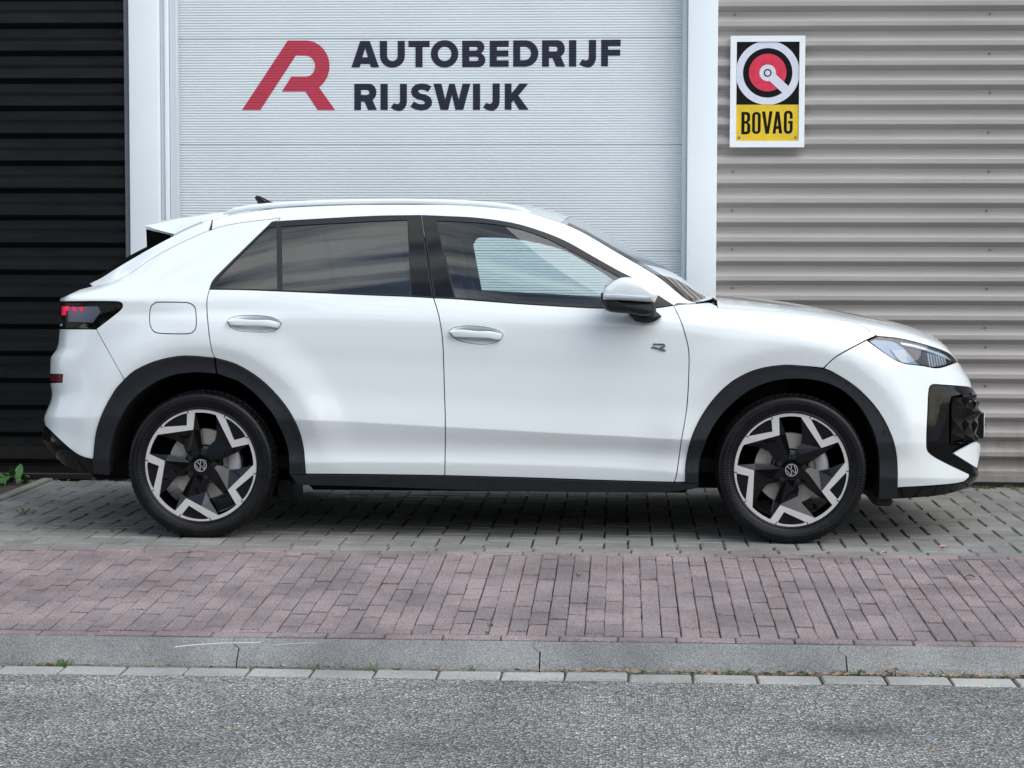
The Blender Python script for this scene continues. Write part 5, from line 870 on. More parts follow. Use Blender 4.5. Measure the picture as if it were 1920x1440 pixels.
 'arch_trim_rear_a': [[179.23,0.957],[180.14,1.175],[180.52,1.416],[180.88,1.657],[181.27,1.898],[181.74,2.07],[182.35,2.194],[183.14,2.316],[184.15,2.436],[185.37,2.553],[186.76,2.669],[188.31,2.783],[189.98,2.893],[191.81,3.0],[193.78,4.046],[195.72,4.17],[197.9,4.295],[200.2,4.419],[202.68,4.543],[205.39,4.664],[208.29,4.783],[211.48,4.898],[214.91,5.011],[218.47,5.13],[222.3,5.247],[226.34,5.361],[230.58,5.471],[234.99,5.577],[239.57,5.679],[244.31,5.775],[249.2,5.865],[254.21,5.948],[259.42,6.026],[264.87,6.101],[270.52,6.167],[276.32,6.226],[282.22,6.279],[288.15,6.326],[294.05,6.368],[300.03,6.405],[306.22,6.437],[312.43,6.465],[318.68,6.487],[324.96,6.505],[331.25,6.518],[337.55,6.526],[343.85,6.53],[350.03,6.528],[356.23,6.519],[362.44,6.506],[368.66,6.489],[374.88,6.471],[381.12,6.452],[387.36,6.434],[393.6,6.418],[398.1,6.397],[402.57,6.369],[403.09,6.206],[403.63,6.044],[404.36,5.898],[405.17,5.76],[405.99,5.622],[399.99,5.636],[393.98,5.653],[387.98,5.671],[381.98,5.686],[375.99,5.698],[370.0,5.703],[363.83,5.704],[357.62,5.704],[351.4,5.701],[345.2,5.695],[339.04,5.683],[332.96,5.666],[326.98,5.642],[321.03,5.61],[315.1,5.572],[309.21,5.527],[303.39,5.476],[297.73,5.418],[292.28,5.354],[286.99,5.284],[282.17,5.214],[277.36,5.14],[272.6,5.063],[267.91,4.985],[263.34,4.912],[258.89,4.835],[254.62,4.754],[250.55,4.669],[246.71,4.58],[242.93,4.482],[239.35,4.378],[235.97,4.27],[232.79,4.158],[229.83,4.042],[227.1,2.99],[224.56,2.895],[222.16,2.798],[219.92,2.701],[217.87,2.602],[216.04,2.5],[214.4,2.396],[212.94,2.29],[211.66,2.183],[210.54,2.076],[209.57,1.933],[208.71,1.701],[208.1,1.47],[207.78,1.239],[207.69,1.008],[207.45,0.858],[207.25,0.711],[207.02,0.564],[206.65,0.417],[200.3,0.407],[193.87,0.391],[187.29,0.369],[180.47,0.342],[173.38,0.309],[175.14,0.472],[176.72,0.635],[178.03,0.796]],
 'arch_trim_rear_b': [[405.06,6.354],[410.56,6.305],[416.14,6.261],[421.74,6.218],[427.32,6.173],[432.84,6.125],[438.24,6.071],[443.51,6.008],[448.66,5.947],[453.73,5.884],[458.75,5.818],[463.72,5.749],[468.63,5.678],[473.47,5.604],[478.21,5.527],[482.83,5.448],[487.33,5.366],[492.14,5.274],[496.86,5.178],[501.47,5.08],[505.99,4.984],[510.41,4.905],[514.74,4.825],[518.98,4.745],[523.12,4.664],[527.15,4.582],[530.88,4.504],[534.49,4.424],[537.97,4.342],[541.32,4.26],[544.53,4.175],[547.59,4.09],[550.5,4.004],[553.25,2.965],[555.85,2.87],[558.28,2.773],[560.51,2.673],[562.52,2.572],[564.31,2.469],[565.86,2.365],[567.16,2.262],[568.19,2.162],[569.02,2.062],[569.69,1.9],[570.26,1.643],[570.75,1.388],[571.19,1.132],[571.6,0.942],[572.01,0.823],[572.47,0.704],[573.01,0.586],[567.01,0.584],[561.01,0.583],[555.01,0.581],[549.0,0.58],[543.0,0.579],[542.73,0.704],[542.62,0.83],[542.56,0.956],[542.48,1.171],[542.26,1.433],[541.83,1.693],[541.11,1.954],[540.0,2.082],[538.55,2.181],[536.86,2.28],[534.96,2.379],[532.86,2.478],[530.57,2.576],[528.12,2.673],[525.53,2.768],[522.81,2.861],[519.97,2.951],[516.83,3.856],[513.47,4.082],[509.91,4.169],[506.17,4.255],[502.28,4.34],[498.25,4.423],[494.13,4.504],[489.92,4.585],[485.72,4.662],[481.4,4.74],[476.97,4.816],[472.42,4.89],[467.76,4.963],[462.97,5.041],[458.08,5.125],[453.07,5.203],[447.78,5.273],[442.2,5.334],[436.45,5.388],[430.59,5.438],[424.69,5.485],[418.8,5.533],[412.99,5.584],[408.49,5.609],[407.67,5.747],[406.86,5.886],[406.12,6.028],[405.59,6.191]],
 'arch_trim_front': [[1285.07,0.676],[1285.28,0.793],[1285.38,0.91],[1285.44,1.05],[1285.57,1.267],[1285.83,1.483],[1286.32,1.699],[1287.1,1.918],[1288.07,2.094],[1289.14,2.247],[1290.31,2.406],[1291.58,2.566],[1292.97,2.726],[1294.49,2.884],[1296.17,3.469],[1298.03,4.059],[1300.05,4.141],[1302.43,4.23],[1304.99,4.318],[1307.69,4.406],[1310.53,4.494],[1313.53,4.581],[1316.68,4.666],[1319.98,4.751],[1323.41,4.834],[1326.99,4.915],[1330.45,4.989],[1334.03,5.081],[1337.75,5.176],[1341.59,5.269],[1345.55,5.36],[1349.6,5.448],[1353.77,5.534],[1358.06,5.618],[1362.45,5.698],[1366.95,5.774],[1371.56,5.847],[1376.34,5.916],[1381.28,5.982],[1386.36,6.05],[1391.55,6.117],[1396.83,6.18],[1402.18,6.239],[1407.57,6.293],[1412.99,6.342],[1418.74,6.389],[1424.6,6.43],[1430.55,6.467],[1436.57,6.499],[1442.64,6.527],[1448.74,6.553],[1454.84,6.575],[1460.93,6.594],[1466.99,6.612],[1472.69,6.626],[1478.42,6.635],[1484.16,6.64],[1489.95,6.642],[1495.73,6.64],[1501.49,6.636],[1507.23,6.63],[1512.94,6.622],[1518.58,6.613],[1524.26,6.604],[1529.96,6.594],[1535.64,6.581],[1541.28,6.566],[1546.86,6.546],[1552.34,6.521],[1557.71,6.488],[1562.94,6.449],[1568.2,6.399],[1573.38,6.342],[1578.47,6.277],[1583.48,6.205],[1588.39,6.127],[1593.2,6.044],[1597.91,5.967],[1602.51,5.896],[1606.95,5.825],[1611.34,5.751],[1615.67,5.675],[1619.95,5.595],[1624.17,5.513],[1628.26,5.428],[1632.27,5.34],[1636.17,5.249],[1639.92,5.155],[1643.54,5.058],[1646.98,4.967],[1650.52,4.88],[1653.88,4.79],[1657.07,4.697],[1660.13,4.602],[1663.01,4.505],[1665.74,4.406],[1668.3,4.306],[1670.7,4.206],[1672.97,4.104],[1675.01,4.0],[1676.78,3.148],[1678.3,2.862],[1679.57,2.693],[1680.61,2.523],[1681.43,2.353],[1682.03,2.184],[1682.41,2.028],[1682.66,1.821],[1682.8,1.604],[1682.85,1.386],[1682.83,1.169],[1682.75,0.973],[1682.62,0.855],[1682.47,0.737],[1682.31,0.618],[1682.18,0.5],[1682.08,0.381],[1682.04,0.263],[1676.05,0.264],[1670.07,0.266],[1664.07,0.267],[1658.06,0.268],[1652.05,0.269],[1646.04,0.269],[1646.29,0.384],[1646.59,0.5],[1646.91,0.615],[1647.23,0.73],[1647.52,0.845],[1647.78,0.96],[1647.97,1.145],[1648.09,1.369],[1648.1,1.593],[1648.03,1.806],[1647.89,2.015],[1647.65,2.169],[1647.27,2.326],[1646.74,2.483],[1646.02,2.64],[1645.08,2.796],[1643.9,2.957],[1642.57,3.59],[1641.07,4.049],[1639.38,4.149],[1637.49,4.247],[1635.38,4.343],[1633.03,4.437],[1630.36,4.533],[1627.53,4.629],[1624.54,4.724],[1621.38,4.817],[1618.06,4.907],[1614.56,4.995],[1610.89,5.097],[1607.03,5.195],[1602.88,5.29],[1598.45,5.382],[1593.73,5.469],[1588.81,5.551],[1583.72,5.627],[1578.46,5.696],[1573.07,5.757],[1568.1,5.806],[1562.95,5.849],[1557.64,5.888],[1552.21,5.921],[1546.7,5.951],[1541.14,5.977],[1535.56,5.999],[1530.01,6.022],[1523.98,6.042],[1517.87,6.055],[1511.71,6.062],[1505.52,6.064],[1499.33,6.062],[1493.14,6.057],[1486.98,6.049],[1481.25,6.04],[1475.5,6.027],[1469.74,6.012],[1463.99,5.993],[1458.28,5.972],[1452.64,5.946],[1447.08,5.915],[1441.39,5.879],[1435.67,5.84],[1429.97,5.798],[1424.33,5.753],[1418.78,5.704],[1413.36,5.651],[1408.1,5.593],[1403.05,5.529],[1398.03,5.459],[1393.09,5.386],[1388.23,5.309],[1383.47,5.229],[1378.81,5.146],[1374.24,5.061],[1369.78,4.98],[1365.43,4.912],[1361.19,4.843],[1357.06,4.773],[1353.11,4.702],[1349.33,4.628],[1345.7,4.552],[1342.22,4.474],[1338.91,4.395],[1335.77,4.314],[1332.81,4.232],[1330.04,4.149],[1327.47,4.068],[1325.02,3.66],[1322.67,2.901],[1320.48,2.744],[1318.44,2.584],[1316.56,2.423],[1314.86,2.265],[1313.33,2.109],[1312.01,1.94],[1311.01,1.723],[1310.44,1.506],[1310.19,1.29],[1310.14,1.072],[1310.17,0.919],[1310.17,0.797],[1310.0,0.677],[1303.76,0.677],[1297.54,0.677],[1291.37,0.676]],
 'sensor_rear': [[202.64,4.007],[205.31,4.062],[207.9,4.004],[205.21,3.112]],
 'sensor_front': [[1655.1,4.289],[1658.61,4.361],[1662.08,4.293],[1658.6,4.203]],
 'sill_trim': [[545.0,0.569],[550.6,0.568],[556.21,0.567],[561.81,0.566],[567.41,0.566],[573.01,0.565],[578.95,0.566],[584.89,0.566],[590.84,0.566],[596.78,0.566],[602.73,0.566],[608.67,0.567],[614.6,0.567],[620.53,0.567],[626.45,0.567],[632.38,0.567],[638.3,0.567],[644.22,0.567],[650.14,0.567],[656.07,0.568],[661.99,0.568],[667.92,0.568],[673.85,0.569],[679.78,0.569],[685.71,0.57],[691.66,0.57],[697.61,0.571],[703.54,0.571],[709.45,0.572],[715.37,0.573],[721.3,0.573],[727.23,0.574],[733.16,0.574],[739.09,0.575],[745.03,0.575],[750.96,0.576],[756.89,0.576],[762.82,0.576],[768.75,0.577],[774.68,0.577],[780.62,0.577],[786.55,0.577],[792.48,0.578],[798.41,0.578],[804.34,0.578],[810.26,0.578],[816.17,0.578],[822.1,0.578],[828.05,0.578],[834.0,0.578],[839.93,0.579],[845.86,0.579],[851.79,0.579],[857.72,0.579],[863.65,0.579],[869.58,0.579],[875.51,0.579],[881.44,0.579],[887.37,0.579],[893.3,0.579],[899.23,0.579],[905.15,0.579],[911.08,0.579],[917.01,0.579],[922.94,0.578],[928.87,0.578],[934.8,0.578],[940.72,0.578],[946.64,0.577],[952.55,0.577],[958.42,0.577],[964.38,0.576],[970.34,0.576],[976.28,0.576],[982.21,0.575],[988.14,0.575],[994.07,0.575],[1000.0,0.575],[1006.0,0.575],[1012.0,0.575],[1018.0,0.575],[1024.0,0.574],[1030.0,0.574],[1036.0,0.574],[1042.0,0.574],[1048.0,0.574],[1054.0,0.573],[1060.0,0.573],[1066.0,0.573],[1072.0,0.573],[1078.0,0.572],[1084.0,0.572],[1090.0,0.572],[1096.0,0.572],[1102.0,0.572],[1108.0,0.572],[1114.0,0.572],[1120.0,0.572],[1126.0,0.573],[1132.0,0.573],[1138.0,0.574],[1144.01,0.575],[1150.02,0.576],[1156.06,0.577],[1162.08,0.578],[1168.03,0.58],[1174.01,0.582],[1180.0,0.584],[1186.0,0.587],[1192.0,0.589],[1198.0,0.592],[1204.0,0.596],[1210.0,0.599],[1215.99,0.602],[1221.97,0.606],[1227.92,0.609],[1233.86,0.613],[1239.94,0.617],[1245.98,0.621],[1252.0,0.625],[1258.0,0.629],[1264.0,0.633],[1269.75,0.637],[1275.51,0.64],[1281.29,0.644],[1287.1,0.647],[1292.85,0.65],[1298.54,0.653],[1304.26,0.655],[1310.0,0.657],[1307.0,0.514],[1300.06,0.475],[1293.1,0.443],[1287.12,0.425],[1281.07,0.407],[1275.05,0.388],[1269.05,0.369],[1263.05,0.351],[1257.05,0.334],[1251.04,0.318],[1245.02,0.304],[1238.96,0.292],[1232.86,0.282],[1226.94,0.275],[1221.05,0.269],[1215.14,0.264],[1209.21,0.259],[1203.28,0.254],[1197.35,0.249],[1191.42,0.245],[1185.49,0.24],[1179.56,0.236],[1173.63,0.232],[1167.72,0.229],[1161.84,0.225],[1155.89,0.222],[1149.91,0.219],[1143.96,0.216],[1138.03,0.213],[1132.09,0.21],[1126.16,0.207],[1120.22,0.204],[1114.29,0.202],[1108.35,0.199],[1102.42,0.197],[1096.48,0.194],[1090.55,0.192],[1084.61,0.19],[1078.68,0.188],[1072.74,0.186],[1066.81,0.184],[1060.87,0.183],[1054.94,0.181],[1049.0,0.179],[1043.07,0.178],[1037.14,0.176],[1031.2,0.175],[1025.27,0.173],[1019.33,0.172],[1013.4,0.171],[1007.46,0.169],[1001.53,0.168],[995.6,0.167],[989.66,0.166],[983.73,0.165],[977.79,0.164],[971.85,0.163],[965.89,0.162],[959.9,0.161],[953.96,0.161],[947.99,0.16],[942.0,0.159],[936.0,0.159],[930.0,0.158],[924.0,0.158],[918.0,0.158],[912.0,0.158],[906.0,0.158],[900.0,0.158],[894.0,0.158],[888.0,0.158],[882.0,0.158],[876.0,0.158],[870.0,0.159],[864.0,0.159],[858.0,0.16],[852.0,0.161],[846.0,0.161],[839.99,0.162],[833.99,0.163],[827.98,0.164],[821.95,0.165],[815.96,0.166],[809.98,0.168],[803.99,0.169],[797.99,0.17],[791.99,0.172],[785.99,0.173],[779.99,0.175],[774.0,0.176],[768.0,0.178],[762.0,0.179],[756.0,0.181],[750.0,0.182],[744.0,0.184],[738.0,0.185],[732.0,0.187],[726.0,0.188],[720.0,0.189],[714.0,0.191],[708.02,0.192],[702.04,0.193],[696.03,0.194],[690.01,0.196],[684.01,0.197],[678.0,0.198],[672.0,0.199],[666.0,0.199],[660.0,0.2],[654.12,0.201],[648.24,0.202],[642.36,0.202],[636.48,0.202],[630.6,0.203],[624.71,0.203],[618.83,0.203],[612.95,0.203],[607.07,0.204],[601.18,0.204],[595.3,0.204],[589.42,0.204],[583.53,0.204],[577.65,0.204],[571.77,0.204],[565.89,0.204],[560.02,0.205],[556.26,0.295],[552.51,0.386],[548.75,0.477]],
 'rear_window_frame': [[392.95,11.056],[394.58,11.163],[396.82,11.263],[399.7,11.337],[403.09,11.404],[406.82,11.466],[411.07,11.53],[415.33,11.593],[419.61,11.656],[423.89,11.718],[428.19,11.779],[432.49,11.841],[436.79,11.902],[441.11,11.963],[445.44,12.023],[449.79,12.082],[454.06,12.14],[458.34,12.197],[462.64,12.253],[466.94,12.309],[471.24,12.364],[475.54,12.419],[479.84,12.474],[484.14,12.529],[488.44,12.584],[492.74,12.639],[497.05,12.696],[501.35,12.752],[505.66,12.812],[509.97,12.871],[515.72,12.87],[521.46,12.87],[527.22,12.869],[532.98,12.868],[538.95,12.866],[544.92,12.865],[550.89,12.864],[556.86,12.864],[562.83,12.864],[568.79,12.865],[574.75,12.865],[580.72,12.866],[586.68,12.867],[592.64,12.868],[598.61,12.869],[604.57,12.871],[610.53,12.872],[616.49,12.873],[622.45,12.875],[628.41,12.877],[634.38,12.878],[640.34,12.88],[646.3,12.883],[652.26,12.885],[658.23,12.887],[664.19,12.89],[670.16,12.893],[676.13,12.895],[682.09,12.899],[688.07,12.902],[694.05,12.905],[700.06,12.909],[706.02,12.912],[712.01,12.915],[718.01,12.917],[724.01,12.919],[730.01,12.921],[736.01,12.923],[742.02,12.924],[748.02,12.925],[754.02,12.926],[760.02,12.927],[766.02,12.928],[772.02,12.929],[778.02,12.93],[784.02,12.931],[790.02,12.932],[790.89,12.847],[791.75,12.766],[792.62,12.69],[793.48,12.615],[794.34,12.543],[795.21,12.472],[796.07,12.402],[796.94,12.333],[797.8,12.263],[798.67,12.194],[799.53,12.125],[800.39,12.053],[801.26,11.981],[802.12,11.903],[802.99,11.827],[803.85,11.75],[804.71,11.673],[805.58,11.597],[806.44,11.521],[807.31,11.445],[808.17,11.37],[809.03,11.294],[809.89,11.219],[810.76,11.143],[811.62,11.068],[812.48,10.954],[806.81,10.958],[801.13,10.962],[795.44,10.967],[789.75,10.971],[784.07,10.975],[778.38,10.978],[772.69,10.979],[767.0,10.978],[760.91,10.975],[754.82,10.971],[748.73,10.966],[742.64,10.961],[736.55,10.955],[730.46,10.95],[724.36,10.945],[718.27,10.94],[712.19,10.937],[706.11,10.934],[700.05,10.933],[693.94,10.933],[687.83,10.933],[681.74,10.933],[675.66,10.933],[669.57,10.934],[663.48,10.935],[657.4,10.936],[651.31,10.937],[645.22,10.939],[639.14,10.941],[633.05,10.943],[626.96,10.945],[620.88,10.948],[614.79,10.951],[608.71,10.955],[602.62,10.959],[596.53,10.964],[590.44,10.969],[584.36,10.974],[578.27,10.98],[572.18,10.987],[566.1,10.993],[560.02,11.0],[554.12,11.002],[548.23,11.003],[542.35,11.005],[536.46,11.006],[530.58,11.008],[524.69,11.01],[518.81,11.012],[512.92,11.014],[507.04,11.016],[501.15,11.017],[495.26,11.019],[489.38,11.021],[483.49,11.023],[477.61,11.025],[471.73,11.027],[465.85,11.029],[459.98,11.031],[453.92,11.033],[447.85,11.035],[441.72,11.037],[435.61,11.038],[429.52,11.04],[423.42,11.042],[417.33,11.045],[411.24,11.047],[405.14,11.05],[399.04,11.053]],
 'front_window_frame': [[790.82,12.932],[796.85,12.929],[802.88,12.926],[808.9,12.923],[814.91,12.919],[820.92,12.916],[826.98,12.913],[833.0,12.911],[839.01,12.91],[845.02,12.91],[851.03,12.911],[857.04,12.913],[863.05,12.915],[869.06,12.917],[875.06,12.919],[881.06,12.921],[887.05,12.923],[893.03,12.924],[899.16,12.924],[905.28,12.925],[911.4,12.925],[917.52,12.925],[923.63,12.925],[929.72,12.925],[935.81,12.924],[941.88,12.922],[947.93,12.919],[953.94,12.917],[959.9,12.914],[965.57,12.911],[971.2,12.908],[976.8,12.905],[982.37,12.903],[987.92,12.901],[993.44,12.9],[998.95,12.899],[1004.43,12.898],[1009.9,12.898],[1015.55,12.899],[1021.19,12.899],[1026.81,12.9],[1032.41,12.9],[1037.99,12.899],[1043.53,12.897],[1049.04,12.894],[1054.5,12.89],[1059.91,12.884],[1065.04,12.878],[1070.12,12.87],[1075.15,12.862],[1080.16,12.852],[1085.14,12.843],[1090.1,12.834],[1095.07,12.826],[1100.04,12.818],[1105.05,12.811],[1110.12,12.806],[1115.11,12.802],[1120.1,12.798],[1125.08,12.795],[1130.06,12.791],[1135.04,12.786],[1140.02,12.783],[1145.02,12.78],[1150.04,12.777],[1155.08,12.775],[1160.17,12.774],[1165.62,12.778],[1171.2,12.791],[1176.83,12.808],[1182.46,12.827],[1188.0,12.842],[1193.41,12.848],[1198.59,12.842],[1203.67,12.825],[1208.66,12.799],[1213.57,12.762],[1218.4,12.715],[1223.19,12.658],[1227.96,12.592],[1232.75,12.521],[1237.57,12.449],[1242.4,12.366],[1247.23,12.273],[1252.11,12.159],[1257.05,12.019],[1262.1,11.842],[1256.53,11.647],[1250.79,11.489],[1244.91,11.363],[1238.93,11.263],[1232.86,11.189],[1226.95,11.139],[1221.11,11.104],[1215.25,11.074],[1209.38,11.048],[1203.5,11.026],[1197.61,11.007],[1191.73,10.976],[1185.85,10.935],[1179.96,10.899],[1174.08,10.865],[1168.22,10.836],[1162.38,10.81],[1156.48,10.787],[1150.55,10.768],[1144.65,10.751],[1138.76,10.738],[1132.88,10.728],[1127.0,10.721],[1120.91,10.715],[1114.81,10.712],[1108.72,10.711],[1102.63,10.712],[1096.53,10.714],[1090.44,10.717],[1084.35,10.721],[1078.25,10.726],[1072.16,10.731],[1066.07,10.736],[1059.98,10.741],[1053.89,10.746],[1047.8,10.75],[1041.71,10.754],[1035.62,10.757],[1029.53,10.76],[1023.44,10.762],[1017.35,10.765],[1011.26,10.766],[1005.17,10.768],[999.09,10.77],[993.0,10.771],[986.95,10.774],[980.9,10.778],[974.85,10.783],[968.78,10.79],[962.69,10.799],[956.65,10.809],[950.65,10.82],[944.62,10.831],[938.59,10.843],[932.54,10.855],[926.5,10.867],[920.46,10.879],[914.41,10.89],[908.37,10.902],[902.33,10.914],[896.28,10.924],[890.24,10.935],[884.19,10.945],[878.15,10.954],[872.1,10.962],[866.05,10.969],[860.0,10.976],[854.21,10.979],[848.41,10.979],[842.61,10.976],[836.81,10.971],[831.0,10.965],[825.18,10.96],[819.35,10.955],[813.58,10.951],[812.71,11.067],[811.83,11.143],[810.96,11.218],[810.08,11.294],[809.21,11.369],[808.33,11.445],[807.46,11.521],[806.58,11.597],[805.71,11.673],[804.83,11.749],[803.96,11.826],[803.08,11.903],[802.21,11.981],[801.33,12.053],[800.46,12.124],[799.58,12.194],[798.71,12.263],[797.83,12.332],[796.95,12.402],[796.08,12.472],[795.2,12.543],[794.33,12.615],[793.45,12.689],[792.57,12.766],[791.7,12.847]],
 'quarter_glass': [[401.92,11.085],[403.87,11.167],[405.67,11.25],[407.83,11.329],[410.81,11.397],[414.79,11.463],[418.81,11.529],[422.87,11.594],[426.98,11.658],[431.11,11.722],[435.28,11.785],[439.48,11.847],[443.7,11.909],[447.96,11.971],[452.19,12.032],[456.4,12.091],[460.63,12.149],[464.87,12.206],[469.12,12.263],[473.37,12.319],[477.62,12.374],[481.87,12.429],[486.1,12.484],[490.33,12.54],[494.55,12.596],[498.76,12.653],[502.95,12.71],[507.95,12.71],[512.95,12.711],[517.96,12.711],[518.03,12.623],[518.12,12.539],[518.2,12.456],[518.29,12.373],[518.38,12.292],[518.46,12.21],[518.55,12.129],[518.63,12.046],[518.7,11.962],[518.76,11.876],[518.81,11.791],[518.85,11.707],[518.9,11.623],[518.94,11.539],[518.99,11.456],[519.04,11.373],[519.12,11.289],[519.21,11.206],[519.32,11.123],[519.46,11.039],[513.58,11.039],[507.7,11.04],[501.82,11.04],[495.94,11.041],[490.07,11.042],[484.19,11.043],[478.31,11.044],[472.44,11.045],[466.57,11.046],[460.7,11.048],[454.86,11.05],[449.02,11.052],[443.1,11.055],[437.2,11.058],[431.32,11.062],[425.44,11.066],[419.56,11.07],[413.68,11.075],[407.8,11.08]],
 'rear_glass': [[528.47,12.713],[534.39,12.711],[540.31,12.709],[546.23,12.708],[552.16,12.708],[558.08,12.708],[564.0,12.709],[569.91,12.71],[575.82,12.711],[581.73,12.712],[587.65,12.713],[593.56,12.714],[599.47,12.716],[605.38,12.717],[611.3,12.719],[617.21,12.72],[623.12,12.722],[629.03,12.724],[634.94,12.726],[640.85,12.729],[646.76,12.731],[652.68,12.733],[658.59,12.736],[664.5,12.739],[670.42,12.742],[676.33,12.745],[682.25,12.748],[688.17,12.752],[694.11,12.756],[700.06,12.76],[705.8,12.763],[711.56,12.767],[717.33,12.771],[723.11,12.774],[728.88,12.777],[734.66,12.781],[740.43,12.784],[746.21,12.787],[751.98,12.79],[757.76,12.793],[763.53,12.797],[763.77,12.716],[764.01,12.638],[764.25,12.564],[764.49,12.49],[764.72,12.418],[764.96,12.346],[765.2,12.275],[765.44,12.203],[765.68,12.131],[765.91,12.057],[766.15,11.982],[766.39,11.902],[766.63,11.823],[766.86,11.743],[767.1,11.664],[767.34,11.585],[767.58,11.506],[767.81,11.427],[768.05,11.348],[768.29,11.27],[768.52,11.192],[768.76,11.114],[769.0,11.036],[763.04,11.035],[757.08,11.033],[751.12,11.032],[745.16,11.031],[739.2,11.03],[733.24,11.028],[727.28,11.027],[721.32,11.026],[715.36,11.025],[709.41,11.024],[703.47,11.024],[697.52,11.023],[691.53,11.022],[685.56,11.022],[679.6,11.021],[673.64,11.02],[667.68,11.02],[661.72,11.019],[655.76,11.019],[649.8,11.019],[643.84,11.018],[637.88,11.018],[631.92,11.018],[625.96,11.018],[620.0,11.018],[614.0,11.018],[608.0,11.018],[602.0,11.019],[596.0,11.02],[589.99,11.02],[583.99,11.021],[577.99,11.023],[571.99,11.024],[565.99,11.025],[560.0,11.027],[553.99,11.029],[547.98,11.03],[541.98,11.032],[535.97,11.033],[529.97,11.035],[529.83,11.119],[529.73,11.203],[529.64,11.287],[529.56,11.37],[529.5,11.454],[529.45,11.537],[529.4,11.621],[529.35,11.706],[529.31,11.79],[529.26,11.875],[529.19,11.962],[529.12,12.046],[529.04,12.129],[528.96,12.21],[528.88,12.292],[528.79,12.374],[528.71,12.456],[528.63,12.54],[528.55,12.625]],
 'pillar_rear': [[765.53,12.801],[771.28,12.804],[777.03,12.808],[782.77,12.811],[788.52,12.815],[789.44,12.734],[790.35,12.658],[791.27,12.584],[792.19,12.511],[793.1,12.44],[794.02,12.37],[794.93,12.3],[795.85,12.23],[796.76,12.16],[797.68,12.089],[798.59,12.017],[799.51,11.94],[800.43,11.862],[801.34,11.785],[802.26,11.707],[803.17,11.63],[804.09,11.553],[805.0,11.477],[805.92,11.4],[806.83,11.324],[807.75,11.248],[808.66,11.171],[809.57,11.095],[810.49,11.019],[804.93,11.02],[799.36,11.021],[793.79,11.021],[788.21,11.022],[782.64,11.023],[777.07,11.024],[771.5,11.025],[771.24,11.103],[770.98,11.182],[770.72,11.261],[770.46,11.34],[770.2,11.419],[769.94,11.498],[769.69,11.578],[769.43,11.658],[769.17,11.738],[768.91,11.818],[768.65,11.898],[768.39,11.979],[768.13,12.055],[767.87,12.129],[767.61,12.202],[767.35,12.274],[767.09,12.346],[766.83,12.418],[766.57,12.491],[766.31,12.566],[766.05,12.641],[765.79,12.719]],
 'pillar_front': [[793.72,12.815],[799.17,12.811],[804.61,12.808],[810.05,12.804],[815.48,12.801],[816.93,12.725],[818.38,12.653],[819.83,12.583],[821.3,12.514],[822.76,12.447],[824.23,12.38],[825.7,12.314],[827.16,12.248],[828.62,12.182],[830.09,12.115],[831.55,12.047],[833.01,11.978],[834.47,11.904],[835.93,11.83],[837.4,11.757],[838.86,11.684],[840.32,11.611],[841.78,11.538],[843.24,11.466],[844.7,11.393],[846.16,11.321],[847.62,11.249],[849.08,11.176],[850.54,11.104],[852.0,11.031],[846.0,11.03],[840.0,11.028],[834.0,11.027],[827.99,11.025],[821.96,11.024],[815.97,11.023],[815.05,11.099],[814.12,11.175],[813.2,11.251],[812.27,11.327],[811.34,11.403],[810.42,11.48],[809.49,11.556],[808.56,11.633],[807.64,11.71],[806.71,11.787],[805.78,11.865],[804.85,11.943],[803.93,12.019],[803.0,12.091],[802.07,12.161],[801.14,12.231],[800.22,12.301],[799.29,12.371],[798.36,12.441],[797.43,12.512],[796.5,12.585],[795.58,12.659],[794.65,12.735]],
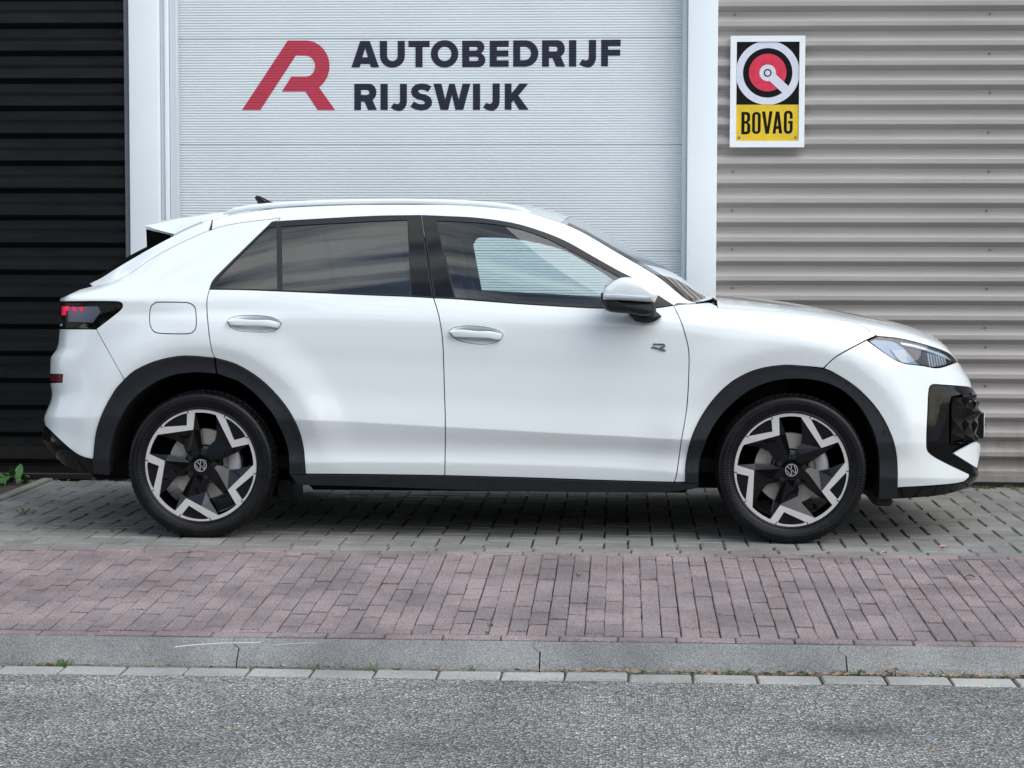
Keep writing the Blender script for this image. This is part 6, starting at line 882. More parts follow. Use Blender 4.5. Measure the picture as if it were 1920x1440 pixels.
 'front_glass': [[818.46,12.781],[824.4,12.78],[830.35,12.779],[836.29,12.779],[842.23,12.779],[848.16,12.78],[854.09,12.781],[860.02,12.782],[866.13,12.783],[872.24,12.784],[878.36,12.787],[884.47,12.79],[890.58,12.793],[896.69,12.796],[902.79,12.799],[908.88,12.801],[914.96,12.804],[921.03,12.805],[927.07,12.806],[933.38,12.805],[939.67,12.803],[945.94,12.801],[952.17,12.797],[958.35,12.792],[964.57,12.787],[970.77,12.782],[976.91,12.777],[982.55,12.773],[988.18,12.77],[993.8,12.767],[999.39,12.765],[1004.96,12.762],[1010.49,12.758],[1015.98,12.754],[1021.43,12.749],[1026.82,12.742],[1032.45,12.734],[1038.03,12.724],[1043.59,12.713],[1049.11,12.701],[1054.62,12.687],[1060.1,12.673],[1065.57,12.659],[1071.04,12.644],[1076.5,12.631],[1081.97,12.618],[1087.45,12.606],[1092.94,12.596],[1098.14,12.587],[1103.35,12.579],[1108.62,12.572],[1113.81,12.564],[1118.96,12.556],[1124.12,12.548],[1129.27,12.539],[1134.41,12.53],[1139.56,12.52],[1144.69,12.51],[1149.84,12.498],[1154.99,12.486],[1160.16,12.473],[1165.21,12.46],[1170.29,12.446],[1175.37,12.431],[1180.4,12.411],[1185.37,12.385],[1190.23,12.352],[1194.99,12.315],[1199.76,12.268],[1204.35,12.207],[1208.54,12.122],[1212.17,12.006],[1214.25,11.83],[1215.14,11.605],[1216.03,11.38],[1210.09,11.337],[1204.15,11.297],[1198.21,11.261],[1192.28,11.228],[1186.34,11.199],[1180.4,11.174],[1174.47,11.151],[1168.56,11.13],[1162.67,11.113],[1156.73,11.099],[1150.75,11.087],[1144.8,11.077],[1138.86,11.069],[1132.93,11.062],[1127.0,11.058],[1120.91,11.054],[1114.82,11.052],[1108.72,11.05],[1102.63,11.049],[1096.54,11.049],[1090.45,11.048],[1084.36,11.048],[1078.27,11.048],[1072.17,11.049],[1066.08,11.049],[1059.99,11.049],[1053.9,11.049],[1047.81,11.049],[1041.72,11.049],[1035.63,11.049],[1029.54,11.048],[1023.45,11.048],[1017.36,11.047],[1011.27,11.046],[1005.18,11.045],[999.09,11.044],[993.0,11.043],[987.0,11.041],[981.0,11.04],[974.99,11.039],[968.97,11.038],[962.93,11.037],[956.93,11.036],[950.98,11.036],[945.0,11.035],[939.0,11.035],[933.0,11.034],[927.0,11.033],[921.0,11.033],[915.01,11.032],[909.01,11.032],[903.01,11.031],[897.01,11.031],[891.01,11.03],[885.01,11.03],[879.0,11.03],[873.0,11.029],[867.0,11.029],[861.0,11.029],[855.0,11.028],[853.54,11.1],[852.08,11.172],[850.62,11.244],[849.16,11.316],[847.7,11.388],[846.24,11.459],[844.78,11.531],[843.32,11.603],[841.86,11.676],[840.4,11.748],[838.94,11.821],[837.48,11.893],[836.01,11.967],[834.55,12.037],[833.09,12.104],[831.63,12.17],[830.17,12.236],[828.71,12.301],[827.24,12.367],[825.78,12.433],[824.31,12.499],[822.84,12.567],[821.38,12.636],[819.91,12.707]],
 'far_glass_hole': [[887.03,12.289],[890.62,12.371],[895.06,12.438],[900.22,12.463],[906.15,12.475],[912.08,12.481],[917.88,12.486],[923.69,12.492],[929.51,12.498],[935.32,12.503],[941.12,12.508],[946.91,12.512],[952.68,12.516],[958.39,12.519],[964.17,12.522],[969.93,12.524],[975.74,12.526],[981.54,12.53],[987.35,12.534],[993.15,12.539],[998.95,12.544],[1004.74,12.55],[1010.52,12.556],[1016.29,12.563],[1022.05,12.569],[1027.78,12.576],[1033.49,12.582],[1039.18,12.587],[1044.83,12.592],[1050.92,12.594],[1056.92,12.591],[1062.82,12.583],[1068.63,12.571],[1074.32,12.556],[1079.91,12.539],[1085.05,12.521],[1090.22,12.504],[1095.39,12.487],[1100.58,12.469],[1105.78,12.451],[1110.96,12.432],[1116.07,12.411],[1121.14,12.389],[1126.18,12.365],[1131.19,12.339],[1136.14,12.309],[1141.05,12.276],[1145.9,12.24],[1150.7,12.201],[1155.44,12.156],[1160.12,12.105],[1163.51,12.034],[1165.88,11.922],[1167.86,11.796],[1170.04,11.674],[1165.26,11.546],[1160.11,11.463],[1154.15,11.438],[1148.23,11.417],[1142.31,11.397],[1136.41,11.378],[1130.5,11.362],[1124.59,11.347],[1118.68,11.334],[1112.76,11.321],[1106.84,11.31],[1100.92,11.299],[1095.0,11.289],[1089.07,11.28],[1083.15,11.272],[1077.22,11.264],[1071.28,11.256],[1065.35,11.249],[1059.42,11.243],[1053.48,11.236],[1047.55,11.23],[1041.61,11.224],[1035.67,11.217],[1029.73,11.212],[1023.79,11.206],[1017.85,11.2],[1011.9,11.195],[1005.96,11.189],[1000.02,11.184],[994.08,11.18],[988.14,11.175],[982.19,11.17],[976.25,11.166],[970.29,11.162],[964.31,11.159],[958.35,11.155],[952.46,11.152],[946.54,11.149],[940.61,11.146],[934.67,11.142],[928.74,11.139],[922.8,11.136],[916.87,11.133],[910.94,11.13],[905.01,11.126],[903.88,11.201],[902.76,11.275],[901.63,11.349],[900.51,11.423],[899.38,11.497],[898.25,11.571],[897.13,11.645],[896.0,11.719],[894.88,11.794],[893.75,11.868],[892.63,11.943],[891.5,12.017],[890.38,12.086],[889.26,12.155],[888.15,12.222]],
 'headlight': [[1626.81,9.363],[1632.9,9.535],[1638.97,9.701],[1645.02,9.869],[1650.68,9.879],[1656.34,9.893],[1662.0,9.91],[1667.65,9.927],[1673.28,9.942],[1678.88,9.953],[1684.44,9.96],[1689.94,9.96],[1695.61,9.956],[1701.23,9.951],[1706.82,9.946],[1712.4,9.94],[1717.96,9.934],[1723.54,9.928],[1729.16,9.922],[1734.83,9.916],[1740.65,9.911],[1746.61,9.907],[1752.79,9.907],[1759.08,9.907],[1765.42,9.905],[1771.86,9.898],[1778.6,9.884],[1785.94,9.868],[1792.85,9.838],[1799.67,9.796],[1806.78,9.753],[1816.25,9.747],[1798.24,9.408],[1787.96,9.24],[1779.78,9.098],[1772.68,8.924],[1766.13,8.694],[1759.93,8.516],[1754.02,8.405],[1748.1,8.344],[1742.08,8.311],[1736.04,8.288],[1730.03,8.256],[1724.28,8.211],[1718.48,8.158],[1712.65,8.105],[1706.84,8.057],[1701.08,8.019],[1695.41,7.998],[1689.88,7.998],[1684.17,8.033],[1678.65,8.102],[1673.28,8.197],[1668.04,8.306],[1662.87,8.42],[1658.23,8.528],[1653.66,8.645],[1649.15,8.77],[1644.67,8.903],[1640.21,9.031],[1635.76,9.137],[1631.3,9.248]],
 'headlight_lens': [[1631.86,9.383],[1636.93,9.513],[1641.99,9.64],[1647.03,9.765],[1653.35,9.787],[1659.68,9.814],[1665.94,9.832],[1672.06,9.827],[1678.3,9.789],[1684.33,9.726],[1689.93,9.643],[1695.18,9.536],[1700.01,9.412],[1704.7,9.288],[1708.99,9.172],[1713.18,9.05],[1717.4,8.876],[1721.78,8.675],[1726.29,8.509],[1730.98,8.355],[1725.37,8.313],[1719.73,8.263],[1714.06,8.213],[1708.41,8.166],[1702.81,8.129],[1697.29,8.109],[1691.91,8.109],[1686.41,8.144],[1681.1,8.213],[1675.94,8.307],[1670.89,8.414],[1665.92,8.525],[1660.92,8.642],[1656.0,8.77],[1651.14,8.908],[1646.33,9.038],[1641.52,9.149],[1636.71,9.263]],
 'headlight_bowl': [[1674.06,9.138],[1680.54,9.193],[1686.99,9.247],[1693.4,9.297],[1699.79,9.346],[1701.89,9.137],[1703.83,8.864],[1704.98,8.545],[1705.95,8.225],[1699.94,8.196],[1693.92,8.166],[1690.23,8.331],[1686.54,8.497],[1682.99,8.671],[1678.45,8.938]],
 'headlight_strip': [[1689.93,9.753],[1695.84,9.763],[1701.75,9.779],[1707.62,9.795],[1713.44,9.808],[1719.21,9.812],[1725.15,9.805],[1731.07,9.79],[1737.11,9.771],[1743.31,9.752],[1749.71,9.739],[1756.68,9.736],[1763.7,9.739],[1770.81,9.738],[1778.23,9.726],[1784.92,9.686],[1791.83,9.625],[1799.8,9.596],[1790.35,9.513],[1781.97,9.506],[1774.81,9.511],[1768.28,9.523],[1762.07,9.539],[1755.95,9.555],[1749.72,9.568],[1744.08,9.578],[1738.56,9.587],[1733.12,9.595],[1727.81,9.603],[1722.54,9.609],[1717.29,9.615],[1711.25,9.617],[1705.15,9.615],[1699.03,9.612],[1692.88,9.612]],
 'headlight_block': [[1707.59,9.471],[1713.83,9.475],[1720.09,9.48],[1726.36,9.487],[1732.69,9.496],[1739.21,9.507],[1741.85,9.36],[1744.48,9.215],[1747.1,9.065],[1749.59,8.84],[1752.01,8.561],[1745.97,8.523],[1739.94,8.488],[1733.93,8.455],[1730.09,8.652],[1726.26,8.847],[1722.46,9.025],[1718.7,9.137],[1714.96,9.248],[1711.26,9.358]],
 'grille_surround': [[1742.61,6.212],[1745.39,6.379],[1748.14,6.55],[1753.43,6.599],[1758.47,6.642],[1763.22,6.672],[1767.93,6.706],[1772.7,6.739],[1777.63,6.776],[1782.86,6.816],[1788.79,6.863],[1795.29,6.93],[1802.24,7.026],[1810.0,7.148],[1819.35,7.161],[1880.0,6.994],[1880.0,6.75],[1880.0,6.476],[1880.0,6.179],[1880.0,5.907],[1880.0,5.625],[1880.0,5.5],[1880.0,5.25],[1880.0,5.125],[1880.0,4.875],[1880.0,4.75],[1880.0,4.625],[1880.0,4.5],[1880.0,4.375],[1880.0,4.25],[1880.0,4.125],[1880.0,4.0],[1880.0,3.5],[1880.0,3.0],[1880.0,2.875],[1880.0,2.625],[1880.0,2.5],[1880.0,2.375],[1880.0,2.25],[1880.0,2.0],[1880.0,1.75],[1880.0,1.5],[1880.0,1.25],[1880.0,1.0],[1880.0,0.75],[1880.0,0.716],[1820.26,0.559],[1816.65,0.415],[1811.29,0.339],[1805.29,0.32],[1799.5,0.304],[1793.72,0.29],[1787.87,0.279],[1782.19,0.27],[1776.87,0.262],[1771.78,0.256],[1766.77,0.251],[1761.78,0.247],[1756.52,0.245],[1751.03,0.242],[1745.31,0.241],[1739.45,0.24],[1733.49,0.241],[1727.47,0.242],[1721.39,0.243],[1715.29,0.244],[1709.18,0.243],[1703.09,0.242],[1697.04,0.239],[1690.03,0.239],[1683.04,0.242],[1683.04,0.373],[1683.05,0.504],[1683.05,0.635],[1689.21,0.642],[1695.41,0.648],[1701.68,0.653],[1707.99,0.658],[1714.34,0.663],[1720.67,0.667],[1726.94,0.671],[1733.11,0.676],[1739.13,0.681],[1744.98,0.686],[1750.6,0.692],[1755.81,0.699],[1760.68,0.707],[1765.63,0.714],[1770.55,0.721],[1775.48,0.728],[1780.67,0.736],[1786.14,0.745],[1791.88,0.758],[1797.58,0.78],[1801.77,0.894],[1805.48,1.074],[1804.52,1.311],[1799.21,1.421],[1793.95,1.521],[1788.8,1.618],[1783.95,1.712],[1779.64,1.804],[1775.5,1.895],[1771.6,1.988],[1767.77,2.063],[1764.0,2.138],[1760.14,2.216],[1756.58,2.291],[1752.67,2.371],[1748.77,2.458],[1744.9,2.552],[1741.43,2.655],[1738.91,2.833],[1738.41,3.19],[1738.37,4.0],[1738.43,4.106],[1738.58,4.212],[1738.79,4.318],[1739.06,4.425],[1739.36,4.531],[1739.67,4.637],[1739.99,4.743],[1740.3,4.849],[1740.57,4.955],[1740.82,5.086],[1741.08,5.235],[1741.35,5.383],[1741.62,5.532],[1741.89,5.681],[1742.14,5.831],[1742.39,5.98]],
 'grille_hole': [[1775.67,5.897],[1780.82,5.953],[1786.33,6.022],[1792.34,6.14],[1798.87,6.28],[1806.21,6.443],[1818.91,6.685],[1880.0,6.5],[1880.0,6.25],[1880.0,6.125],[1880.0,5.875],[1880.0,5.625],[1880.0,5.5],[1880.0,5.25],[1880.0,5.125],[1880.0,4.875],[1880.0,4.75],[1880.0,4.625],[1880.0,4.5],[1880.0,4.375],[1880.0,4.25],[1880.0,4.102],[1880.0,3.991],[1815.59,3.651],[1809.38,3.228],[1803.73,2.958],[1798.21,2.873],[1792.62,2.792],[1787.17,2.716],[1782.02,2.641],[1777.34,2.567],[1774.85,2.662],[1772.37,2.757],[1772.56,2.915],[1772.65,3.389],[1772.61,4.032],[1772.47,4.147],[1772.32,4.262],[1772.17,4.377],[1772.03,4.492],[1771.91,4.607],[1771.82,4.722],[1771.75,4.837],[1771.72,4.952],[1771.76,5.093],[1771.89,5.253],[1772.14,5.414],[1772.91,5.574],[1774.26,5.735]],
 'front_blade': [[1776.51,2.54],[1780.68,2.612],[1785.09,2.685],[1789.84,2.758],[1794.83,2.835],[1799.78,2.915],[1804.78,2.997],[1809.65,3.418],[1815.16,3.827],[1822.86,3.474],[1830.0,3.0],[1836.25,2.75],[1836.25,2.625],[1827.46,2.502],[1823.4,2.35],[1821.12,2.183],[1818.76,2.017],[1816.36,1.762],[1809.85,1.901],[1804.3,2.014],[1799.12,2.094],[1794.06,2.178],[1789.15,2.265],[1784.61,2.356],[1780.49,2.448]],
 'headlight_rib0': [[1742.36,9.471],[1744.65,9.475],[1745.97,9.288],[1747.23,9.098],[1748.39,8.819],[1749.5,8.461],[1747.3,8.392],[1746.15,8.763],[1744.96,9.075],[1743.66,9.275]],
 'headlight_rib1': [[1747.85,9.477],[1750.18,9.482],[1751.45,9.313],[1752.65,9.144],[1753.74,8.936],[1754.71,8.607],[1752.5,8.534],[1751.46,8.876],[1750.34,9.12],[1749.11,9.299]],
 'headlight_rib2': [[1753.44,9.486],[1755.82,9.492],[1756.99,9.341],[1758.11,9.191],[1759.14,9.034],[1760.06,8.762],[1757.77,8.684],[1756.84,8.998],[1755.8,9.167],[1754.66,9.327]],
 'headlight_rib3': [[1759.05,9.497],[1761.41,9.504],[1762.85,9.327],[1764.27,9.151],[1765.59,8.931],[1763.21,8.846],[1761.93,9.12],[1760.54,9.309]],
 'headlight_rib4': [[1764.68,9.51],[1767.12,9.518],[1768.56,9.366],[1769.95,9.215],[1771.31,9.057],[1768.82,9.011],[1767.54,9.184],[1766.13,9.346]],
 'headlight_rib5': [[1770.5,9.526],[1773.13,9.537],[1775.33,9.344],[1777.42,9.151],[1774.77,9.106],[1773.43,9.249],[1772.0,9.386]],
 'headlight_rib6': [[1776.7,9.547],[1779.65,9.561],[1781.96,9.401],[1784.23,9.244],[1781.27,9.199],[1779.07,9.373]],
}
SIDE_SHAPE = {
 'spoiler': [[-1.6353,1.3974],[-1.6241,1.4048],[-1.6143,1.4069],[-1.6044,1.409],[-1.5945,1.4111],[-1.5846,1.413],[-1.5747,1.415],[-1.5648,1.4169],[-1.5549,1.4187],[-1.5449,1.4206],[-1.535,1.4224],[-1.525,1.4242],[-1.5151,1.426],[-1.5051,1.4277],[-1.4952,1.4295],[-1.4852,1.4313],[-1.4753,1.4331],[-1.4658,1.4348],[-1.4562,1.4364],[-1.4467,1.438],[-1.4371,1.4396],[-1.4276,1.4411],[-1.418,1.4426],[-1.4085,1.4442],[-1.3989,1.4458],[-1.3894,1.4475],[-1.3799,1.4491],[-1.3703,1.4508],[-1.3608,1.4523],[-1.3512,1.4539],[-1.3417,1.4553],[-1.3315,1.4566],[-1.3214,1.458],[-1.3112,1.4592],[-1.3011,1.4604],[-1.2909,1.4616],[-1.2807,1.4628],[-1.2706,1.464],[-1.2604,1.4651],[-1.2503,1.4664],[-1.2503,1.457],[-1.2504,1.4477],[-1.2505,1.4383],[-1.2592,1.4341],[-1.268,1.4298],[-1.2767,1.4256],[-1.2855,1.4214],[-1.2942,1.4171],[-1.303,1.4129],[-1.3117,1.4086],[-1.3205,1.4044],[-1.3292,1.4001],[-1.338,1.3959],[-1.3467,1.3916],[-1.3555,1.3874],[-1.3643,1.3832],[-1.373,1.3789],[-1.3818,1.3747],[-1.3905,1.3711],[-1.3991,1.3676],[-1.4078,1.3641],[-1.4165,1.3605],[-1.4252,1.357],[-1.4339,1.3535],[-1.4426,1.35],[-1.4513,1.3464],[-1.461,1.3488],[-1.4707,1.3511],[-1.4805,1.3534],[-1.4903,1.3556],[-1.5001,1.3579],[-1.5098,1.3601],[-1.5196,1.3624],[-1.5294,1.3646],[-1.5392,1.3669],[-1.5489,1.3692],[-1.5587,1.3716],[-1.5684,1.3739],[-1.5781,1.3763],[-1.5878,1.3788],[-1.5975,1.3813],[-1.6072,1.3838],[-1.6168,1.3865],[-1.6263,1.3913]],
 'spoiler_fin': [[-1.6238,1.3855],[-1.6141,1.3832],[-1.6044,1.3809],[-1.5947,1.3786],[-1.585,1.3763],[-1.5753,1.374],[-1.5656,1.3717],[-1.556,1.3695],[-1.5463,1.3672],[-1.5366,1.3649],[-1.5269,1.3626],[-1.5172,1.3603],[-1.5075,1.358],[-1.4978,1.3557],[-1.4881,1.3534],[-1.4784,1.3512],[-1.4687,1.3489],[-1.4591,1.3466],[-1.468,1.3426],[-1.4769,1.3386],[-1.4858,1.3347],[-1.4947,1.3307],[-1.5037,1.3267],[-1.5126,1.3228],[-1.5215,1.3188],[-1.5305,1.3148],[-1.5394,1.3109],[-1.5483,1.3069],[-1.5573,1.3029],[-1.5662,1.2989],[-1.5751,1.295],[-1.5841,1.291],[-1.593,1.287],[-1.602,1.283],[-1.6109,1.2791],[-1.6198,1.2751],[-1.6202,1.2851],[-1.6206,1.2952],[-1.6209,1.3052],[-1.6213,1.3153],[-1.6217,1.3253],[-1.622,1.3353],[-1.6224,1.3454],[-1.6227,1.3554],[-1.6231,1.3654],[-1.6235,1.3755]],
 'rear_glass_line': [[-1.9858,1.1245],[-1.9771,1.1305],[-1.9685,1.1365],[-1.9599,1.1425],[-1.9513,1.1485],[-1.9427,1.1546],[-1.9342,1.1607],[-1.9256,1.1667],[-1.917,1.1728],[-1.9085,1.1789],[-1.8999,1.185],[-1.8914,1.1911],[-1.8828,1.1972],[-1.8742,1.2033],[-1.8656,1.2093],[-1.8571,1.2153],[-1.8485,1.2213],[-1.8398,1.2272],[-1.8312,1.2331],[-1.8225,1.239],[-1.8139,1.2448],[-1.8051,1.2505],[-1.7964,1.2562],[-1.7876,1.2619],[-1.7788,1.2674],[-1.77,1.2729],[-1.7611,1.2783],[-1.7526,1.2827],[-1.7437,1.2864],[-1.7345,1.2894],[-1.7251,1.2921],[-1.7156,1.2946],[-1.7062,1.2972],[-1.6969,1.3002],[-1.6879,1.3037],[-1.6785,1.3079],[-1.669,1.3123],[-1.6596,1.3167],[-1.6503,1.3211],[-1.6409,1.3257],[-1.6316,1.3303],[-1.6223,1.3349],[-1.613,1.3395],[-1.6037,1.3442],[-1.5945,1.3489],[-1.5852,1.3536],[-1.5759,1.3583],[-1.5667,1.3629],[-1.5574,1.3675],[-1.5481,1.3721]],
 'hatch_edge': [[-1.8676,1.1432],[-1.8594,1.1484],[-1.8513,1.1536],[-1.8433,1.1589],[-1.8352,1.1641],[-1.8271,1.1694],[-1.8191,1.1747],[-1.811,1.1799],[-1.8028,1.185],[-1.7947,1.1901],[-1.7865,1.1952],[-1.7782,1.2001],[-1.7699,1.2049],[-1.761,1.21],[-1.7521,1.215],[-1.7432,1.2201],[-1.7343,1.2251],[-1.7253,1.2301],[-1.7164,1.2351],[-1.7074,1.24],[-1.6984,1.2449],[-1.6894,1.2497],[-1.6803,1.2544],[-1.6712,1.2591],[-1.6621,1.2637],[-1.6529,1.2682],[-1.6437,1.2727],[-1.6345,1.277],[-1.6252,1.2812],[-1.6162,1.2852],[-1.6072,1.289],[-1.5982,1.2928],[-1.5891,1.2965],[-1.58,1.3001],[-1.5709,1.3036],[-1.5617,1.3071],[-1.5525,1.3106],[-1.5433,1.314],[-1.5341,1.3173],[-1.5249,1.3207],[-1.5157,1.324],[-1.5064,1.3274],[-1.4972,1.3307],[-1.488,1.334],[-1.4788,1.3374],[-1.4696,1.3408],[-1.4604,1.3442],[-1.4512,1.3477]],
 'roof_rail': [[-1.2626,1.4615],[-1.254,1.4647],[-1.2455,1.4681],[-1.2369,1.4715],[-1.2283,1.4747],[-1.2196,1.4775],[-1.2107,1.4798],[-1.2012,1.4818],[-1.1917,1.4837],[-1.1821,1.4854],[-1.1724,1.487],[-1.1628,1.4885],[-1.1531,1.4899],[-1.1435,1.4912],[-1.1338,1.4925],[-1.1241,1.4936],[-1.1144,1.4947],[-1.1047,1.4958],[-1.0947,1.4968],[-1.0848,1.4978],[-1.0748,1.4988],[-1.0649,1.4997],[-1.0549,1.5007],[-1.0449,1.5016],[-1.0349,1.5024],[-1.025,1.5033],[-1.015,1.5041],[-1.005,1.5049],[-0.995,1.5057],[-0.9851,1.5064],[-0.9751,1.5071],[-0.9651,1.5078],[-0.9551,1.5084],[-0.9452,1.509],[-0.9352,1.5096],[-0.9252,1.5101],[-0.9152,1.5106],[-0.9054,1.511],[-0.8956,1.5115],[-0.8858,1.5119],[-0.876,1.5123],[-0.8661,1.5127],[-0.8563,1.5131],[-0.8465,1.5135],[-0.8367,1.5138],[-0.8269,1.5142],[-0.817,1.5145],[-0.8072,1.5148],[-0.7974,1.5152],[-0.7876,1.5155],[-0.7778,1.5158],[-0.768,1.5161],[-0.7582,1.5163],[-0.7483,1.5166],[-0.7385,1.5169],[-0.7287,1.5171],[-0.7189,1.5174],[-0.7091,1.5177],[-0.6993,1.5179],[-0.6895,1.5181],[-0.6797,1.5184],[-0.6699,1.5186],[-0.6601,1.5188],[-0.6503,1.519],[-0.6405,1.5192],[-0.6307,1.5194],[-0.6209,1.5196],[-0.6111,1.5198],[-0.6013,1.52],[-0.5915,1.5202],[-0.5817,1.5204],[-0.5719,1.5206],[-0.5621,1.5208],[-0.5523,1.521],[-0.5425,1.5212],[-0.5328,1.5213],[-0.523,1.5215],[-0.5132,1.5216],[-0.5034,1.5217],[-0.4936,1.5218],[-0.4838,1.5219],[-0.4741,1.5219],[-0.4643,1.522],[-0.4545,1.522],[-0.4447,1.522],[-0.4349,1.522],[-0.4252,1.5219],[-0.4154,1.5219],[-0.4056,1.5218],[-0.3959,1.5216],[-0.3861,1.5215],[-0.3763,1.5213],[-0.3665,1.5211],[-0.3566,1.5209],[-0.3468,1.5207],[-0.3369,1.5205],[-0.327,1.5203],[-0.3172,1.5201],[-0.3073,1.5198],[-0.2975,1.5196],[-0.2876,1.5193],[-0.2778,1.5191],[-0.2679,1.5188],[-0.2581,1.5185],[-0.2482,1.5182],[-0.2384,1.5179],[-0.2285,1.5175],[-0.2187,1.5172],[-0.2089,1.5168],[-0.199,1.5164],[-0.1892,1.516],[-0.1793,1.5156],[-0.1695,1.5152],[-0.1597,1.5147],[-0.1499,1.5142],[-0.14,1.5137],[-0.1302,1.5132],[-0.1204,1.5126],[-0.1106,1.512],[-0.1008,1.5114],[-0.0912,1.5108],[-0.0815,1.5101],[-0.0719,1.5094],[-0.0622,1.5087],[-0.0526,1.5079],[-0.043,1.5071],[-0.0333,1.5062],[-0.0237,1.5052],[-0.0141,1.5042],[-0.0045,1.5031],[0.0051,1.502],[0.0147,1.5008],[0.0242,1.4995],[0.0338,1.4981],[0.0433,1.4966],[0.0528,1.4951],[0.0622,1.4935],[0.0715,1.4916],[0.0806,1.4895],[0.0897,1.4871],[0.0988,1.4845],[0.1078,1.4818],[0.1169,1.4789],[0.1259,1.476],[0.1348,1.473],[0.1439,1.4701],[0.1529,1.4673],[0.1619,1.4646]],
 'antenna': [[-1.2259,1.545],[-1.218,1.5541],[-1.2087,1.5539],[-1.1997,1.5528],[-1.1878,1.5481],[-1.1762,1.5425],[-1.1658,1.5371],[-1.1555,1.5317],[-1.1449,1.527],[-1.1338,1.5235],[-1.1223,1.5207],[-1.1109,1.5179],[-1.1217,1.5174],[-1.1324,1.5168],[-1.1432,1.5162],[-1.154,1.5156],[-1.1647,1.515],[-1.1755,1.5144],[-1.1862,1.5138],[-1.197,1.5133],[-1.2078,1.5127],[-1.2116,1.5205],[-1.2155,1.5282],[-1.2206,1.5366]],
 'mirror_cap': [[0.4813,1.098],[0.4832,1.1073],[0.4851,1.1166],[0.487,1.1259],[0.4948,1.1323],[0.5026,1.1388],[0.5103,1.1453],[0.5182,1.1516],[0.5264,1.1574],[0.5352,1.163],[0.5446,1.1677],[0.5542,1.1715],[0.5633,1.1737],[0.5727,1.1749],[0.5821,1.175],[0.5915,1.1746],[0.601,1.1736],[0.6103,1.1719],[0.6193,1.1693],[0.6286,1.1659],[0.6378,1.162],[0.647,1.1578],[0.6559,1.1532],[0.6646,1.1482],[0.6729,1.1428],[0.6802,1.1372],[0.6873,1.1313],[0.6941,1.1249],[0.7007,1.1184],[0.7073,1.1118],[0.714,1.1052],[0.7207,1.0988],[0.717,1.0909],[0.7133,1.083],[0.7096,1.0752],[0.7059,1.0673],[0.6968,1.0679],[0.6877,1.0684],[0.6786,1.069],[0.6695,1.0696],[0.6604,1.0701],[0.6513,1.0707],[0.6422,1.0713],[0.6331,1.0718],[0.6239,1.0724],[0.6148,1.0729],[0.6057,1.0734],[0.5966,1.0739],[0.5871,1.0744],[0.5776,1.0749],[0.5681,1.0754],[0.5586,1.0758],[0.5491,1.0763],[0.5396,1.0767],[0.5301,1.0771],[0.5206,1.0776],[0.5111,1.078],[0.5016,1.0784],[0.4921,1.0789],[0.4826,1.0793],[0.482,1.0886]],
 'mirror_base': [[0.4719,1.1024],[0.4777,1.1094],[0.4793,1.0993],[0.4809,1.0892],[0.4825,1.0791],[0.492,1.0787],[0.5015,1.0782],[0.5111,1.0778],[0.5206,1.0774],[0.5301,1.077],[0.5396,1.0766],[0.5491,1.0761],[0.5586,1.0757],[0.5681,1.0752],[0.5777,1.0747],[0.5872,1.0742],[0.5967,1.0737],[0.6056,1.0731],[0.6145,1.0725],[0.6234,1.0719],[0.6324,1.0713],[0.6413,1.0706],[0.6502,1.07],[0.6591,1.0693],[0.668,1.0686],[0.677,1.0679],[0.6859,1.0672],[0.6948,1.0666],[0.7037,1.0659],[0.7071,1.0574],[0.7104,1.0489],[0.7132,1.0403],[0.7147,1.0299],[0.7156,1.0194],[0.7068,1.0167],[0.6981,1.0136],[0.6893,1.0107],[0.6805,1.0085],[0.6715,1.0075],[0.6628,1.0076],[0.654,1.0081],[0.6453,1.009],[0.6365,1.0102],[0.6276,1.0115],[0.6188,1.0129],[0.61,1.0143],[0.6012,1.0155],[0.5923,1.0166],[0.583,1.0174],[0.5737,1.0181],[0.5643,1.0187],[0.555,1.0193],[0.5456,1.0201],[0.5363,1.021],[0.5271,1.0221],[0.5165,1.0237],[0.5061,1.0261],[0.4967,1.0302],[0.4902,1.0355],[0.4844,1.042],[0.4789,1.049],[0.4733,1.0557],[0.473,1.0651],[0.4727,1.0744],[0.4725,1.0837],[0.4722,1.093]],
 'mirror_strip': [[0.4836,1.1038],[0.4934,1.1035],[0.5031,1.1034],[0.5129,1.1032],[0.5226,1.103],[0.5324,1.1028],[0.5421,1.1025],[0.5519,1.1022],[0.5616,1.1017],[0.5711,1.1012],[0.5805,1.1007],[0.59,1.1001],[0.5995,1.0995],[0.6089,1.0988],[0.6184,1.0982],[0.6279,1.0975],[0.6373,1.0969],[0.6468,1.0962],[0.6563,1.0955],[0.6657,1.0948],[0.6752,1.0942],[0.6846,1.0935],[0.6941,1.0929],[0.693,1.0836],[0.6833,1.0837],[0.6737,1.0839],[0.6641,1.0841],[0.6544,1.0843],[0.6448,1.0844],[0.6351,1.0846],[0.6255,1.0848],[0.6158,1.085],[0.6062,1.0853],[0.5966,1.0855],[0.5873,1.0858],[0.5779,1.0862],[0.5686,1.0865],[0.5593,1.0868],[0.55,1.0872],[0.5407,1.0876],[0.5314,1.0879],[0.5221,1.0883],[0.5128,1.0887],[0.5035,1.0891],[0.4942,1.0895],[0.4849,1.0898],[0.4843,1.0968]],
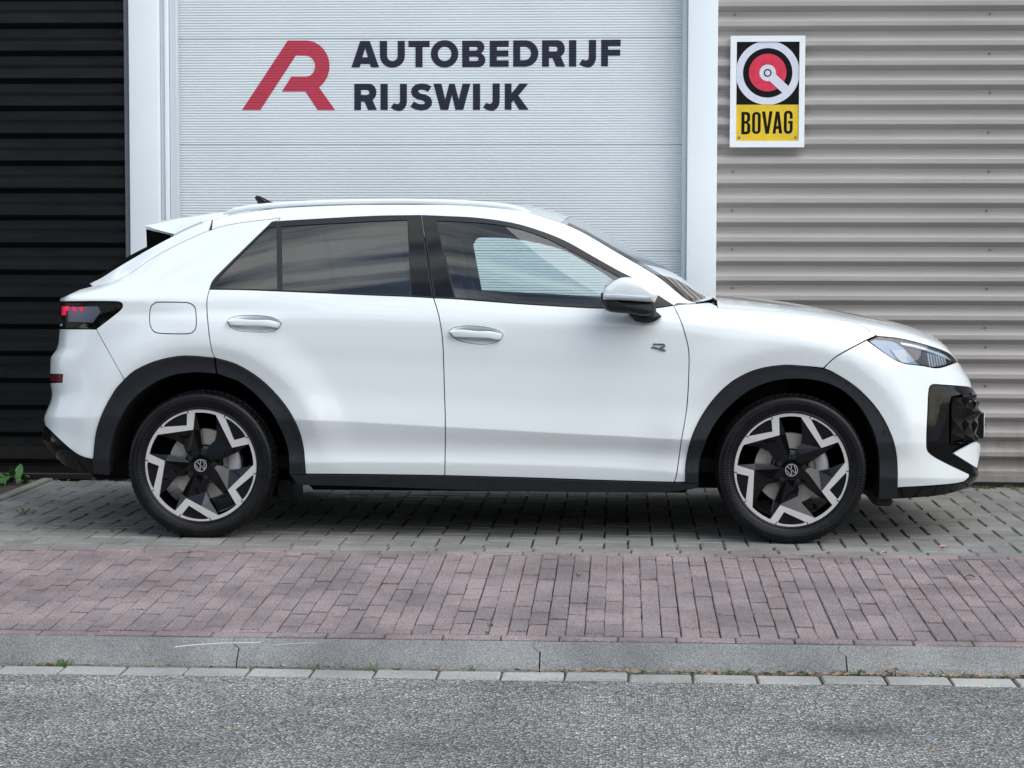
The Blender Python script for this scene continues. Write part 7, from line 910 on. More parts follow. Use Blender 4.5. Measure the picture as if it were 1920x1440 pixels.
 'mirror_arm': [[0.5925,1.0148],[0.6014,1.0136],[0.6103,1.0122],[0.6192,1.0107],[0.6281,1.0092],[0.637,1.0078],[0.6459,1.0067],[0.6547,1.0059],[0.6635,1.0055],[0.6722,1.0057],[0.6818,1.0072],[0.6911,1.0103],[0.7004,1.0143],[0.7096,1.0185],[0.7189,1.0223],[0.726,1.0161],[0.733,1.0098],[0.7401,1.0036],[0.7327,0.9976],[0.7254,0.9914],[0.7179,0.9857],[0.7098,0.9812],[0.7019,0.9782],[0.6935,0.9759],[0.6849,0.9742],[0.6763,0.9732],[0.6677,0.9728],[0.6588,0.9734],[0.6499,0.9748],[0.641,0.9768],[0.6321,0.979],[0.6232,0.9808],[0.617,0.9876],[0.6109,0.9944],[0.6048,1.0012],[0.5986,1.008]],
 'handle_a': [[-1.1881,0.9768],[-1.1779,0.9788],[-1.1677,0.9805],[-1.1588,0.9814],[-1.1498,0.9822],[-1.1408,0.9828],[-1.1318,0.983],[-1.1228,0.9828],[-1.1139,0.9825],[-1.1049,0.982],[-1.0959,0.9815],[-1.087,0.9809],[-1.078,0.9804],[-1.069,0.98],[-1.0601,0.9797],[-1.0501,0.9797],[-1.0401,0.9801],[-1.0301,0.9806],[-1.0201,0.9809],[-1.0102,0.9808],[-1.0003,0.98],[-0.9902,0.9781],[-0.9801,0.9754],[-0.9702,0.9723],[-0.9602,0.969],[-0.9503,0.9659],[-0.9541,0.954],[-0.9599,0.9457],[-0.9689,0.9449],[-0.9792,0.9464],[-0.9899,0.9487],[-1.0005,0.9503],[-1.0104,0.9511],[-1.0204,0.9517],[-1.0303,0.9523],[-1.0403,0.9528],[-1.0503,0.9533],[-1.0602,0.9536],[-1.0692,0.9538],[-1.0782,0.954],[-1.0871,0.9541],[-1.0961,0.9541],[-1.1051,0.9541],[-1.114,0.9542],[-1.123,0.9543],[-1.132,0.9545],[-1.1422,0.9549],[-1.1523,0.9555],[-1.1625,0.9561],[-1.1727,0.9567],[-1.1778,0.9634],[-1.1829,0.9701]],
 'handle_b': [[-0.1978,0.9336],[-0.1866,0.9363],[-0.1753,0.9385],[-0.1665,0.9395],[-0.1576,0.9405],[-0.1487,0.941],[-0.1398,0.941],[-0.1303,0.9404],[-0.1209,0.9394],[-0.1114,0.9383],[-0.102,0.937],[-0.0925,0.9359],[-0.083,0.9349],[-0.0736,0.9342],[-0.0637,0.934],[-0.0538,0.9343],[-0.0439,0.9348],[-0.034,0.9352],[-0.0242,0.9352],[-0.0145,0.9344],[-0.0055,0.933],[0.0034,0.9309],[0.0122,0.9284],[0.021,0.9257],[0.0299,0.923],[0.0387,0.9205],[0.0359,0.9113],[0.0332,0.902],[0.0281,0.8969],[0.0202,0.896],[0.0115,0.8967],[0.0022,0.8984],[-0.0073,0.9005],[-0.0169,0.9025],[-0.0262,0.9037],[-0.0354,0.9043],[-0.0446,0.9048],[-0.0538,0.9052],[-0.063,0.9055],[-0.0722,0.9058],[-0.0814,0.9061],[-0.0906,0.9063],[-0.0998,0.9066],[-0.109,0.9069],[-0.1188,0.9072],[-0.1286,0.9075],[-0.1384,0.9078],[-0.1482,0.9081],[-0.158,0.9084],[-0.1678,0.9086],[-0.1776,0.9089],[-0.1844,0.9172],[-0.1911,0.9254]],
 'cup_a': [[-1.1912,0.9765],[-1.1815,0.986],[-1.1723,0.9896],[-1.1628,0.9927],[-1.153,0.9952],[-1.1431,0.9969],[-1.1333,0.9979],[-1.1234,0.9987],[-1.1135,0.9993],[-1.1035,0.9996],[-1.0936,0.9997],[-1.0836,0.9997],[-1.0737,0.9995],[-1.0641,0.9992],[-1.0545,0.9989],[-1.0448,0.9983],[-1.0352,0.9976],[-1.0257,0.9966],[-1.0162,0.9954],[-1.0068,0.9938],[-0.9984,0.992],[-0.99,0.9896],[-0.9818,0.9867],[-0.9739,0.9834],[-0.9662,0.9798],[-0.9581,0.9733],[-0.9507,0.9656],[-0.9549,0.9561],[-0.9592,0.9466],[-0.9668,0.9419],[-0.9744,0.9369],[-0.9822,0.9325],[-0.9903,0.9298],[-0.9991,0.9284],[-1.0079,0.9275],[-1.0169,0.9269],[-1.0259,0.9267],[-1.035,0.9266],[-1.0441,0.9267],[-1.0531,0.9269],[-1.0621,0.9271],[-1.0718,0.9273],[-1.0814,0.9276],[-1.0911,0.9279],[-1.1007,0.9284],[-1.1103,0.9291],[-1.1199,0.93],[-1.1294,0.9312],[-1.1388,0.9327],[-1.1486,0.9354],[-1.1581,0.9394],[-1.1675,0.9438],[-1.177,0.948],[-1.1817,0.9575],[-1.1865,0.967]],
 'cup_b': [[-0.1998,0.9356],[-0.1906,0.9422],[-0.1809,0.9475],[-0.1717,0.9501],[-0.1622,0.9522],[-0.1527,0.9538],[-0.1431,0.9551],[-0.1335,0.956],[-0.1237,0.9565],[-0.1138,0.9567],[-0.1039,0.9566],[-0.094,0.9563],[-0.0841,0.9557],[-0.0743,0.955],[-0.0644,0.9542],[-0.0544,0.9532],[-0.0445,0.952],[-0.0347,0.9506],[-0.0249,0.949],[-0.0151,0.947],[-0.0054,0.9447],[0.0043,0.9418],[0.0137,0.9383],[0.0227,0.9342],[0.0313,0.9277],[0.0393,0.9201],[0.0346,0.9095],[0.0299,0.8988],[0.0217,0.8942],[0.0136,0.8894],[0.0054,0.8851],[-0.0032,0.8821],[-0.0128,0.8802],[-0.0226,0.8787],[-0.0325,0.8777],[-0.0425,0.8771],[-0.0525,0.877],[-0.0624,0.8771],[-0.0713,0.8775],[-0.0802,0.8781],[-0.0892,0.8789],[-0.0982,0.8799],[-0.1071,0.8811],[-0.1159,0.8826],[-0.1247,0.8843],[-0.1334,0.8862],[-0.1429,0.8887],[-0.1524,0.8918],[-0.1617,0.8954],[-0.1705,0.8998],[-0.1785,0.905],[-0.1848,0.9113],[-0.1901,0.9191],[-0.1948,0.9275]],
 'badge_top': [[0.7025,0.8802],[0.7121,0.8801],[0.7217,0.88],[0.7313,0.8799],[0.7409,0.8798],[0.7505,0.8797],[0.7541,0.8729],[0.7483,0.8663],[0.7412,0.8663],[0.7342,0.8662]],
 'badge_leg': [[0.6967,0.8661],[0.7061,0.8663],[0.7139,0.8643],[0.7217,0.8618],[0.7296,0.8594],[0.7389,0.8569],[0.7484,0.8544],[0.7578,0.852]],
 'steering': [[0.5196,1.0318],[0.5226,1.0411],[0.5256,1.0504],[0.5286,1.0597],[0.5316,1.069],[0.5346,1.0782],[0.5377,1.0875],[0.5408,1.0968],[0.5439,1.106],[0.5478,1.1168],[0.5519,1.1275],[0.5561,1.1382],[0.5684,1.1432]],
 'far_front_opening': [[-0.2029,1.3197],[-0.1978,1.3286],[-0.1931,1.338],[-0.1877,1.3465],[-0.1809,1.3526],[-0.1705,1.3564],[-0.1587,1.3581],[-0.1463,1.3584],[-0.1341,1.3581],[-0.1235,1.3579],[-0.1129,1.3576],[-0.1022,1.3573],[-0.0916,1.3569],[-0.0809,1.3565],[-0.0702,1.3561],[-0.0596,1.3555],[-0.0489,1.3549],[-0.0383,1.3542],[-0.0276,1.3534],[-0.017,1.3525],[-0.0064,1.3515],[0.0042,1.3503],[0.0147,1.349],[0.0252,1.3475],[0.0362,1.3459],[0.0471,1.3442],[0.058,1.3424],[0.069,1.3406],[0.0799,1.3387],[0.0908,1.3367],[0.1018,1.3347],[0.1127,1.3325],[0.1236,1.3304],[0.1344,1.3281],[0.1453,1.3258],[0.1561,1.3234],[0.1669,1.3209],[0.1777,1.3183],[0.1884,1.3157],[0.1992,1.3129],[0.2098,1.3101],[0.2205,1.3072],[0.2311,1.3042],[0.2411,1.3011],[0.2511,1.2977],[0.2609,1.2939],[0.2707,1.2898],[0.2804,1.2855],[0.2899,1.2809],[0.2994,1.2761],[0.3087,1.2711],[0.318,1.266],[0.3271,1.2607],[0.3365,1.2552],[0.3459,1.2497],[0.3553,1.2441],[0.3647,1.2385],[0.3741,1.233],[0.3835,1.2273],[0.3929,1.2217],[0.4022,1.216],[0.4116,1.2103],[0.4209,1.2046],[0.4302,1.1988],[0.4395,1.193],[0.4487,1.1871],[0.4579,1.1812],[0.4671,1.1752],[0.4762,1.1692],[0.4852,1.1632],[0.4942,1.157],[0.5032,1.1509],[0.512,1.1446],[0.5208,1.1383],[0.5295,1.132],[0.5382,1.1256],[0.5468,1.1191],[0.554,1.1122],[0.56,1.104],[0.5652,1.095],[0.5699,1.0856],[0.5747,1.0762],[0.5799,1.0672],[0.5735,1.0571],[0.5672,1.0471],[0.5609,1.037],[0.55,1.0373],[0.539,1.0375],[0.5281,1.0378],[0.5171,1.038],[0.5062,1.0383],[0.4952,1.0386],[0.4843,1.0388],[0.4733,1.0391],[0.4623,1.0393],[0.4514,1.0396],[0.4404,1.0398],[0.4295,1.0401],[0.4185,1.0404],[0.4076,1.0406],[0.3966,1.0409],[0.3856,1.0411],[0.3747,1.0414],[0.3637,1.0416],[0.3527,1.0419],[0.3418,1.0421],[0.3308,1.0424],[0.3198,1.0427],[0.3089,1.0429],[0.2979,1.0432],[0.2869,1.0434],[0.2759,1.0437],[0.265,1.0439],[0.254,1.0442],[0.243,1.0445],[0.232,1.0447],[0.221,1.045],[0.2101,1.0452],[0.1991,1.0455],[0.1881,1.0457],[0.1771,1.046],[0.1661,1.0463],[0.1551,1.0465],[0.1442,1.0468],[0.1332,1.047],[0.1222,1.0473],[0.1112,1.0475],[0.1002,1.0478],[0.0892,1.0481],[0.0782,1.0483],[0.0672,1.0486],[0.0562,1.0488],[0.0452,1.0491],[0.0342,1.0493],[0.0232,1.0496],[0.0122,1.0499],[0.0012,1.0501],[-0.0098,1.0504],[-0.0208,1.0506],[-0.0318,1.0509],[-0.0428,1.0511],[-0.0538,1.0514],[-0.0648,1.0517],[-0.0759,1.0519],[-0.0869,1.0522],[-0.0979,1.0524],[-0.1089,1.0527],[-0.1199,1.0529],[-0.1309,1.0532],[-0.142,1.0535],[-0.153,1.0537],[-0.155,1.0644],[-0.157,1.075],[-0.159,1.0857],[-0.161,1.0963],[-0.163,1.107],[-0.165,1.1176],[-0.167,1.1283],[-0.169,1.1389],[-0.1709,1.1495],[-0.1729,1.1602],[-0.1749,1.1708],[-0.1769,1.1815],[-0.1789,1.1921],[-0.1809,1.2027],[-0.1829,1.2134],[-0.1849,1.224],[-0.1869,1.2346],[-0.1889,1.2453],[-0.1909,1.2559],[-0.1929,1.2665],[-0.1949,1.2772],[-0.1969,1.2878],[-0.1989,1.2984],[-0.2009,1.3091]],
 'far_rear_opening': [[-1.1273,1.0752],[-1.1265,1.0866],[-1.1261,1.0981],[-1.1258,1.1096],[-1.1255,1.1211],[-1.1251,1.1326],[-1.1243,1.144],[-1.1231,1.1553],[-1.1212,1.1664],[-1.1185,1.1773],[-1.1153,1.1878],[-1.1117,1.1984],[-1.1078,1.209],[-1.1036,1.2195],[-1.0991,1.2299],[-1.0942,1.2402],[-1.0891,1.2503],[-1.0836,1.2601],[-1.0778,1.2696],[-1.0717,1.2788],[-1.0653,1.2876],[-1.0585,1.2956],[-1.051,1.3033],[-1.0427,1.3106],[-1.034,1.3173],[-1.0247,1.3234],[-1.0152,1.3288],[-1.0055,1.3335],[-0.9957,1.3372],[-0.9853,1.3403],[-0.9746,1.3428],[-0.9637,1.3447],[-0.9526,1.3461],[-0.9414,1.3471],[-0.93,1.3478],[-0.9187,1.3482],[-0.9073,1.3483],[-0.896,1.3484],[-0.8848,1.3484],[-0.8739,1.3484],[-0.8631,1.3484],[-0.8522,1.3483],[-0.8413,1.3481],[-0.8304,1.3479],[-0.8196,1.3477],[-0.8087,1.3474],[-0.7978,1.3471],[-0.787,1.3467],[-0.7761,1.3464],[-0.7652,1.346],[-0.7543,1.3455],[-0.7435,1.3451],[-0.7326,1.3446],[-0.7217,1.3442],[-0.7109,1.3437],[-0.7,1.3432],[-0.6891,1.3427],[-0.6783,1.3422],[-0.6674,1.3417],[-0.6566,1.3412],[-0.6457,1.3407],[-0.6348,1.3402],[-0.624,1.3397],[-0.6131,1.3393],[-0.6023,1.3389],[-0.5914,1.3385],[-0.5806,1.3381],[-0.5786,1.3273],[-0.5766,1.3166],[-0.5746,1.3058],[-0.5727,1.2951],[-0.5707,1.2843],[-0.5687,1.2735],[-0.5667,1.2628],[-0.5647,1.252],[-0.5628,1.2413],[-0.5608,1.2305],[-0.5588,1.2197],[-0.5568,1.209],[-0.5549,1.1982],[-0.5529,1.1874],[-0.5509,1.1767],[-0.5489,1.1659],[-0.5469,1.1551],[-0.545,1.1444],[-0.543,1.1336],[-0.541,1.1228],[-0.539,1.112],[-0.537,1.1013],[-0.5351,1.0905],[-0.5331,1.0797],[-0.5311,1.0689],[-0.5421,1.069],[-0.5531,1.0692],[-0.5641,1.0693],[-0.5751,1.0694],[-0.5861,1.0695],[-0.5972,1.0696],[-0.6082,1.0697],[-0.6192,1.0699],[-0.6302,1.07],[-0.6412,1.0701],[-0.6523,1.0702],[-0.6633,1.0703],[-0.6743,1.0704],[-0.6853,1.0705],[-0.6964,1.0707],[-0.7074,1.0708],[-0.7184,1.0709],[-0.7294,1.071],[-0.7405,1.0711],[-0.7515,1.0712],[-0.7625,1.0714],[-0.7736,1.0715],[-0.7846,1.0716],[-0.7956,1.0717],[-0.8067,1.0718],[-0.8177,1.0719],[-0.8288,1.0721],[-0.8398,1.0722],[-0.8508,1.0723],[-0.8619,1.0724],[-0.8729,1.0725],[-0.884,1.0726],[-0.895,1.0727],[-0.9061,1.0729],[-0.9171,1.073],[-0.9282,1.0731],[-0.9392,1.0732],[-0.9503,1.0733],[-0.9613,1.0734],[-0.9724,1.0736],[-0.9834,1.0737],[-0.9945,1.0738],[-1.0056,1.0739],[-1.0166,1.074],[-1.0277,1.0741],[-1.0387,1.0743],[-1.0498,1.0744],[-1.0609,1.0745],[-1.0719,1.0746],[-1.083,1.0747],[-1.0941,1.0748],[-1.1051,1.075],[-1.1162,1.0751]],
 'plate': [[2.2657,0.5342],[2.2662,0.4313]],
}

YC = 10.085
XC = -0.5665
def pchip(x, y, xq):
    h = np.diff(x)[:, None]; d = np.diff(y, axis=0) / h
    n = len(x); m = np.zeros_like(y)
    if n == 2:
        t = ((xq - x[0]) / (x[1] - x[0]))[:, None]; return y[0] * (1 - t) + y[1] * t
    w1 = 2 * h[1:] + h[:-1]; w2 = h[1:] + 2 * h[:-1]
    with np.errstate(divide='ignore', invalid='ignore'):
        mm = (w1 + w2) / (w1 / d[:-1] + w2 / d[1:])
    ok = (d[:-1] * d[1:]) > 0
    m[1:-1] = np.where(ok, mm, 0); m[0] = d[0]; m[-1] = d[-1]
    k = np.clip(np.searchsorted(x, xq, side='right') - 1, 0, n - 2)
    t = ((xq - x[k]) / (x[k + 1] - x[k]))[:, None]; hk = h[k]
    return (y[k] * (1 + 2 * t) * (1 - t) ** 2 + hk * m[k] * t * (1 - t) ** 2 + y[k + 1] * t * t * (3 - 2 * t) + hk * m[k + 1] * t * t * (t - 1))
SU = np.array(SECTION_U); SG = np.array(SECTION_ROWS)
R_, S_, _ = SG.shape
uq = np.concatenate([np.linspace(SU[i], SU[i + 1], max(3, int((SU[i + 1] - SU[i]) / 6.0) + 1))[:-1] for i in range(S_ - 1)] + [SU[-1:]])
A_ = np.stack([pchip(SU, SG[j], uq) for j in range(R_)])
for it in range(5):
    B_ = A_.copy(); B_[:, 1:-1] = A_[:, 1:-1] * .5 + .25 * (A_[:, 2:] + A_[:, :-2])
    w_ = np.clip(np.minimum(uq - 130, 1750 - uq) / 40, 0, 1)[None, :, None]
    A_ = A_ * (1 - w_) + B_ * w_
SUB = 8
vq = np.linspace(0, R_ - 1, (R_ - 1) * SUB + 1)
SK = np.zeros((len(vq), len(uq), 3))
for c in range(len(uq)):
    P_ = A_[:, c]; ch = np.concatenate([[0], np.cumsum(np.maximum(np.linalg.norm(np.diff(P_, axis=0), axis=1), 1e-4))])
    tq_ = np.interp(vq, np.arange(R_), ch)
    for a, b in ((0, 1), (1, 3), (3, 4), (4, R_ - 1)):       # hard folds at lines 1, 3 and 4
        mk = (vq >= a) & (vq <= b); SK[mk, c] = pchip(ch[a:b + 1], P_[a:b + 1], tq_[mk])
HUBX = (-1.8817 - XC, 0.7488 - XC); HUBZ = .327
for cx in HUBX:         # flared wheel arches
    pass
add_ = np.zeros(SK.shape[:2])
for cx in HUBX:
    r_ = np.hypot(SK[..., 0] - cx, SK[..., 2] - HUBZ); an_ = np.arctan2(SK[..., 2] - HUBZ, np.abs(SK[..., 0] - cx))
    fade = np.clip((an_ + .1) / .45, 0, 1); ro = .470
    ss = np.clip((r_ - ro - .072) / .17, 0, 1); ss = ss * ss * (3 - 2 * ss)
    add_ += np.where(r_ > ro + .072, .020 * (1 - ss), .020 - np.clip((ro + .072 - r_) / .072, 0, 1.2) * .017) * fade * np.clip((r_ - .2) / .1, 0, 1)
SK[..., 1] += add_ * np.clip((SK[..., 1] - .6) / .2, 0, 1)
SN = np.cross(np.gradient(SK, axis=0), np.gradient(SK, axis=1))
SN /= np.linalg.norm(SN, axis=-1, keepdims=True) + 1e-12
def _at(A, u, v):
    i = min(max(np.searchsorted(uq, u, side='right') - 1, 0), len(uq) - 2); fu = min(max((u - uq[i]) / (uq[i + 1] - uq[i]), 0), 1)
    jf = min(max(v * SUB, 0), len(vq) - 1.0001); j = int(jf); fv = jf - j
    return (A[j, i] * (1 - fu) + A[j, i + 1] * fu) * (1 - fv) + (A[j + 1, i] * (1 - fu) + A[j + 1, i + 1] * fu) * fv
def skin(u, v): return _at(SK, u, v)
def skin_n(u, v):
    n = _at(SN, u, v); return n / (np.linalg.norm(n) + 1e-12)
_s = np.concatenate([[0], np.cumsum(np.linalg.norm(np.diff(SK[5 * SUB], axis=0), axis=1))])
_c = int(np.searchsorted(uq, 820))
_t = np.concatenate([[0], np.cumsum(np.linalg.norm(np.diff(SK[:, _c], axis=0), axis=1))])
s_of = lambda u: float(np.interp(u, uq, _s)); u_of = lambda s: float(np.interp(s, _s, uq))
t_of = lambda v: float(np.interp(v, vq, _t)); v_of = lambda t: float(np.interp(t, _t, vq))

car = empty('parked_car', (XC, YC, 0))
tag(car, 'white five door crossover car parked side on in front of the garage door', 'car')

def panel(name, outline, mat, parent, holes=(), offset=0.0, rim=.012, gap=.0022, side=-1, both=False, step=.035, disp=None, custom=True, rim_mat=None, even=False):
    """cut a panel out of the body skin. side -1: near side of the car, +1: the other side"""
    ST = lambda lp: [(s_of(u), t_of(v)) for u, v in lp]
    o2 = ST(outline); h2 = [ST(h) for h in holes]
    s0, s1 = min(p[0] for p in o2), max(p[0] for p in o2); t0, t1 = min(p[1] for p in o2), max(p[1] for p in o2)
    allb = o2 + [q for h in h2 for q in h]
    bx = np.array(allb)
    inner = []
    tl = list(np.arange(t0 + step * .5, t1, step * .8)) + [t_of(3), t_of(4), t_of(3) - .007, t_of(4) + .007, t_of(1), t_of(1) - .006, t_of(1) + .006, t_of(2)]
    if custom is None: tl = list(np.arange(t0 + step * .5, t1, step))
    for t in tl:
        for s in np.arange(s0 + step * .5, s1, step):
            if np.min((bx[:, 0] - s) ** 2 + (bx[:, 1] - t) ** 2) < (step * .38) ** 2: continue
            if in_poly(s, t, o2) and not any(in_poly(s, t, h) for h in h2): inner.append((s, t))
    p2, tr, loops = triangulate(o2, h2, inner)
    base = []; nor = []
    for s, t in p2:
        u, v = u_of(s), v_of(t)
        base.append(skin(u, v)); nor.append(skin_n(u, v))
    base = np.array(base); nor = np.array(nor)
    if even:        # glass is drawn to one smooth curve: even out the facing of the pane
        q_ = np.array(p2); a_ = np.stack([np.ones(len(q_)), q_[:, 0], q_[:, 1]], 1)
        nor = a_ @ np.linalg.lstsq(a_, nor, rcond=None)[0]; nor /= np.linalg.norm(nor, axis=1, keepdims=True)
    P = base + nor * offset
    if disp is not None:
        for i, (s, t) in enumerate(p2): P[i] += nor[i] * disp(s, t)
    # pull the border in for the shut gap
    for li, lp in enumerate(loops):
        n = len(lp); q = P[lp].copy()
        area = sum(p2[lp[i]][0] * p2[lp[(i + 1) % n]][1] - p2[lp[(i + 1) % n]][0] * p2[lp[i]][1] for i in range(n))
        sg = (1 if area > 0 else -1) * (1 if li == 0 else -1)
        for i in range(n):
            a = q[i] - q[i - 1]; b = q[(i + 1) % n] - q[i]
            na, nb = np.linalg.norm(a), np.linalg.norm(b)
            if na < 1e-6 or nb < 1e-6: continue
            t_ = a / na + b / nb; lt = np.linalg.norm(t_)
            if lt < .3: continue
            k = np.cross(nor[lp[i]], t_ / lt) * (1.0 / max(lt / 2, .5))
            # skin normal is dv x du, so the (s,t) plane is seen mirrored
            if abs(base[lp[i]][1]) > .02: P[lp[i]] = q[i] - k * gap * sg * ORI
    V, N, F, MI = [], [], [], []
    def emit(sgn):
        o = len(V)
        for i in range(len(P)):
            V.append((P[i][0], sgn * P[i][1], P[i][2])); N.append((nor[i][0], sgn * nor[i][1], nor[i][2]))
        for t in tr:
            a, b, c = P[t[0]], P[t[1]], P[t[2]]
            fl = np.dot(np.cross(b - a, c - a), nor[t[0]]) < 0
            t = t[::-1] if fl else t
            if sgn < 0: t = t[::-1]
            F.append([o + i for i in (t[::-1] if True else t)]); MI.append(0)
        if rim:
            for lp in loops:
                n = len(lp); s = len(V)
                for rep in range(2):
                    for i in lp:
                        q = P[i] - nor[i] * (rim * rep)
                        V.append((q[0], sgn * q[1], q[2])); N.append(None)
                for i in range(n):
                    j = (i + 1) % n
                    if abs(P[lp[i]][1]) < .02 and abs(P[lp[j]][1]) < .02: continue
                    F.append([s + i, s + j, s + n + j, s + n + i]); MI.append(1 if rim_mat else 0)
    for sg_ in ((-1, 1) if both else (side,)): emit(sg_)
    me = bpy.data.meshes.new(name)
    me.from_pydata(V, [], F)
    me.materials.append(mat)
    if rim_mat: me.materials.append(rim_mat)
    me.polygons.foreach_set('material_index', MI)
    me.polygons.foreach_set('use_smooth', [True] * len(me.polygons))
    me.update()
    if custom and disp is None:
        vn = [Vector((0, 0, 0))] * len(V)
        acc = [Vector((0, 0, 0)) for _ in V]
        for p in me.polygons:
            for i in p.vertices: acc[i] += p.normal * p.area
        nn = []
        for i in range(len(V)):
            if N[i] is not None:
                nn.append(Vector(N[i]))
            else:
                nn.append(acc[i].normalized() if acc[i].length > 0 else Vector((0, 0, 1)))
        # faces must agree with the given normals
        flip = [p.index for p in me.polygons if N[p.vertices[0]] is not None and p.normal.dot(nn[p.vertices[0]]) < 0]
        if flip:
            bm = bmesh.new(); bm.from_mesh(me); bm.faces.ensure_lookup_table()
            bmesh.ops.reverse_faces(bm, faces=[bm.faces[i] for i in flip]); bm.to_mesh(me); bm.free()
        me.normals_split_custom_set_from_vertices([n.normalized() for n in nn])
    else:
        bm = bmesh.new(); bm.from_mesh(me); bmesh.ops.recalc_face_normals(bm, faces=bm.faces[:]); bm.to_mesh(me); bm.free()
    o = bpy.data.objects.new(name, me)
    return link(o, parent)
ORI = 1.0
O = OUTLINE

def ellipse_disp(outline, depth):
    cs = np.mean([[s_of(u), t_of(v)] for u, v in outline], axis=0)
    rs = max(abs(s_of(u) - cs[0]) for u, v in outline); rt_ = max(abs(t_of(v) - cs[1]) for u, v in outline)
    def f(s, t):
        r = min(1.0, math.hypot((s - cs[0]) / rs, (t - cs[1]) / rt_))
        return -depth * (1 - r ** 3)
    return f
def cup_uv(key):      # handle recess outline on the skin from its side-view shape
    pts = []
    for x, z in SIDE_SHAPE[key]:
        u = u_of_x(x); v = v_of_z(u, z); pts.append((u, v))
    return pts
_xm = SK[6 * SUB, :, 0]
def u_of_x(x): return float(np.interp(x, _xm, uq))
def v_of_z(u, z):
    i = int(np.clip(np.searchsorted(uq, u), 0, len(uq) - 1)); return float(np.interp(z, SK[:, i, 2], vq))

# ---- painted panels of the side, doors with all they carry; both flanks
def inset_outline(lp, k):
    c = np.mean(np.array(lp), axis=0); return [(c[0] + (p[0] - c[0]) * k, c[1] + (p[1] - c[1]) * k) for p in lp]

cup = {'a': cup_uv('cup_a'), 'b': cup_uv('cup_b')}
def faced_bar(bm, outline, y_out, depth, ch, sgn=-1):
    """plate with a softly rounded outer face: for grips and caps"""
    pts = np.array(outline); c = pts.mean(axis=0); ext = np.abs(pts - c).max(axis=0)
    rings = []
    for k in (0, .15, .45, .75, 1.0):
        ins = ch * (1 - math.sqrt(max(0, 1 - (1 - k) ** 2)))
        rings.append([bm.verts.new((c[0] + (p[0] - c[0]) * (1 - ins / ext[0]), sgn * (y_out - ch * k), c[1] + (p[1] - c[1]) * (1 - ins / ext[1]))) for p in pts])
    rings.append([bm.verts.new((p[0], sgn * (y_out - depth), p[1])) for p in pts])
    m = len(pts)
    for k in range(len(rings) - 1):
        for i in range(m): bm.faces.new((rings[k][i], rings[k][(i + 1) % m], rings[k + 1][(i + 1) % m], rings[k + 1][i]))
    bm.faces.new(rings[0][::-1]); bm.faces.new(rings[-1])

def bar_between(bm, outline, y_mid, half, power=2.6, n=7, sgn=-1, taper=1.0):
    """pillow-shaped solid: a side-view outline inflated sideways (y)"""
    pts = np.array(outline); c = pts.mean(axis=0)
    rings = []
    for k in range(n):
        d = -1 + 2 * k / (n - 1)
        sc = (1 - abs(d) ** power) ** (1 / power) if abs(d) < 1 else 0.0
        sc = max(sc, .02)
        rings.append([bm.verts.new((c[0] + (p[0] - c[0]) * sc, sgn * (y_mid + half * d), c[1] + (p[1] - c[1]) * sc)) for p in pts])
    m = len(pts)
    for k in range(n - 1):
        for i in range(m):
            bm.faces.new((rings[k][i], rings[k][(i + 1) % m], rings[k + 1][(i + 1) % m], rings[k + 1][i]))
    bm.faces.new(rings[0][::-1]); bm.faces.new(rings[-1])

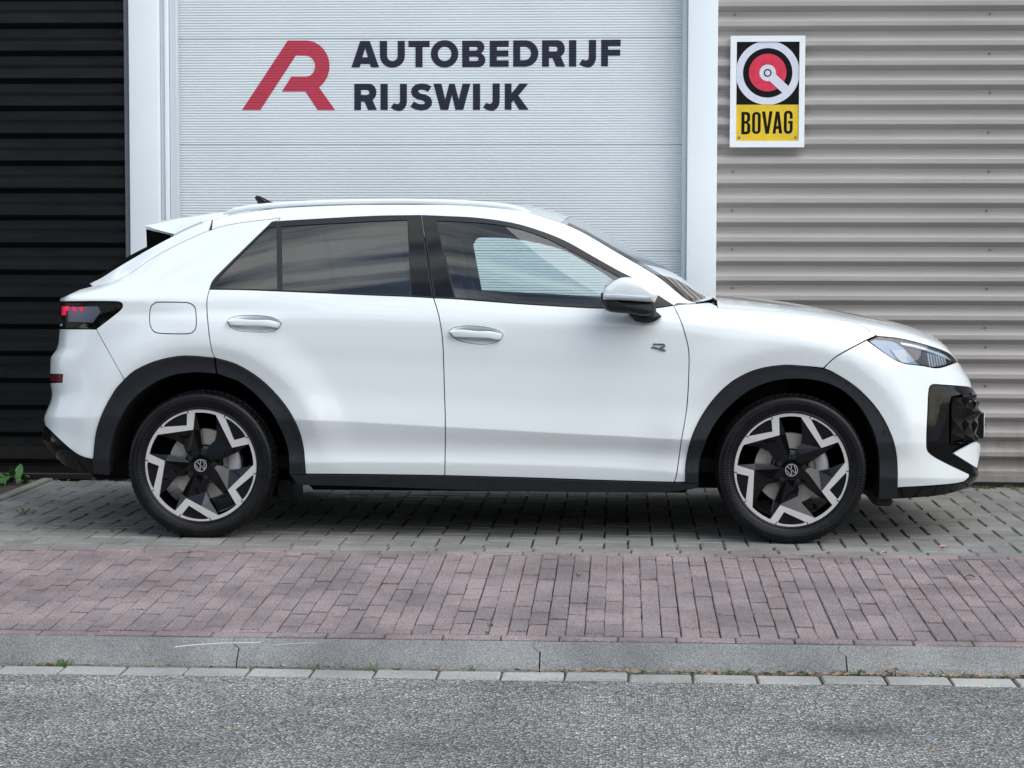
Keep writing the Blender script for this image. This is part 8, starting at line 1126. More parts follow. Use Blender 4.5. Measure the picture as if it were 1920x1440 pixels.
for sd in (-1, 1):
    fd = panel('front_door', O['front_door'], M_white, car, holes=[cup['b']], side=sd)
    rd = panel('rear_door', O['rear_door'], M_white, car, holes=[cup['a']], side=sd)
    qp = panel('quarter_panel', O['quarter_panel'], M_white, car, holes=[O['fuel_flap']] if sd < 0 else [], side=sd)
    if sd < 0: panel('fuel_flap', O['fuel_flap'], M_white, qp, side=sd, gap=.0025)
    panel('front_fender', O['front_fender'], M_white, car, side=sd)
    for dr, k in ((fd, 'b'), (rd, 'a')):
        panel('handle_cup', cup[k], M_white, dr, side=sd, gap=0, rim=0, step=.012, disp=ellipse_disp(cup[k], .027))
        bm = bmesh.new()
        hp = SIDE_SHAPE['handle_' + k]
        cx_ = np.mean([p[0] for p in hp]); hw_ = skin(u_of_x(cx_), 8)[1]
        faced_bar(bm, hp, hw_ + .022, .030, .006, sd)
        bm_obj('door_handle', bm, M_white, dr, smooth=True, angle=40)
    # window frames, glass and pillars
    rf = panel('window_frame', O['rear_window_frame'], M_satin, rd, holes=[O['quarter_glass'], O['rear_glass']], side=sd, gap=.0008, rim=.02, offset=.002)
    ff = panel('window_frame', O['front_window_frame'], M_satin, fd, holes=[O['front_glass']], side=sd, gap=.0008, rim=.02, offset=.002)
    panel('window_glass', O['quarter_glass'], M_glass_r, rd, side=sd, gap=-.002, rim=0, offset=-.0025, step=.05, even=True)
    panel('window_glass', O['rear_glass'], M_glass_r, rd, side=sd, gap=-.002, rim=0, offset=-.0025, step=.05, even=True)
    panel('window_glass', O['front_glass'], M_glass_f, fd, side=sd, gap=-.002, rim=0, offset=-.0025, step=.05, even=True)
    panel('pillar_cover', O['pillar_rear'], M_gloss, rd, side=sd, gap=.001, rim=.006, offset=.0045, step=.05, even=True)
    panel('pillar_cover', O['pillar_front'], M_gloss, fd, side=sd, gap=.001, rim=.006, offset=.0045, step=.05, even=True)
    # black plastic skirts
    for k in ('arch_trim_rear_a', 'arch_trim_rear_b', 'arch_trim_front'):
        panel('wheel_arch_trim', O[k], M_plast, car, side=sd, gap=.0012, rim=.05, offset=.010, step=.03)
    panel('sill_trim', O['sill_trim'], M_plast, car, side=sd, gap=.0, rim=.04, offset=.012, step=.03)
    panel('parking_sensor', O['sensor_rear'], M_satin, car, side=sd, gap=0, rim=.003, offset=.0125, step=.01)
    panel('parking_sensor', O['sensor_front'], M_satin, car, side=sd, gap=0, rim=.003, offset=.0125, step=.01)
    # rear lamp
    tl = panel('tail_light', O['tail_light'], M_dark, car, side=sd, offset=-.020, rim=.004, gap=.001)
    panel('lamp_cover', O['tail_light'], M_lensd, tl, side=sd, offset=.001, rim=.015, gap=.0015)
    panel('lamp_panel', O['tail_panel'], M_lampgrey, tl, side=sd, offset=-.012, rim=.006, gap=0)
    panel('lamp_panel', O['tail_dark'], M_gloss, tl, side=sd, offset=-.012, rim=.006, gap=0)
    for k in ('tail_led1', 'tail_led2', 'tail_led3'):
        panel('lamp_segment', O[k], M_led, tl, side=sd, offset=-.006, rim=.006, gap=0, step=.01)
    panel('reflector', O['reflector'], M_red, car, side=sd, offset=.001, rim=.02, gap=0)
    # headlight
    hl = panel('headlight', O['headlight'], M_gloss, car, side=sd, offset=-.030, rim=-.030, gap=.0012)
    panel('lamp_cover', O['headlight'], M_lens, hl, side=sd, offset=-.001, rim=0, gap=.0035)
    panel('lamp_reflector', O['headlight_lens'], M_silver, hl, side=sd, offset=-.024, rim=.003, gap=0, disp=lambda s, t: -.0005)
    panel('lamp_bowl', O['headlight_bowl'], principled('lamp_bowl_white', (.75, .78, .82), .25) if sd < 0 else MATS['lamp_bowl_white'], hl, side=sd, offset=-.018, rim=.008, gap=0)
    panel('light_strip', O['headlight_strip'], MATS['lamp_bowl_white'] if False else M_lampgrey, hl, side=sd, offset=-.012, rim=.012, gap=0)
    panel('lamp_block', O['headlight_block'], M_satin, hl, side=sd, offset=-.020, rim=.006, gap=0)
    for k in range(7):
        panel('lamp_rib', O['headlight_rib%d' % k], M_lampgrey, hl, side=sd, offset=-.016, rim=.010, gap=0, step=.02)

# hidden inner skin behind the shut gaps
def shell(name, mat, off, keep):
    V, F = [], []
    idx = {}
    def vid(j, i, sg):
        k = (j, i, sg)
        if k not in idx:
            p = SK[j, i] - SN[j, i] * off
            idx[k] = len(V); V.append((p[0], sg * max(p[1], 0), p[2]))
        return idx[k]
    for sg in (-1, 1):
        for j in range(0, len(vq) - 2, 2):
            for i in range(0, len(uq) - 2, 2):
                u, v = uq[i + 1], vq[j + 1]
                if not keep(u, v, SK[j + 1, i + 1]): continue
                F.append([vid(j, i, sg), vid(j, i + 2, sg), vid(j + 2, i + 2, sg), vid(j + 2, i, sg)])
    return mesh_obj(name, V, F, mat, car)
glz = [O['quarter_glass'], O['rear_glass'], O['front_glass']]
def keep_shell(u, v, p):
    for cx in HUBX:
        if math.hypot(p[0] - cx, p[2] - HUBZ) < .45: return False
    if v > 9.3 and 380 < u < 1290 and v < 13.1:
        return False
    if u > 1735 and v < 7.6: return False
    if 1030 < u < 1310 and v > 11: return False
    if v < .9: return False
    return True
shell('body_shell', M_dark, .030, keep_shell)

# roof side, tailgate edge and A-pillars (white strip above the windows)
def uv_strip(u0, u1, v0, v1, n=40):
    return [(u0 + (u1 - u0) * i / n, v0) for i in range(n + 1)] + [(u1 + (u0 - u1) * i / n, v1) for i in range(n + 1)]
def top_edge_of_doors():
    out = []
    for lp in (O['rear_window_frame'], O['front_window_frame']):
        out += [p for p in lp]
    return out
# lower border follows the quarter-panel shut line, then the window frames, down to the base of the A-pillar
low = [p for p in O['quarter_panel']][:1]
qline = O['quarter_panel']
qi = max(i for i, p in enumerate(qline) if p[0] > 505 and p[1] > 12.5 and i < len(qline) // 2)
shut = [tuple(p) for p in qline[:qi + 1]]
rfr = [tuple(p) for p in O['rear_window_frame']]; ffr = [tuple(p) for p in O['front_window_frame']]
top_r = sorted([p for p in rfr if p[1] > 12.4 and p[0] > 512], key=lambda p: p[0])
k_max = max(range(len(ffr)), key=lambda i: ffr[i][0])
top_f = [p for i, p in enumerate(ffr) if i <= k_max]
lower = [p for p in shut if p[0] > 395] + top_r + top_f
lower = [lower[0]] + [lower[i] for i in range(1, len(lower)) if abs(lower[i][0] - lower[i - 1][0]) + 10 * abs(lower[i][1] - lower[i - 1][1]) > .8]
roof_lo = [p for p in lower]
upper = [(u, 14.0) for u in np.linspace(1297, 395, 90)]
for sd in (-1, 1):
    panel('roof_side', roof_lo + [(1268, 12.6), (1285, 13.2)] + upper, M_white, car, side=sd, gap=.0015, rim=.012)
    tshut = [p for p in shut if p[0] <= 393.6]
    tg_out = tshut + [(u, 14.0) for u in np.linspace(393.6, 90, 40)]
    panel('tailgate_side', tg_out, M_white, car, side=sd, gap=.0015, rim=.012)

# bumpers and everything that runs across the car
panel('front_bumper', O['front_bumper'], M_white, car, both=True, gap=.0015)
panel('rear_bumper', O['rear_bumper'], M_white, car, both=True, gap=.0015)
panel('rear_skirt', O['rear_skirt'], M_gloss, car, both=True, gap=0, rim=.03, offset=.004)
gs_ = panel('grille_surround', O['grille_surround'], M_gloss, car, holes=[O['grille_hole']], both=True, gap=.0006, rim=.05, offset=.002)
panel('grille_backing', O['grille_hole'], M_dark, gs_, both=True, gap=-.01, rim=0, offset=-.03)
# faceted grille: rows of raised diamonds
M_grille = principled('grille_black', (.003, .003, .0035), .06, spec=.26)
gh = O['grille_hole']
def grille_facets(side):
    bm = bmesh.new()
    vlo, vhi = 3.1, 6.6
    us = [1779, 1800, 1818, 1832, 1842, 1852, 1864, 1880]
    nrow = 6
    for r in range(nrow):
        v0 = vlo + (vhi - vlo) * r / nrow; v1 = vlo + (vhi - vlo) * (r + 1) / nrow
        for c in range(len(us) - 1):
            u0, u1 = us[c], us[c + 1]
            if not in_poly((u0 + u1) / 2 if u1 < 1845 else 1840, (v0 + v1) / 2, [(min(p[0], 1846), p[1]) for p in gh]) and u1 < 1845: continue
            def at(u, v, d):
                q = skin(u, v) + skin_n(u, v) * d; return (q[0], side * q[1], q[2])
            um, vm = (u0 + u1) / 2, (v0 + v1) / 2
            sh = .35 if r % 2 else -.35
            cs = [at(u0, v0, -.012), at(u1, v0, -.012), at(u1, v1, -.012), at(u0, v1, -.012)]
            ap = at(um + sh * (u1 - u0), vm + .1, .004)
            vv = [bm.verts.new(q) for q in cs]; a = bm.verts.new(ap)
            for k in range(4): bm.faces.new((vv[k], vv[(k + 1) % 4], a))
    return bm_obj('grille_mesh', bm, M_grille, gs_)
for sd in (-1, 1): grille_facets(sd)
for sd in (-1, 1):
    panel('bumper_blade', O['front_blade'], M_white, car, side=sd, offset=.012, rim=.012, gap=0, step=.02)

def cross(name, mat, u0, u1, n, crown_z, crown_x, inset=0.0, parent=None, power=2.0, m=18, off=(0, 0, 0), v=14.0, t0=-1.0, t1=1.0, thick=0.0):
    """surface spanning the car from the skin's top line on one side to the other"""
    V, F = [], []
    for a in range(n + 1):
        f = a / n; u = u0 + (u1 - u0) * f
        p = skin(u, v)
        cz = crown_z(f) if callable(crown_z) else crown_z; cx_ = crown_x(f) if callable(crown_x) else crown_x
        for k in range(m + 1):
            t = t0 + (t1 - t0) * k / m
            b = 1 - abs(t) ** power
            V.append((p[0] + cx_ * b + off[0], p[1] * t * (1 - inset), p[2] + cz * b + off[2]))
    w = m + 1
    for a in range(n):
        for k in range(m): F.append((a * w + k, a * w + k + 1, (a + 1) * w + k + 1, (a + 1) * w + k))
    return mesh_obj(name, V, F, mat, parent or car, smooth=True)
roof = cross('roof', M_white, 385, 1056, 40, lambda f: .022 + .016 * f, lambda f: .03 * f * f)
cross('headliner', M_inner, 385, 1056, 12, .02, 0.0, off=(0, 0, -.035), parent=roof, inset=.02)
cross('windscreen', M_glass_w, 1056, 1299, 24, lambda f: .036 - .026 * f, lambda f: .033 + .072 * f, inset=.012)
for t0_, t1_ in ((-1.0, -.87), (.87, 1.0)):
    cross('windscreen_band', M_gloss, 1066, 1299, 24, lambda f: .035 - .025 * f, lambda f: .035 + .070 * f, inset=.012, off=(.001, 0, .002), t0=t0_, t1=t1_, m=3)
# front scuttle and bonnet
scut = cross('scuttle', M_plast, 1299, 1341, 6, .0, off=(0, 0, -.014), crown_x=lambda f: .105 * (1 - f))
hood_lo = [(1347, 12.15)] + [(u, v) for u, v in []]
hood_out = [tuple(p) for p in O['front_fender'] if p[1] > 9.6 and p[0] >= 1344]
hood_out.sort(key=lambda p: p[0])
head_top = sorted([tuple(p) for p in O['headlight'] if p[0] > 1644 and p[1] > 9.6], key=lambda p: p[0])
ht = []
for p in head_top:
    same = [q for q in head_top if abs(q[0] - p[0]) < 14]
    if p[1] >= max(q[1] for q in same) - .35: ht.append(p)
nose_top = max(p[1] for p in O['front_bumper'] if p[0] > 1800)
hood_poly = [p for p in hood_out if p[0] < 1644] + ht + [(1838, 10.05), (1850, nose_top), (1880, nose_top), (1880, 14.0)] + [(u, 14.0) for u in np.linspace(1876, 1343.2, 70)]
bon = panel('bonnet', hood_poly, M_white, car, both=True, gap=.0015, rim=.012)
cross('bonnet_top', M_white, 1343.2, 1880, 40, lambda f: .005 * (1 - f), lambda f: .02 * f, parent=bon)
# wiper lying at the foot of the windscreen
bm = bmesh.new()
wp = [(1.00, -.46, 1.052), (.985, -.10, 1.062), (.95, .25, 1.060)]
add_tube(bm, wp, [.009, .008, .006], 6)
bm_obj('wiper', bm, M_satin, car, smooth=True)

# tailgate glass, spoiler and its black side fins
rg = cross('rear_window', M_gloss, 90, 372, 24, lambda f: .030 + .034 * min(1, f * 3) - .02 * f, lambda f: -.055 + .02 * f, inset=.006, power=2.6)
cross('deck_lid', M_white, 30, 88, 8, .008, -.02)
sp = SIDE_SHAPE['spoiler']
bm = bmesh.new()
rings = []
for yy, sc, dx in ((-.615, .93, .012), (-.605, 1.0, .0), (-.40, 1.0, -.012), (0, 1.0, -.02), (.40, 1.0, -.012), (.605, 1.0, 0), (.615, .93, .012)):
    c = np.mean(np.array(sp), axis=0)
    crown = .02 * (1 - (yy / .6) ** 2)
    rings.append([bm.verts.new((c[0] + (p[0] - c[0]) * sc + dx * (1 if p[0] < c[0] else 0), yy - math.copysign(.45 * max(0, p[1] - 1.36), yy) * (1 if abs(yy) > .5 else 0), c[1] + (p[1] - c[1]) * sc + max(crown, 0))) for p in sp])
for k in range(len(rings) - 1):
    for i in range(len(sp)):
        j = (i + 1) % len(sp); bm.faces.new((rings[k][i], rings[k][j], rings[k + 1][j], rings[k + 1][i]))
bm.faces.new(rings[0][::-1]); bm.faces.new(rings[-1])
spo = bm_obj('rear_spoiler', bm, M_white, car, smooth=True, angle=32)
for sd in (-1, 1):
    f2 = SIDE_SHAPE['spoiler_fin']
    plate('spoiler_fin', f2, [], (lambda s_: (lambda a, b, d: (a, s_ * (.592 - d), b)))(sd), .012, M_gloss, spo)
box('high_brake_light', (sp[0][0] + .02, -.18, sp[0][1] - .012), (sp[0][0] + .05, .18, sp[0][1] - .004), M_red, spo)

# roof rails and aerial
for sd in (-1, 1):
    bm = bmesh.new()
    pts = [(x, sd * .60, z - .008) for x, z in SIDE_SHAPE['roof_rail']]
    n = len(pts); rr = []
    for i in range(n):
        e = min(i, n - 1 - i); rr.append(.004 + .009 * min(1, e / 6))
    add_tube(bm, pts, rr, 10, 1.3)
    bm_obj('roof_rail', bm, M_white, car, smooth=True)
ant = SIDE_SHAPE['antenna']
bm = bmesh.new(); bar_between(bm, ant, 0, .022, 2.0, 7); bm_obj('roof_aerial', bm, M_gloss, car, smooth=True)

# mirrors
for sd in (-1, 1):
    bm = bmesh.new(); bar_between(bm, SIDE_SHAPE['mirror_base'], .978, .088, 2.6, 11, sd)
    mir = bm_obj('door_mirror', bm, M_plast, car, smooth=True, angle=60)
    bm = bmesh.new(); faced_bar(bm, SIDE_SHAPE['mirror_cap'], 1.075, .17, .030, sd)
    bm_obj('mirror_cap', bm, M_white, mir, smooth=True, angle=60)
    bm = bmesh.new(); faced_bar(bm, SIDE_SHAPE['mirror_strip'], 1.0775, .06, .002, sd)
    bm_obj('turn_signal', bm, M_lampgrey, mir, smooth=True, angle=60)
    bm = bmesh.new(); bar_between(bm, SIDE_SHAPE['mirror_arm'], .905, .055, 3.5, 7, sd)
    bm_obj('mirror_arm', bm, M_plast, mir, smooth=True, angle=60)
    xm = min(p[0] for p in SIDE_SHAPE['mirror_base'])
    g2 = [(sd * (.978 + .055 * math.cos(a) * (1 if abs(math.cos(a)) < .8 else 1)), 1.058 + .034 * math.sin(a)) for a in np.linspace(0, 2 * math.pi, 24, endpoint=False)]
    plate('mirror_glass', g2, [], lambda a, b, d: (xm + .035 + d, a, b), .004, M_chrome, mir)

# R badge on the front door, maker's emblem on the nose, number plate
def stroke(bm, pts, w, y, th, sgn=-1):
    L, Rr = [], []
    for i, p in enumerate(pts):
        a = np.array(pts[max(i - 1, 0)]); b = np.array(pts[min(i + 1, len(pts) - 1)]); d = (b - a) / np.linalg.norm(b - a)
        n = np.array([-d[1], d[0]]) * w / 2
        L.append(np.array(p) + n); Rr.append(np.array(p) - n)
    for lvl in (y, y + th):
        pass
    f = [bm.verts.new((q[0], sgn * (y + th), q[1])) for q in L] ; g = [bm.verts.new((q[0], sgn * (y + th), q[1])) for q in Rr]
    f0 = [bm.verts.new((q[0], sgn * y, q[1])) for q in L]; g0 = [bm.verts.new((q[0], sgn * y, q[1])) for q in Rr]
    for i in range(len(pts) - 1):
        bm.faces.new((f[i], f[i + 1], g[i + 1], g[i])); bm.faces.new((f0[i], f0[i + 1], f[i + 1], f[i])); bm.faces.new((g0[i], g0[i + 1], g[i + 1], g[i]))
bm = bmesh.new()
hwb = float(skin(u_of_x(SIDE_SHAPE['badge_top'][0][0]), v_of_z(1235, SIDE_SHAPE['badge_top'][0][1]))[1])
stroke(bm, SIDE_SHAPE['badge_top'], .0062, hwb - .004, .009); stroke(bm, SIDE_SHAPE['badge_leg'], .0068, hwb - .004, .009)
front_door_near = [o for o in car.children if o.name.startswith('front_door')][0]
bm_obj('door_badge', bm, M_grey, front_door_near)

def emblem(bm, c, R, axis_y, th):
    """ringed V over W monogram; drawn in (a,b) with frame axis"""
    def fr(a, b, d): return axis_y(c, a * R, b * R, d)
    rings = []
    for r, d in ((1.0, 0), (1.0, th), (.86, th), (.86, 0)):
        rings.append([bm.verts.new(fr(r * math.cos(2 * math.pi * k / 40), r * math.sin(2 * math.pi * k / 40), d)) for k in range(40)])
    for i in range(3):
        for k in range(40): bm.faces.new((rings[i][k], rings[i][(k + 1) % 40], rings[i + 1][(k + 1) % 40], rings[i + 1][k]))
    def bar(p, q, w):
        p, q = Vector(p), Vector(q); d = (q - p).normalized(); n = Vector((-d.y, d.x)) * w / 2
        cs = [p + n, q + n, q - n, p - n]
        t = [bm.verts.new(fr(x.x, x.y, th)) for x in cs]; u = [bm.verts.new(fr(x.x, x.y, 0)) for x in cs]
        bm.faces.new(t)
        for k in range(4): bm.faces.new((t[k], t[(k + 1) % 4], u[(k + 1) % 4], u[k]))
    w = .125
    bar((-.36, .82), (-.045, .13), w); bar((.36, .82), (.045, .13), w)
    bar((-.76, .46), (-.37, -.78), w); bar((.76, .46), (.37, -.78), w)
    bar((-.37, -.78), (-.03, .02), w); bar((.37, -.78), (.03, .02), w)
nose = skin(1880, 10.6)
bm = bmesh.new()
emblem(bm, (nose[0] + .015, 0, nose[2] - .085), .055, lambda c, a, b, d: (c[0] + d + .02 - b * .35, a, c[2] + b), .012)
bm_obj('nose_emblem', bm, M_chrome, car)
pp = skin(1880, 5.0)
plx = SIDE_SHAPE['plate'][0]
M_plate = principled('plate_white', (.78, .79, .80), .35)
pl = box('number_plate_holder', (plx[0] - .045, -.27, plx[1] - .118), (plx[0] - .004, .27, plx[1] + .004), M_gloss, car, .004)
box('plate', (plx[0] - .0035, -.26, plx[1] - .112), (plx[0], .26, plx[1]), M_plate, pl, .001)

# ---- wheels
RR, RIMR = .3335, .2515
def lathe(bm, prof, seg, axis_y0=0.0, alt=None):
    rings = []
    for pi, (r, y) in enumerate(prof):
        ring = []
        for k in range(seg):
            rr_ = r - (alt[pi] if alt and (k % 4) < 1 else 0)
            a = 2 * math.pi * k / seg
            ring.append(bm.verts.new((rr_ * math.sin(a), y, rr_ * math.cos(a))))
        rings.append(ring)
    for i in range(len(rings) - 1):
        for k in range(seg):
            bm.faces.new((rings[i][k], rings[i][(k + 1) % seg], rings[i + 1][(k + 1) % seg], rings[i + 1][k]))
    return rings
def pol(r, a): return (r * math.cos(math.radians(a)), r * math.sin(math.radians(a)))
def make_wheel(rot):
    """outer face looks towards -y, origin in the hub"""
    w = bpy.data.objects.new('wheel', None); COL.objects.link(w)
    bm = bmesh.new()
    prof = [(.247, .012), (.252, -.004), (.258, -.010), (.262, -.0085), (.268, -.0125), (.290, -.0185), (.300, -.0205), (.303, -.0190), (.306, -.0195), (.316, -.016), (.321, -.012), (.3235, -.0065),
            (.3295, .004), (.3325, .020), (RR, .05), (RR, .058), (RR - .007, .060), (RR - .007, .069), (RR, .071), (RR, .103), (RR - .007, .105), (RR - .007, .114), (RR, .116), (RR, .15), (.330, .172), (.320, .186), (.30, .196), (.26, .20), (.247, .19)]
    alt = [0] * len(prof)
    for k in (11, 12, 13, 14, 15): alt[k] = [.0025, .0050, .0055, .0055, .0055][k - 11]
    for k in (22, 23, 24): alt[k] = .0055
    lathe(bm, prof, 288, alt=alt)
    bm_obj('tyre', bm, M_rub, w, smooth=True, angle=38)
    bm = bmesh.new()
    lathe(bm, [(.2500, .004), (.2435, .010), (.2400, .022), (.2320, .040), (.2280, .11), (.236, .185)], 96)
    bm_obj('rim_barrel', bm, M_gloss, w, smooth=True, angle=50)
    R = RIMR
    center, pockets = [], []
    for s in range(5):
        b = 72 * s + rot
        seq = [(.945, 80.5), (.645, 36.7), (.948, 31.6)]
        center.append((b, seq))
    poly = []
    for s in range(5, 0, -1):          # clockwise round the rim
        b = 72 * s + rot
        poly += [pol(R * .945, b + 80.5), pol(R * .650, b + 37.2), pol(R * .948, b + 31.6)]
        poly += [pol(R * .946, b + 31.6 + (8.5 - 31.6) * k / 6) for k in range(1, 6)]
    for s in range(5):
        b = 72 * s + rot
        pk = [pol(R * .958, b + 70.2), pol(R * .752, b + 44.6), pol(R * .960, b + 39.8)] + [pol(R * .968, b + 41.5 + (69.0 - 41.5) * k / 8) for k in range(1, 8)]
        pockets.append(pk)
    fr = lambda y0: (lambda a, b, d: (a, y0 + d, b))
    circ = [pol(R * 1.0, 3 * k) for k in range(120)]
    plate('rim_face', circ, [poly] + pockets, fr(-.0015), .010, M_alloy, w)
    # black floors of the rim pockets, and the thin dark splits in the rim flange
    for s in range(5):
        b = 72 * s + rot
        bm = bmesh.new()
        c3 = [pol(R * .985, b + 73.5), pol(R * .735, b + 44.3), pol(R * .985, b + 36.5)] + [pol(R * .985, b + 36.5 + 37.0 * k / 6) for k in range(1, 6)]
        bm.faces.new([bm.verts.new((p[0], .0130, p[1])) for p in c3])
        bm_obj('rim_pocket', bm, M_gloss, w)
        for a in (71.2, 38.7):
            bm = bmesh.new()
            q = [pol(R * 1.002, b + a - .45), pol(R * 1.002, b + a + .45), pol(R * .95, b + a + .45), pol(R * .95, b + a - .45)]
            bm.faces.new([bm.verts.new((p[0], -.0021, p[1])) for p in q])
            bm_obj('rim_split', bm, M_gloss, w)
    # black spokes with a sloping flank
    for s in range(5):
        b = 72 * s + rot
        bm = bmesh.new()
        def rotp(x, z):
            a = math.radians(b); return (R * (x * math.cos(a) - z * math.sin(a)), R * (x * math.sin(a) + z * math.cos(a)))
        pts = {'A': (.155, .925, .004), 'H1': (.190, .62, .026), 'H2': (.175, .46, .030), 'H3': (.085, .36, .022), 'K1': (.03, .20, .006), 'K2': (.17, .10, .006), 'K3': (.31, .125, .012),
               'C': (.802, .485, .004), 'B': (.512, .386, .004), 'M': (.36, .66, .004), 'C2': (.56, .285, .014), 'M2': (.17, .27, .004)}
        vv = {k: bm.verts.new((rotp(x, z)[0], y, rotp(x, z)[1])) for k, (x, z, y) in pts.items()}
        for f in (('A', 'M', 'H1'), ('M', 'B', 'H2', 'H1'), ('B', 'M2', 'H3', 'H2'), ('M2', 'K1', 'H3'), ('B', 'K3', 'K2', 'M2'), ('M2', 'K2', 'K1'), ('B', 'C', 'C2', 'K3')):
            bm.faces.new([vv[k] for k in f])
        # thickness: copy pushed back, skirt round the outline
        loop = ['A', 'M', 'B', 'C', 'C2', 'K3', 'K2', 'K1', 'H3', 'H2', 'H1']
        back = {k: bm.verts.new((vv[k].co.x, vv[k].co.y + .045, vv[k].co.z)) for k in loop}
        for i in range(len(loop)):
            a, c = loop[i], loop[(i + 1) % len(loop)]
            bm.faces.new((vv[a], vv[c], back[c], back[a]))
        bm_obj('spoke', bm, M_gloss, w)
    bm = bmesh.new()
    lathe(bm, [(.0, .002), (.030, .002), (.033, .006), (.052, .008), (.078, .016), (.084, .035), (.080, .10)], 40)
    bm_obj('hub', bm, M_gloss, w, smooth=True, angle=40)
    bm = bmesh.new(); lathe(bm, [(.0, -.004), (.026, -.004), (.0285, -.002), (.0290, .006)], 40)
    bm_obj('hub_cap', bm, M_gloss, w, smooth=True, angle=40)
    bm = bmesh.new(); emblem(bm, (0, 0, 0), .0282, lambda c, a, b, d: (a, -.0045 - d, b), .0025)
    em = bm_obj('hub_emblem', bm, M_chrome, w)
    em.rotation_euler = (0, math.radians(-rot * 1.0 - 28), 0)
    for s in range(5):
        x, z = pol(.058, 83 + 72 * s + rot)
        bm = bmesh.new()
        bmesh.ops.create_cone(bm, cap_ends=True, segments=6, radius1=.0085, radius2=.0085, depth=.016, matrix=Matrix.Translation((x, .004, z)) @ Matrix.Rotation(math.pi / 2, 4, 'X'))
        bmesh.ops.create_cone(bm, cap_ends=True, segments=16, radius1=.0125, radius2=.0125, depth=.008, matrix=Matrix.Translation((x, .006, z)) @ Matrix.Rotation(math.pi / 2, 4, 'X'))
        bm_obj('wheel_bolt', bm, M_satin, w)
    bm = bmesh.new(); lathe(bm, [(.085, .075), (.090, .070), (.158, .070), (.160, .074), (.160, .095)], 64)
    bm_obj('brake_disc', bm, M_disc, w, smooth=True, angle=40)
    return w
def caliper(w, ang):
    bm = bmesh.new()
    n = 8
    pa = []
    for k in range(n + 1):
        a = math.radians(ang - 30 + 60 * k / n)
        pa.append([bm.verts.new((r * math.cos(a), y, r * math.sin(a))) for r, y in ((.112, .058), (.128, .050), (.158, .050), (.170, .060), (.172, .11))])
    for k in range(n):
        for i in range(4): bm.faces.new((pa[k][i], pa[k][i + 1], pa[k + 1][i + 1], pa[k + 1][i]))
    return bm_obj('brake_caliper', bm, M_calip, w, smooth=True, angle=40)
def copy_tree(o, parent):
    c = o.copy(); COL.objects.link(c); c.parent = parent
    for ch in o.children: copy_tree(ch, c)
    return c
wf = make_wheel(0.0); caliper(wf, 8)
wr = make_wheel(-7.5); caliper(wr, 8)
FACE = .915
WHZ = RR - .0065
for w, x, steer in ((wf, HUBX[1], 0.0), (wr, HUBX[0], 0.0)):
    w.parent = car; w.location = (x, -FACE + .018, WHZ)
for w, x in ((wf, HUBX[1]), (wr, HUBX[0])):
    c = copy_tree(w, car); c.location = (x, FACE - .018, WHZ); c.rotation_euler = (0, 0, math.pi)

# wheel houses, floor, underside
for x in HUBX:
    for sd in (-1, 1):
        bm = bmesh.new(); prev = None
        for k in range(25):
            a = math.radians(1 + 178 * k / 24)
            ring = [bm.verts.new((x + r * math.cos(a), sd * y, HUBZ + r * math.sin(a))) for r, y in ((.425, .825), (.415, .80), (.415, .50), (.10, .48))]
            if prev:
                for i in range(3): bm.faces.new((prev[i], prev[i + 1], ring[i + 1], ring[i]))
            prev = ring
        bm_obj('wheel_house', bm, M_dark, car, smooth=True, angle=50)
bm = bmesh.new()
add_box(bm, (HUBX[0] + .44, -.60, .185), (HUBX[1] - .44, .60, .30), .02)
add_box(bm, (HUBX[0] + .44, -.82, .262), (HUBX[1] - .44, .82, .33))
add_box(bm, (HUBX[0] - .62, -.44, .21), (HUBX[0] + .46, .44, .33), .02)
add_box(bm, (HUBX[1] - .46, -.44, .19), (HUBX[1] + .72, .44, .33), .02)
bm_obj('underbody', bm, M_dark, car)
for lo_, hi_ in (((HUBX[1] + .38, -.78, .155), (HUBX[1] + .46, .78, .25)), ((HUBX[0] + .30, -.62, .13), (HUBX[0] + .37, -.30, .24))):
    box('air_deflector', lo_, hi_, M_plast, car, .01)

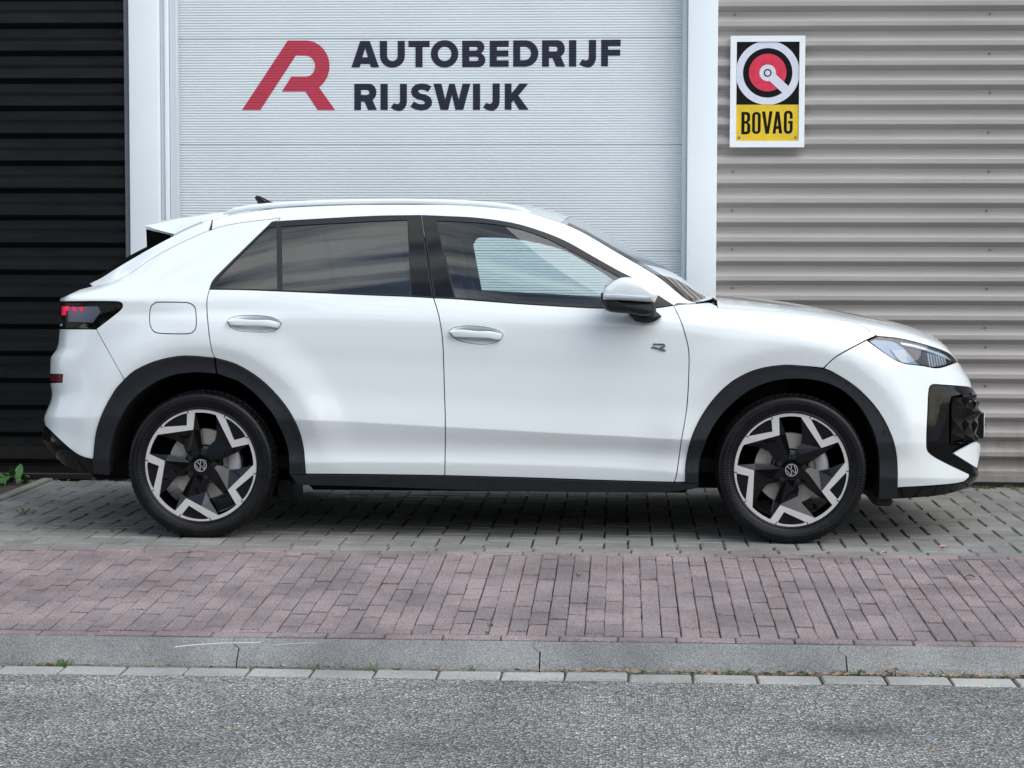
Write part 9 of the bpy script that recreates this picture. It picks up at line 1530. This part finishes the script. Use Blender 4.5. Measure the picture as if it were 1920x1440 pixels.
# ---- interior
trim = [(-.95, .93), (1.02, .93), (.80, 1.08), (.62, 1.22), (.40, 1.34), (.10, 1.44), (-.35, 1.485), (-.95, 1.46)]
trim = [tuple(p) for p in trim]
holes = [[tuple(p) for p in SIDE_SHAPE['far_front_opening']], [tuple(p) for p in SIDE_SHAPE['far_rear_opening']]]
plate('interior_side', trim, holes, lambda a, b, d: (a, .620 + d, b), .02, M_inner, car)
def seat_back(x, y, lean, w=.25):
    bm = bmesh.new()
    prof = [(0, .55, .20), (-.03, .70, .24), (-.06, .85, .25), (-.10, 1.00, .23), (-.13, 1.10, .18), (-.14, 1.14, .09)]
    rings = []
    for dx, z, hw in prof:
        rings.append([bm.verts.new((x + dx + .075 * math.sin(a), y + hw * math.copysign(abs(math.cos(a)) ** .6, math.cos(a)), z)) for a in np.linspace(0, 2 * math.pi, 16, endpoint=False)])
    for i in range(len(rings) - 1):
        for k in range(16): bm.faces.new((rings[i][k], rings[i][(k + 1) % 16], rings[i + 1][(k + 1) % 16], rings[i + 1][k]))
    bm.faces.new(rings[-1])
    rings = []
    for dx, z, hw, tx in ((-.145, 1.13, .02, .01), (-.145, 1.155, .10, .04), (-.155, 1.22, .135, .05), (-.165, 1.30, .13, .048), (-.17, 1.335, .08, .03)):
        rings.append([bm.verts.new((x + dx + tx * math.sin(a), y + hw * math.copysign(abs(math.cos(a)) ** .6, math.cos(a)), z)) for a in np.linspace(0, 2 * math.pi, 16, endpoint=False)])
    for i in range(len(rings) - 1):
        for k in range(16): bm.faces.new((rings[i][k], rings[i][(k + 1) % 16], rings[i + 1][(k + 1) % 16], rings[i + 1][k]))
    bm.faces.new(rings[-1])
    add_box(bm, (x - .02, y - .24, .42), (x + .48, y + .24, .60), .05, 2)
    return bm_obj('seat', bm, M_seat, car, smooth=True, angle=50)
seat_back(-.12, -.37, 0); seat_back(-.12, .37, 0); seat_back(-.98, -.36, 0); seat_back(-.98, .36, 0)
bm = bmesh.new(); add_box(bm, (.62, -.74, .62), (1.32, .74, .985), .04, 2); bm_obj('dashboard', bm, M_dark, car, smooth=True, angle=40)
bm = bmesh.new(); add_box(bm, (-1.5, -.76, .30), (1.0, .76, .36)); bm_obj('cabin_floor', bm, M_dark, car)
bm = bmesh.new()
sw = Vector((.50, .37, .955)); tilt = math.radians(24)
pts = []
for k in range(29):
    a = 2 * math.pi * k / 28
    pts.append((sw.x + .185 * math.sin(a) * -math.sin(tilt) * -1, sw.y + .185 * math.cos(a), sw.z + .185 * math.sin(a) * math.cos(tilt)))
add_tube(bm, pts, .016, 8)
bm_obj('steering_wheel', bm, M_satin, car, smooth=True)
# ------------------------------------------------------------------ small things on the ground
M_leafg = add_variation(principled('weed_leaf', (.060, .150, .040), .5), (.060, .150, .040), 12, .25)
M_grass = add_variation(principled('joint_grass', (.070, .130, .030), .7), (.070, .130, .030), 4, .35)
M_dry = add_variation(principled('dry_litter', (.30, .20, .12), .8), (.30, .20, .12), 40, .45)
rnd = random.Random(21)
def blade_leaf(L, W, bend, fold, n=6):
    V, F = [], []
    for i in range(n + 1):
        f = i / n
        w = W * (math.sin(math.pi * (f * .92 + .06)) ** .8) * (.35 + .65 * min(1, f * 2.2)) if f < 1 else .001
        x = L * f * math.cos(bend * f); z = L * f * math.sin(.9 - bend * f * 1.2) * .9
        V += [(x, -w, z + fold * w), (x, 0, z), (x, w, z + fold * w)]
    for i in range(n):
        for k in (0, 1): F.append((i * 3 + k, i * 3 + k + 1, i * 3 + 4 + k, i * 3 + 3 + k))
    return V, F
weed = empty('weed', (-3.40, 11.27, -.01))
tag(weed, 'green broad leaved weed growing at the foot of the black wall', 'plant')
for k in range(26):
    L = rnd.uniform(.09, .17)
    V, F = blade_leaf(L, rnd.uniform(.017, .030), rnd.uniform(.1, .9), rnd.uniform(.1, .5))
    o = mesh_obj('leaf', V, F, M_leafg, weed, smooth=True)
    a = k / 26 * 2 * math.pi + rnd.uniform(-.3, .3)
    o.location = (rnd.uniform(-.12, .10), rnd.uniform(-.12, .06), rnd.uniform(0, .02)); o.rotation_euler = (rnd.uniform(-.25, .25), rnd.uniform(-.35, .25), a)

def tufts(name, places, mat, n, lo, hi, parent=None):
    V, F = [], []
    for (x, y, z, s) in places:
        for b in range(n):
            a = rnd.uniform(0, 6.283); L = rnd.uniform(lo, hi) * s; w = rnd.uniform(.0012, .0026)
            bx, by = x + rnd.gauss(0, .012 * s), y + rnd.gauss(0, .006 * s)
            tx, ty = bx + math.cos(a) * L * .7, by + math.sin(a) * L * .5
            i = len(V)
            V += [(bx - w, by, z - .004), (bx + w, by, z - .004), ((bx + tx) / 2, (by + ty) / 2, z + L * .6), (tx, ty, z + L * .75)]
            F += [(i, i + 1, i + 2), (i + 1, i + 3, i + 2)]
    o = mesh_obj(name, V, F, mat, parent)
    tag(o, kind='stuff'); return o
edge = empty('concrete_edging', (-3.21, 10.6, 0))
tag(edge, 'thin grey concrete edging strip beside the weed at the far left', 'edging')
for k in range(3):
    b = box('edging_stone', (-3.245, 8.62 + k * .955, -.15), (-3.180, 8.62 + k * .955 + .95, .012), M_conc, None, .006); child_of(b, edge)
bed = mesh_obj('soil', [(-7.0, 8.87, .002), (-3.246, 8.87, .002), (-3.246, 11.47, .002), (-7.0, 11.47, .002)], [(0, 1, 2, 3)], add_variation(principled('soil_dark', (.05, .04, .03), .95), (.05, .04, .03), 20, .4, bump=.5, bscale=60))
tag(bed, kind='structure')
# grass in the paver joints, thickest towards the front of the car
pl_ = []
for k in range(420):
    y = rnd.uniform(GY0 + .06, 11.3); i = rnd.randint(-40, 24); x = i * U_ + .03
    w = .25 + .75 * max(0, min(1, (x + .9) / 1.6))
    if rnd.random() < w * .75: pl_.append((x, y, -.004, rnd.uniform(.15, .55)))
tufts('joint_grass', pl_, M_grass, 5, .012, .035)
pl_ = [(-2.91, 9.93, 0, 1.1), (-2.87, 9.95, 0, .8), (-2.33, 9.35, 0, .6)]
for k in range(60): pl_.append((rnd.uniform(.5, 2.4), rnd.uniform(11.38, 11.46), -.004, rnd.uniform(.3, .9)))
for k in range(14): pl_.append((rnd.uniform(-3.5, -1.8), rnd.uniform(11.40, 11.46), -.004, rnd.uniform(.3, .7)))
for (x, y) in ((-.475, 7.29), (-.47, 7.42), (-.17, 8.35)): pl_.append((x, y, pz(y), .35))
tufts('wall_foot_grass', pl_, M_grass, 8, .02, .05)
pl_ = []
for k in range(120):
    x = rnd.choice((rnd.uniform(-2.2, 1.4), rnd.gauss(.10, .18), rnd.gauss(.45, .15), rnd.gauss(1.25, .2), rnd.gauss(-1.98, .03)))
    pl_.append((x, 7.066 + rnd.gauss(0, .006), -.152, rnd.choice((.2, .3, .4, .8)) * rnd.uniform(.6, 1.1)))
tufts('gutter_grass', pl_, M_grass, 5, .012, .040)
# dry stalks, leaf crumbs along the gutter and the foot of the walls
V, F = [], []
def crumb(x, y, z, s):
    a = rnd.uniform(0, 6.283); L = rnd.uniform(.008, .045) * s; w = rnd.uniform(.002, .008) * s; h = rnd.uniform(.001, .012) * s
    dx, dy = math.cos(a) * L / 2, math.sin(a) * L / 4; nx, ny = -math.sin(a) * w, math.cos(a) * w
    i = len(V)
    V.extend([(x - dx, y - dy, z + .001), (x + nx, y + ny, z + h), (x + dx, y + dy, z + .002 + h * .4), (x - nx, y - ny, z + .002)])
    F.append((i, i + 1, i + 2)); F.append((i, i + 2, i + 3))
for k in range(620):
    x = rnd.choice((rnd.uniform(-2.3, 1.5), rnd.uniform(-.3, 1.5)))
    crumb(x, 7.062 + rnd.gauss(0, .008), -.154 + rnd.uniform(0, .008), rnd.uniform(.5, 1.2))
for k in range(70): crumb(rnd.uniform(-3.4, -1.6), rnd.uniform(11.36, 11.47), 0, rnd.uniform(.6, 1.4))
for k in range(60): crumb(rnd.uniform(.5, 2.4), rnd.uniform(11.36, 11.47), 0, rnd.uniform(.6, 1.2))
for k in range(25): crumb(rnd.uniform(-2.0, 1.4), rnd.uniform(5.9, 6.85), ROAD_Z + .001, rnd.uniform(.5, 1.0))
lit = mesh_obj('leaf_litter', V, F, M_dry); tag(lit, kind='stuff')
def fallen(x, y, z, L, rz, label, mat):
    V_, F_ = [], []
    n = 6
    for i in range(n + 1):
        f = i / n; w = L * .22 * math.sin(math.pi * min(f * .95 + .03, 1))
        for s in (-1, 0, 1): V_.append((L * (f - .5), s * w, .003 + .010 * math.sin(f * 3.0) + (.006 if s else 0)))
    for i in range(n):
        for k in (0, 1): F_.append((i * 3 + k, i * 3 + k + 1, i * 3 + 4 + k, i * 3 + 3 + k))
    o = mesh_obj('fallen_leaf', V_, F_, mat, smooth=True)
    o.location = (x, y, z); o.rotation_euler = (rnd.uniform(-.2, .2), rnd.uniform(-.1, .1), rz)
    tag(o, label, 'leaf', 'fallen leaves on the paving')
M_pink = principled('pink_dry_leaf', (.52, .30, .27), .7)
M_pale = principled('pale_dry_leaf', (.50, .42, .24), .7)
fallen(1.395, 8.36, pz(8.36) + .002, .045, .1, 'pink dry leaf lying on the purple bricks near the right edge', M_pink)
fallen(1.115, 8.835, .002, .030, .2, 'pale yellow leaf on the brick course right of the front wheel', M_pale)
fallen(1.390, 9.02, .003, .042, 0, 'pinkish dry leaf on the grey pavers in front of the car', M_pink)
fallen(.92, 7.06, -.140, .055, .5, 'brown curled leaf leaning on the kerb foot at the right', M_dry)

# ------------------------------------------------------------------ the other side of the street, seen only in reflections
M_fol = add_variation(principled('tree_foliage', (.050, .085, .028), .6), (.050, .085, .028), .7, .45)
M_bark = add_variation(principled('tree_bark', (.10, .085, .065), .9), (.10, .085, .065), 6, .3)
def crown_mesh(seed, n=1500):
    r = random.Random(seed); V, F = [], []
    lobes = [(r.uniform(-1.5, 1.5), r.uniform(-1.3, 1.3), r.uniform(3.2, 7.6), r.uniform(1.1, 1.9)) for _ in range(13)]
    for k in range(n):
        cx, cy, cz, R = r.choice(lobes)
        d = Vector((r.gauss(0, 1), r.gauss(0, 1), r.gauss(0, 1))).normalized() * R * (r.random() ** .4)
        c = Vector((cx, cy, cz)) + d
        a = Vector((r.gauss(0, 1), r.gauss(0, 1), r.gauss(0, .6))).normalized(); b = a.orthogonal().normalized()
        s = r.uniform(.14, .30); i = len(V)
        V += [c - a * s, c + b * s * .6, c + a * s, c - b * s * .6]; F.append((i, i + 1, i + 2, i + 3))
    me = bpy.data.meshes.new('crown'); me.from_pydata([tuple(v) for v in V], [], F); me.materials.append(M_fol); return me
def trunk_mesh():
    bm = bmesh.new()
    add_tube(bm, [(0, 0, -.4), (.03, 0, 1.5), (-.05, .05, 3.2), (.02, 0, 5.5)], [.20, .15, .12, .05], 8)
    for a in (.4, 2.3, 4.2): add_tube(bm, [(0, 0, 2.6), (math.cos(a) * .8, math.sin(a) * .8, 4.0), (math.cos(a) * 1.4, math.sin(a) * 1.3, 5.4)], [.08, .05, .02], 6)
    me = bpy.data.meshes.new('trunk'); bm.to_mesh(me); bm.free(); me.materials.append(M_bark); return me
cms = [crown_mesh(s) for s in (1, 2, 3)]; tm = trunk_mesh()
tr = random.Random(5)
for k in range(11):
    t = empty('street_tree', (-24 + k * 4.6 + tr.uniform(-.6, .6), -9.5 + tr.uniform(-.7, .7), -.1), tr.uniform(0, 6.28))
    s = tr.uniform(.66, .82); t.scale = (s, s, s)
    tag(t, 'leafy green street tree in the row across the road, %s' % ('first from the left' if k == 0 else 'first from the right' if k == 10 else ['', 'second', 'third', 'fourth', 'fifth', 'sixth', 'seventh', 'eighth', 'ninth', 'tenth'][k] + ' from the left'), 'tree', 'street trees across the road')
    o = bpy.data.objects.new('trunk', tm); link(o, t)
    o = bpy.data.objects.new('crown', cms[k % 3]); link(o, t)

hv, hf = [], []  # unseen leaf band, added to block bright sky below the tree crowns
for k in range(5200):
    c = Vector((tr.uniform(-27, 27), -11.6 + tr.gauss(0, .35), tr.uniform(-.1, 2.6)))
    a = Vector((tr.gauss(0, 1), tr.gauss(0, 1), tr.gauss(0, .7))).normalized(); b = a.orthogonal().normalized(); s = tr.uniform(.12, .26); i = len(hv)
    hv += [c - a * s, c + b * s * .6, c + a * s, c - b * s * .6]; hf.append((i, i + 1, i + 2, i + 3))
added_hedge = empty('added_hedge', (0, -11.6, 0)); tag(added_hedge, 'unseen light-blocking hedge under the trees across the road', 'added_hedge')
link(mesh_obj('foliage', hv, hf, M_fol), None) if False else child_of(mesh_obj('foliage', hv, hf, M_fol), added_hedge)
# unseen brick terrace, added to block the bright horizon and darken reflections
M_brick = add_variation(principled('terrace_brick', (.20, .10, .075), .85), (.20, .10, .075), 2.0, .2)
M_pane = principled('terrace_window', (.03, .035, .04), .1)
M_tile = add_variation(principled('roof_tile_red', (.16, .07, .05), .8), (.16, .07, .05), 5, .25)
ter = empty('added_terrace', (0, -18.0, 0)); tag(ter, 'added, unseen brick terrace blocking horizon light behind the trees', 'building')
child_of(box('wall', (-34, -26, -.4), (34, -18, 5.4), M_brick), ter)
child_of(mesh_obj('roof', [(-34.4, -17.6, 5.3), (34.4, -17.6, 5.3), (34.4, -22, 8.2), (-34.4, -22, 8.2), (34.4, -26.4, 5.3), (-34.4, -26.4, 5.3)], [(0, 1, 2, 3), (3, 2, 4, 5)], M_tile), ter)
for k in range(18):
    for zz in (.9, 3.4):
        child_of(box('window', (-32.5 + k * 3.7, -18.02, zz), (-31.0 + k * 3.7, -17.97, zz + 1.4), M_pane), ter)
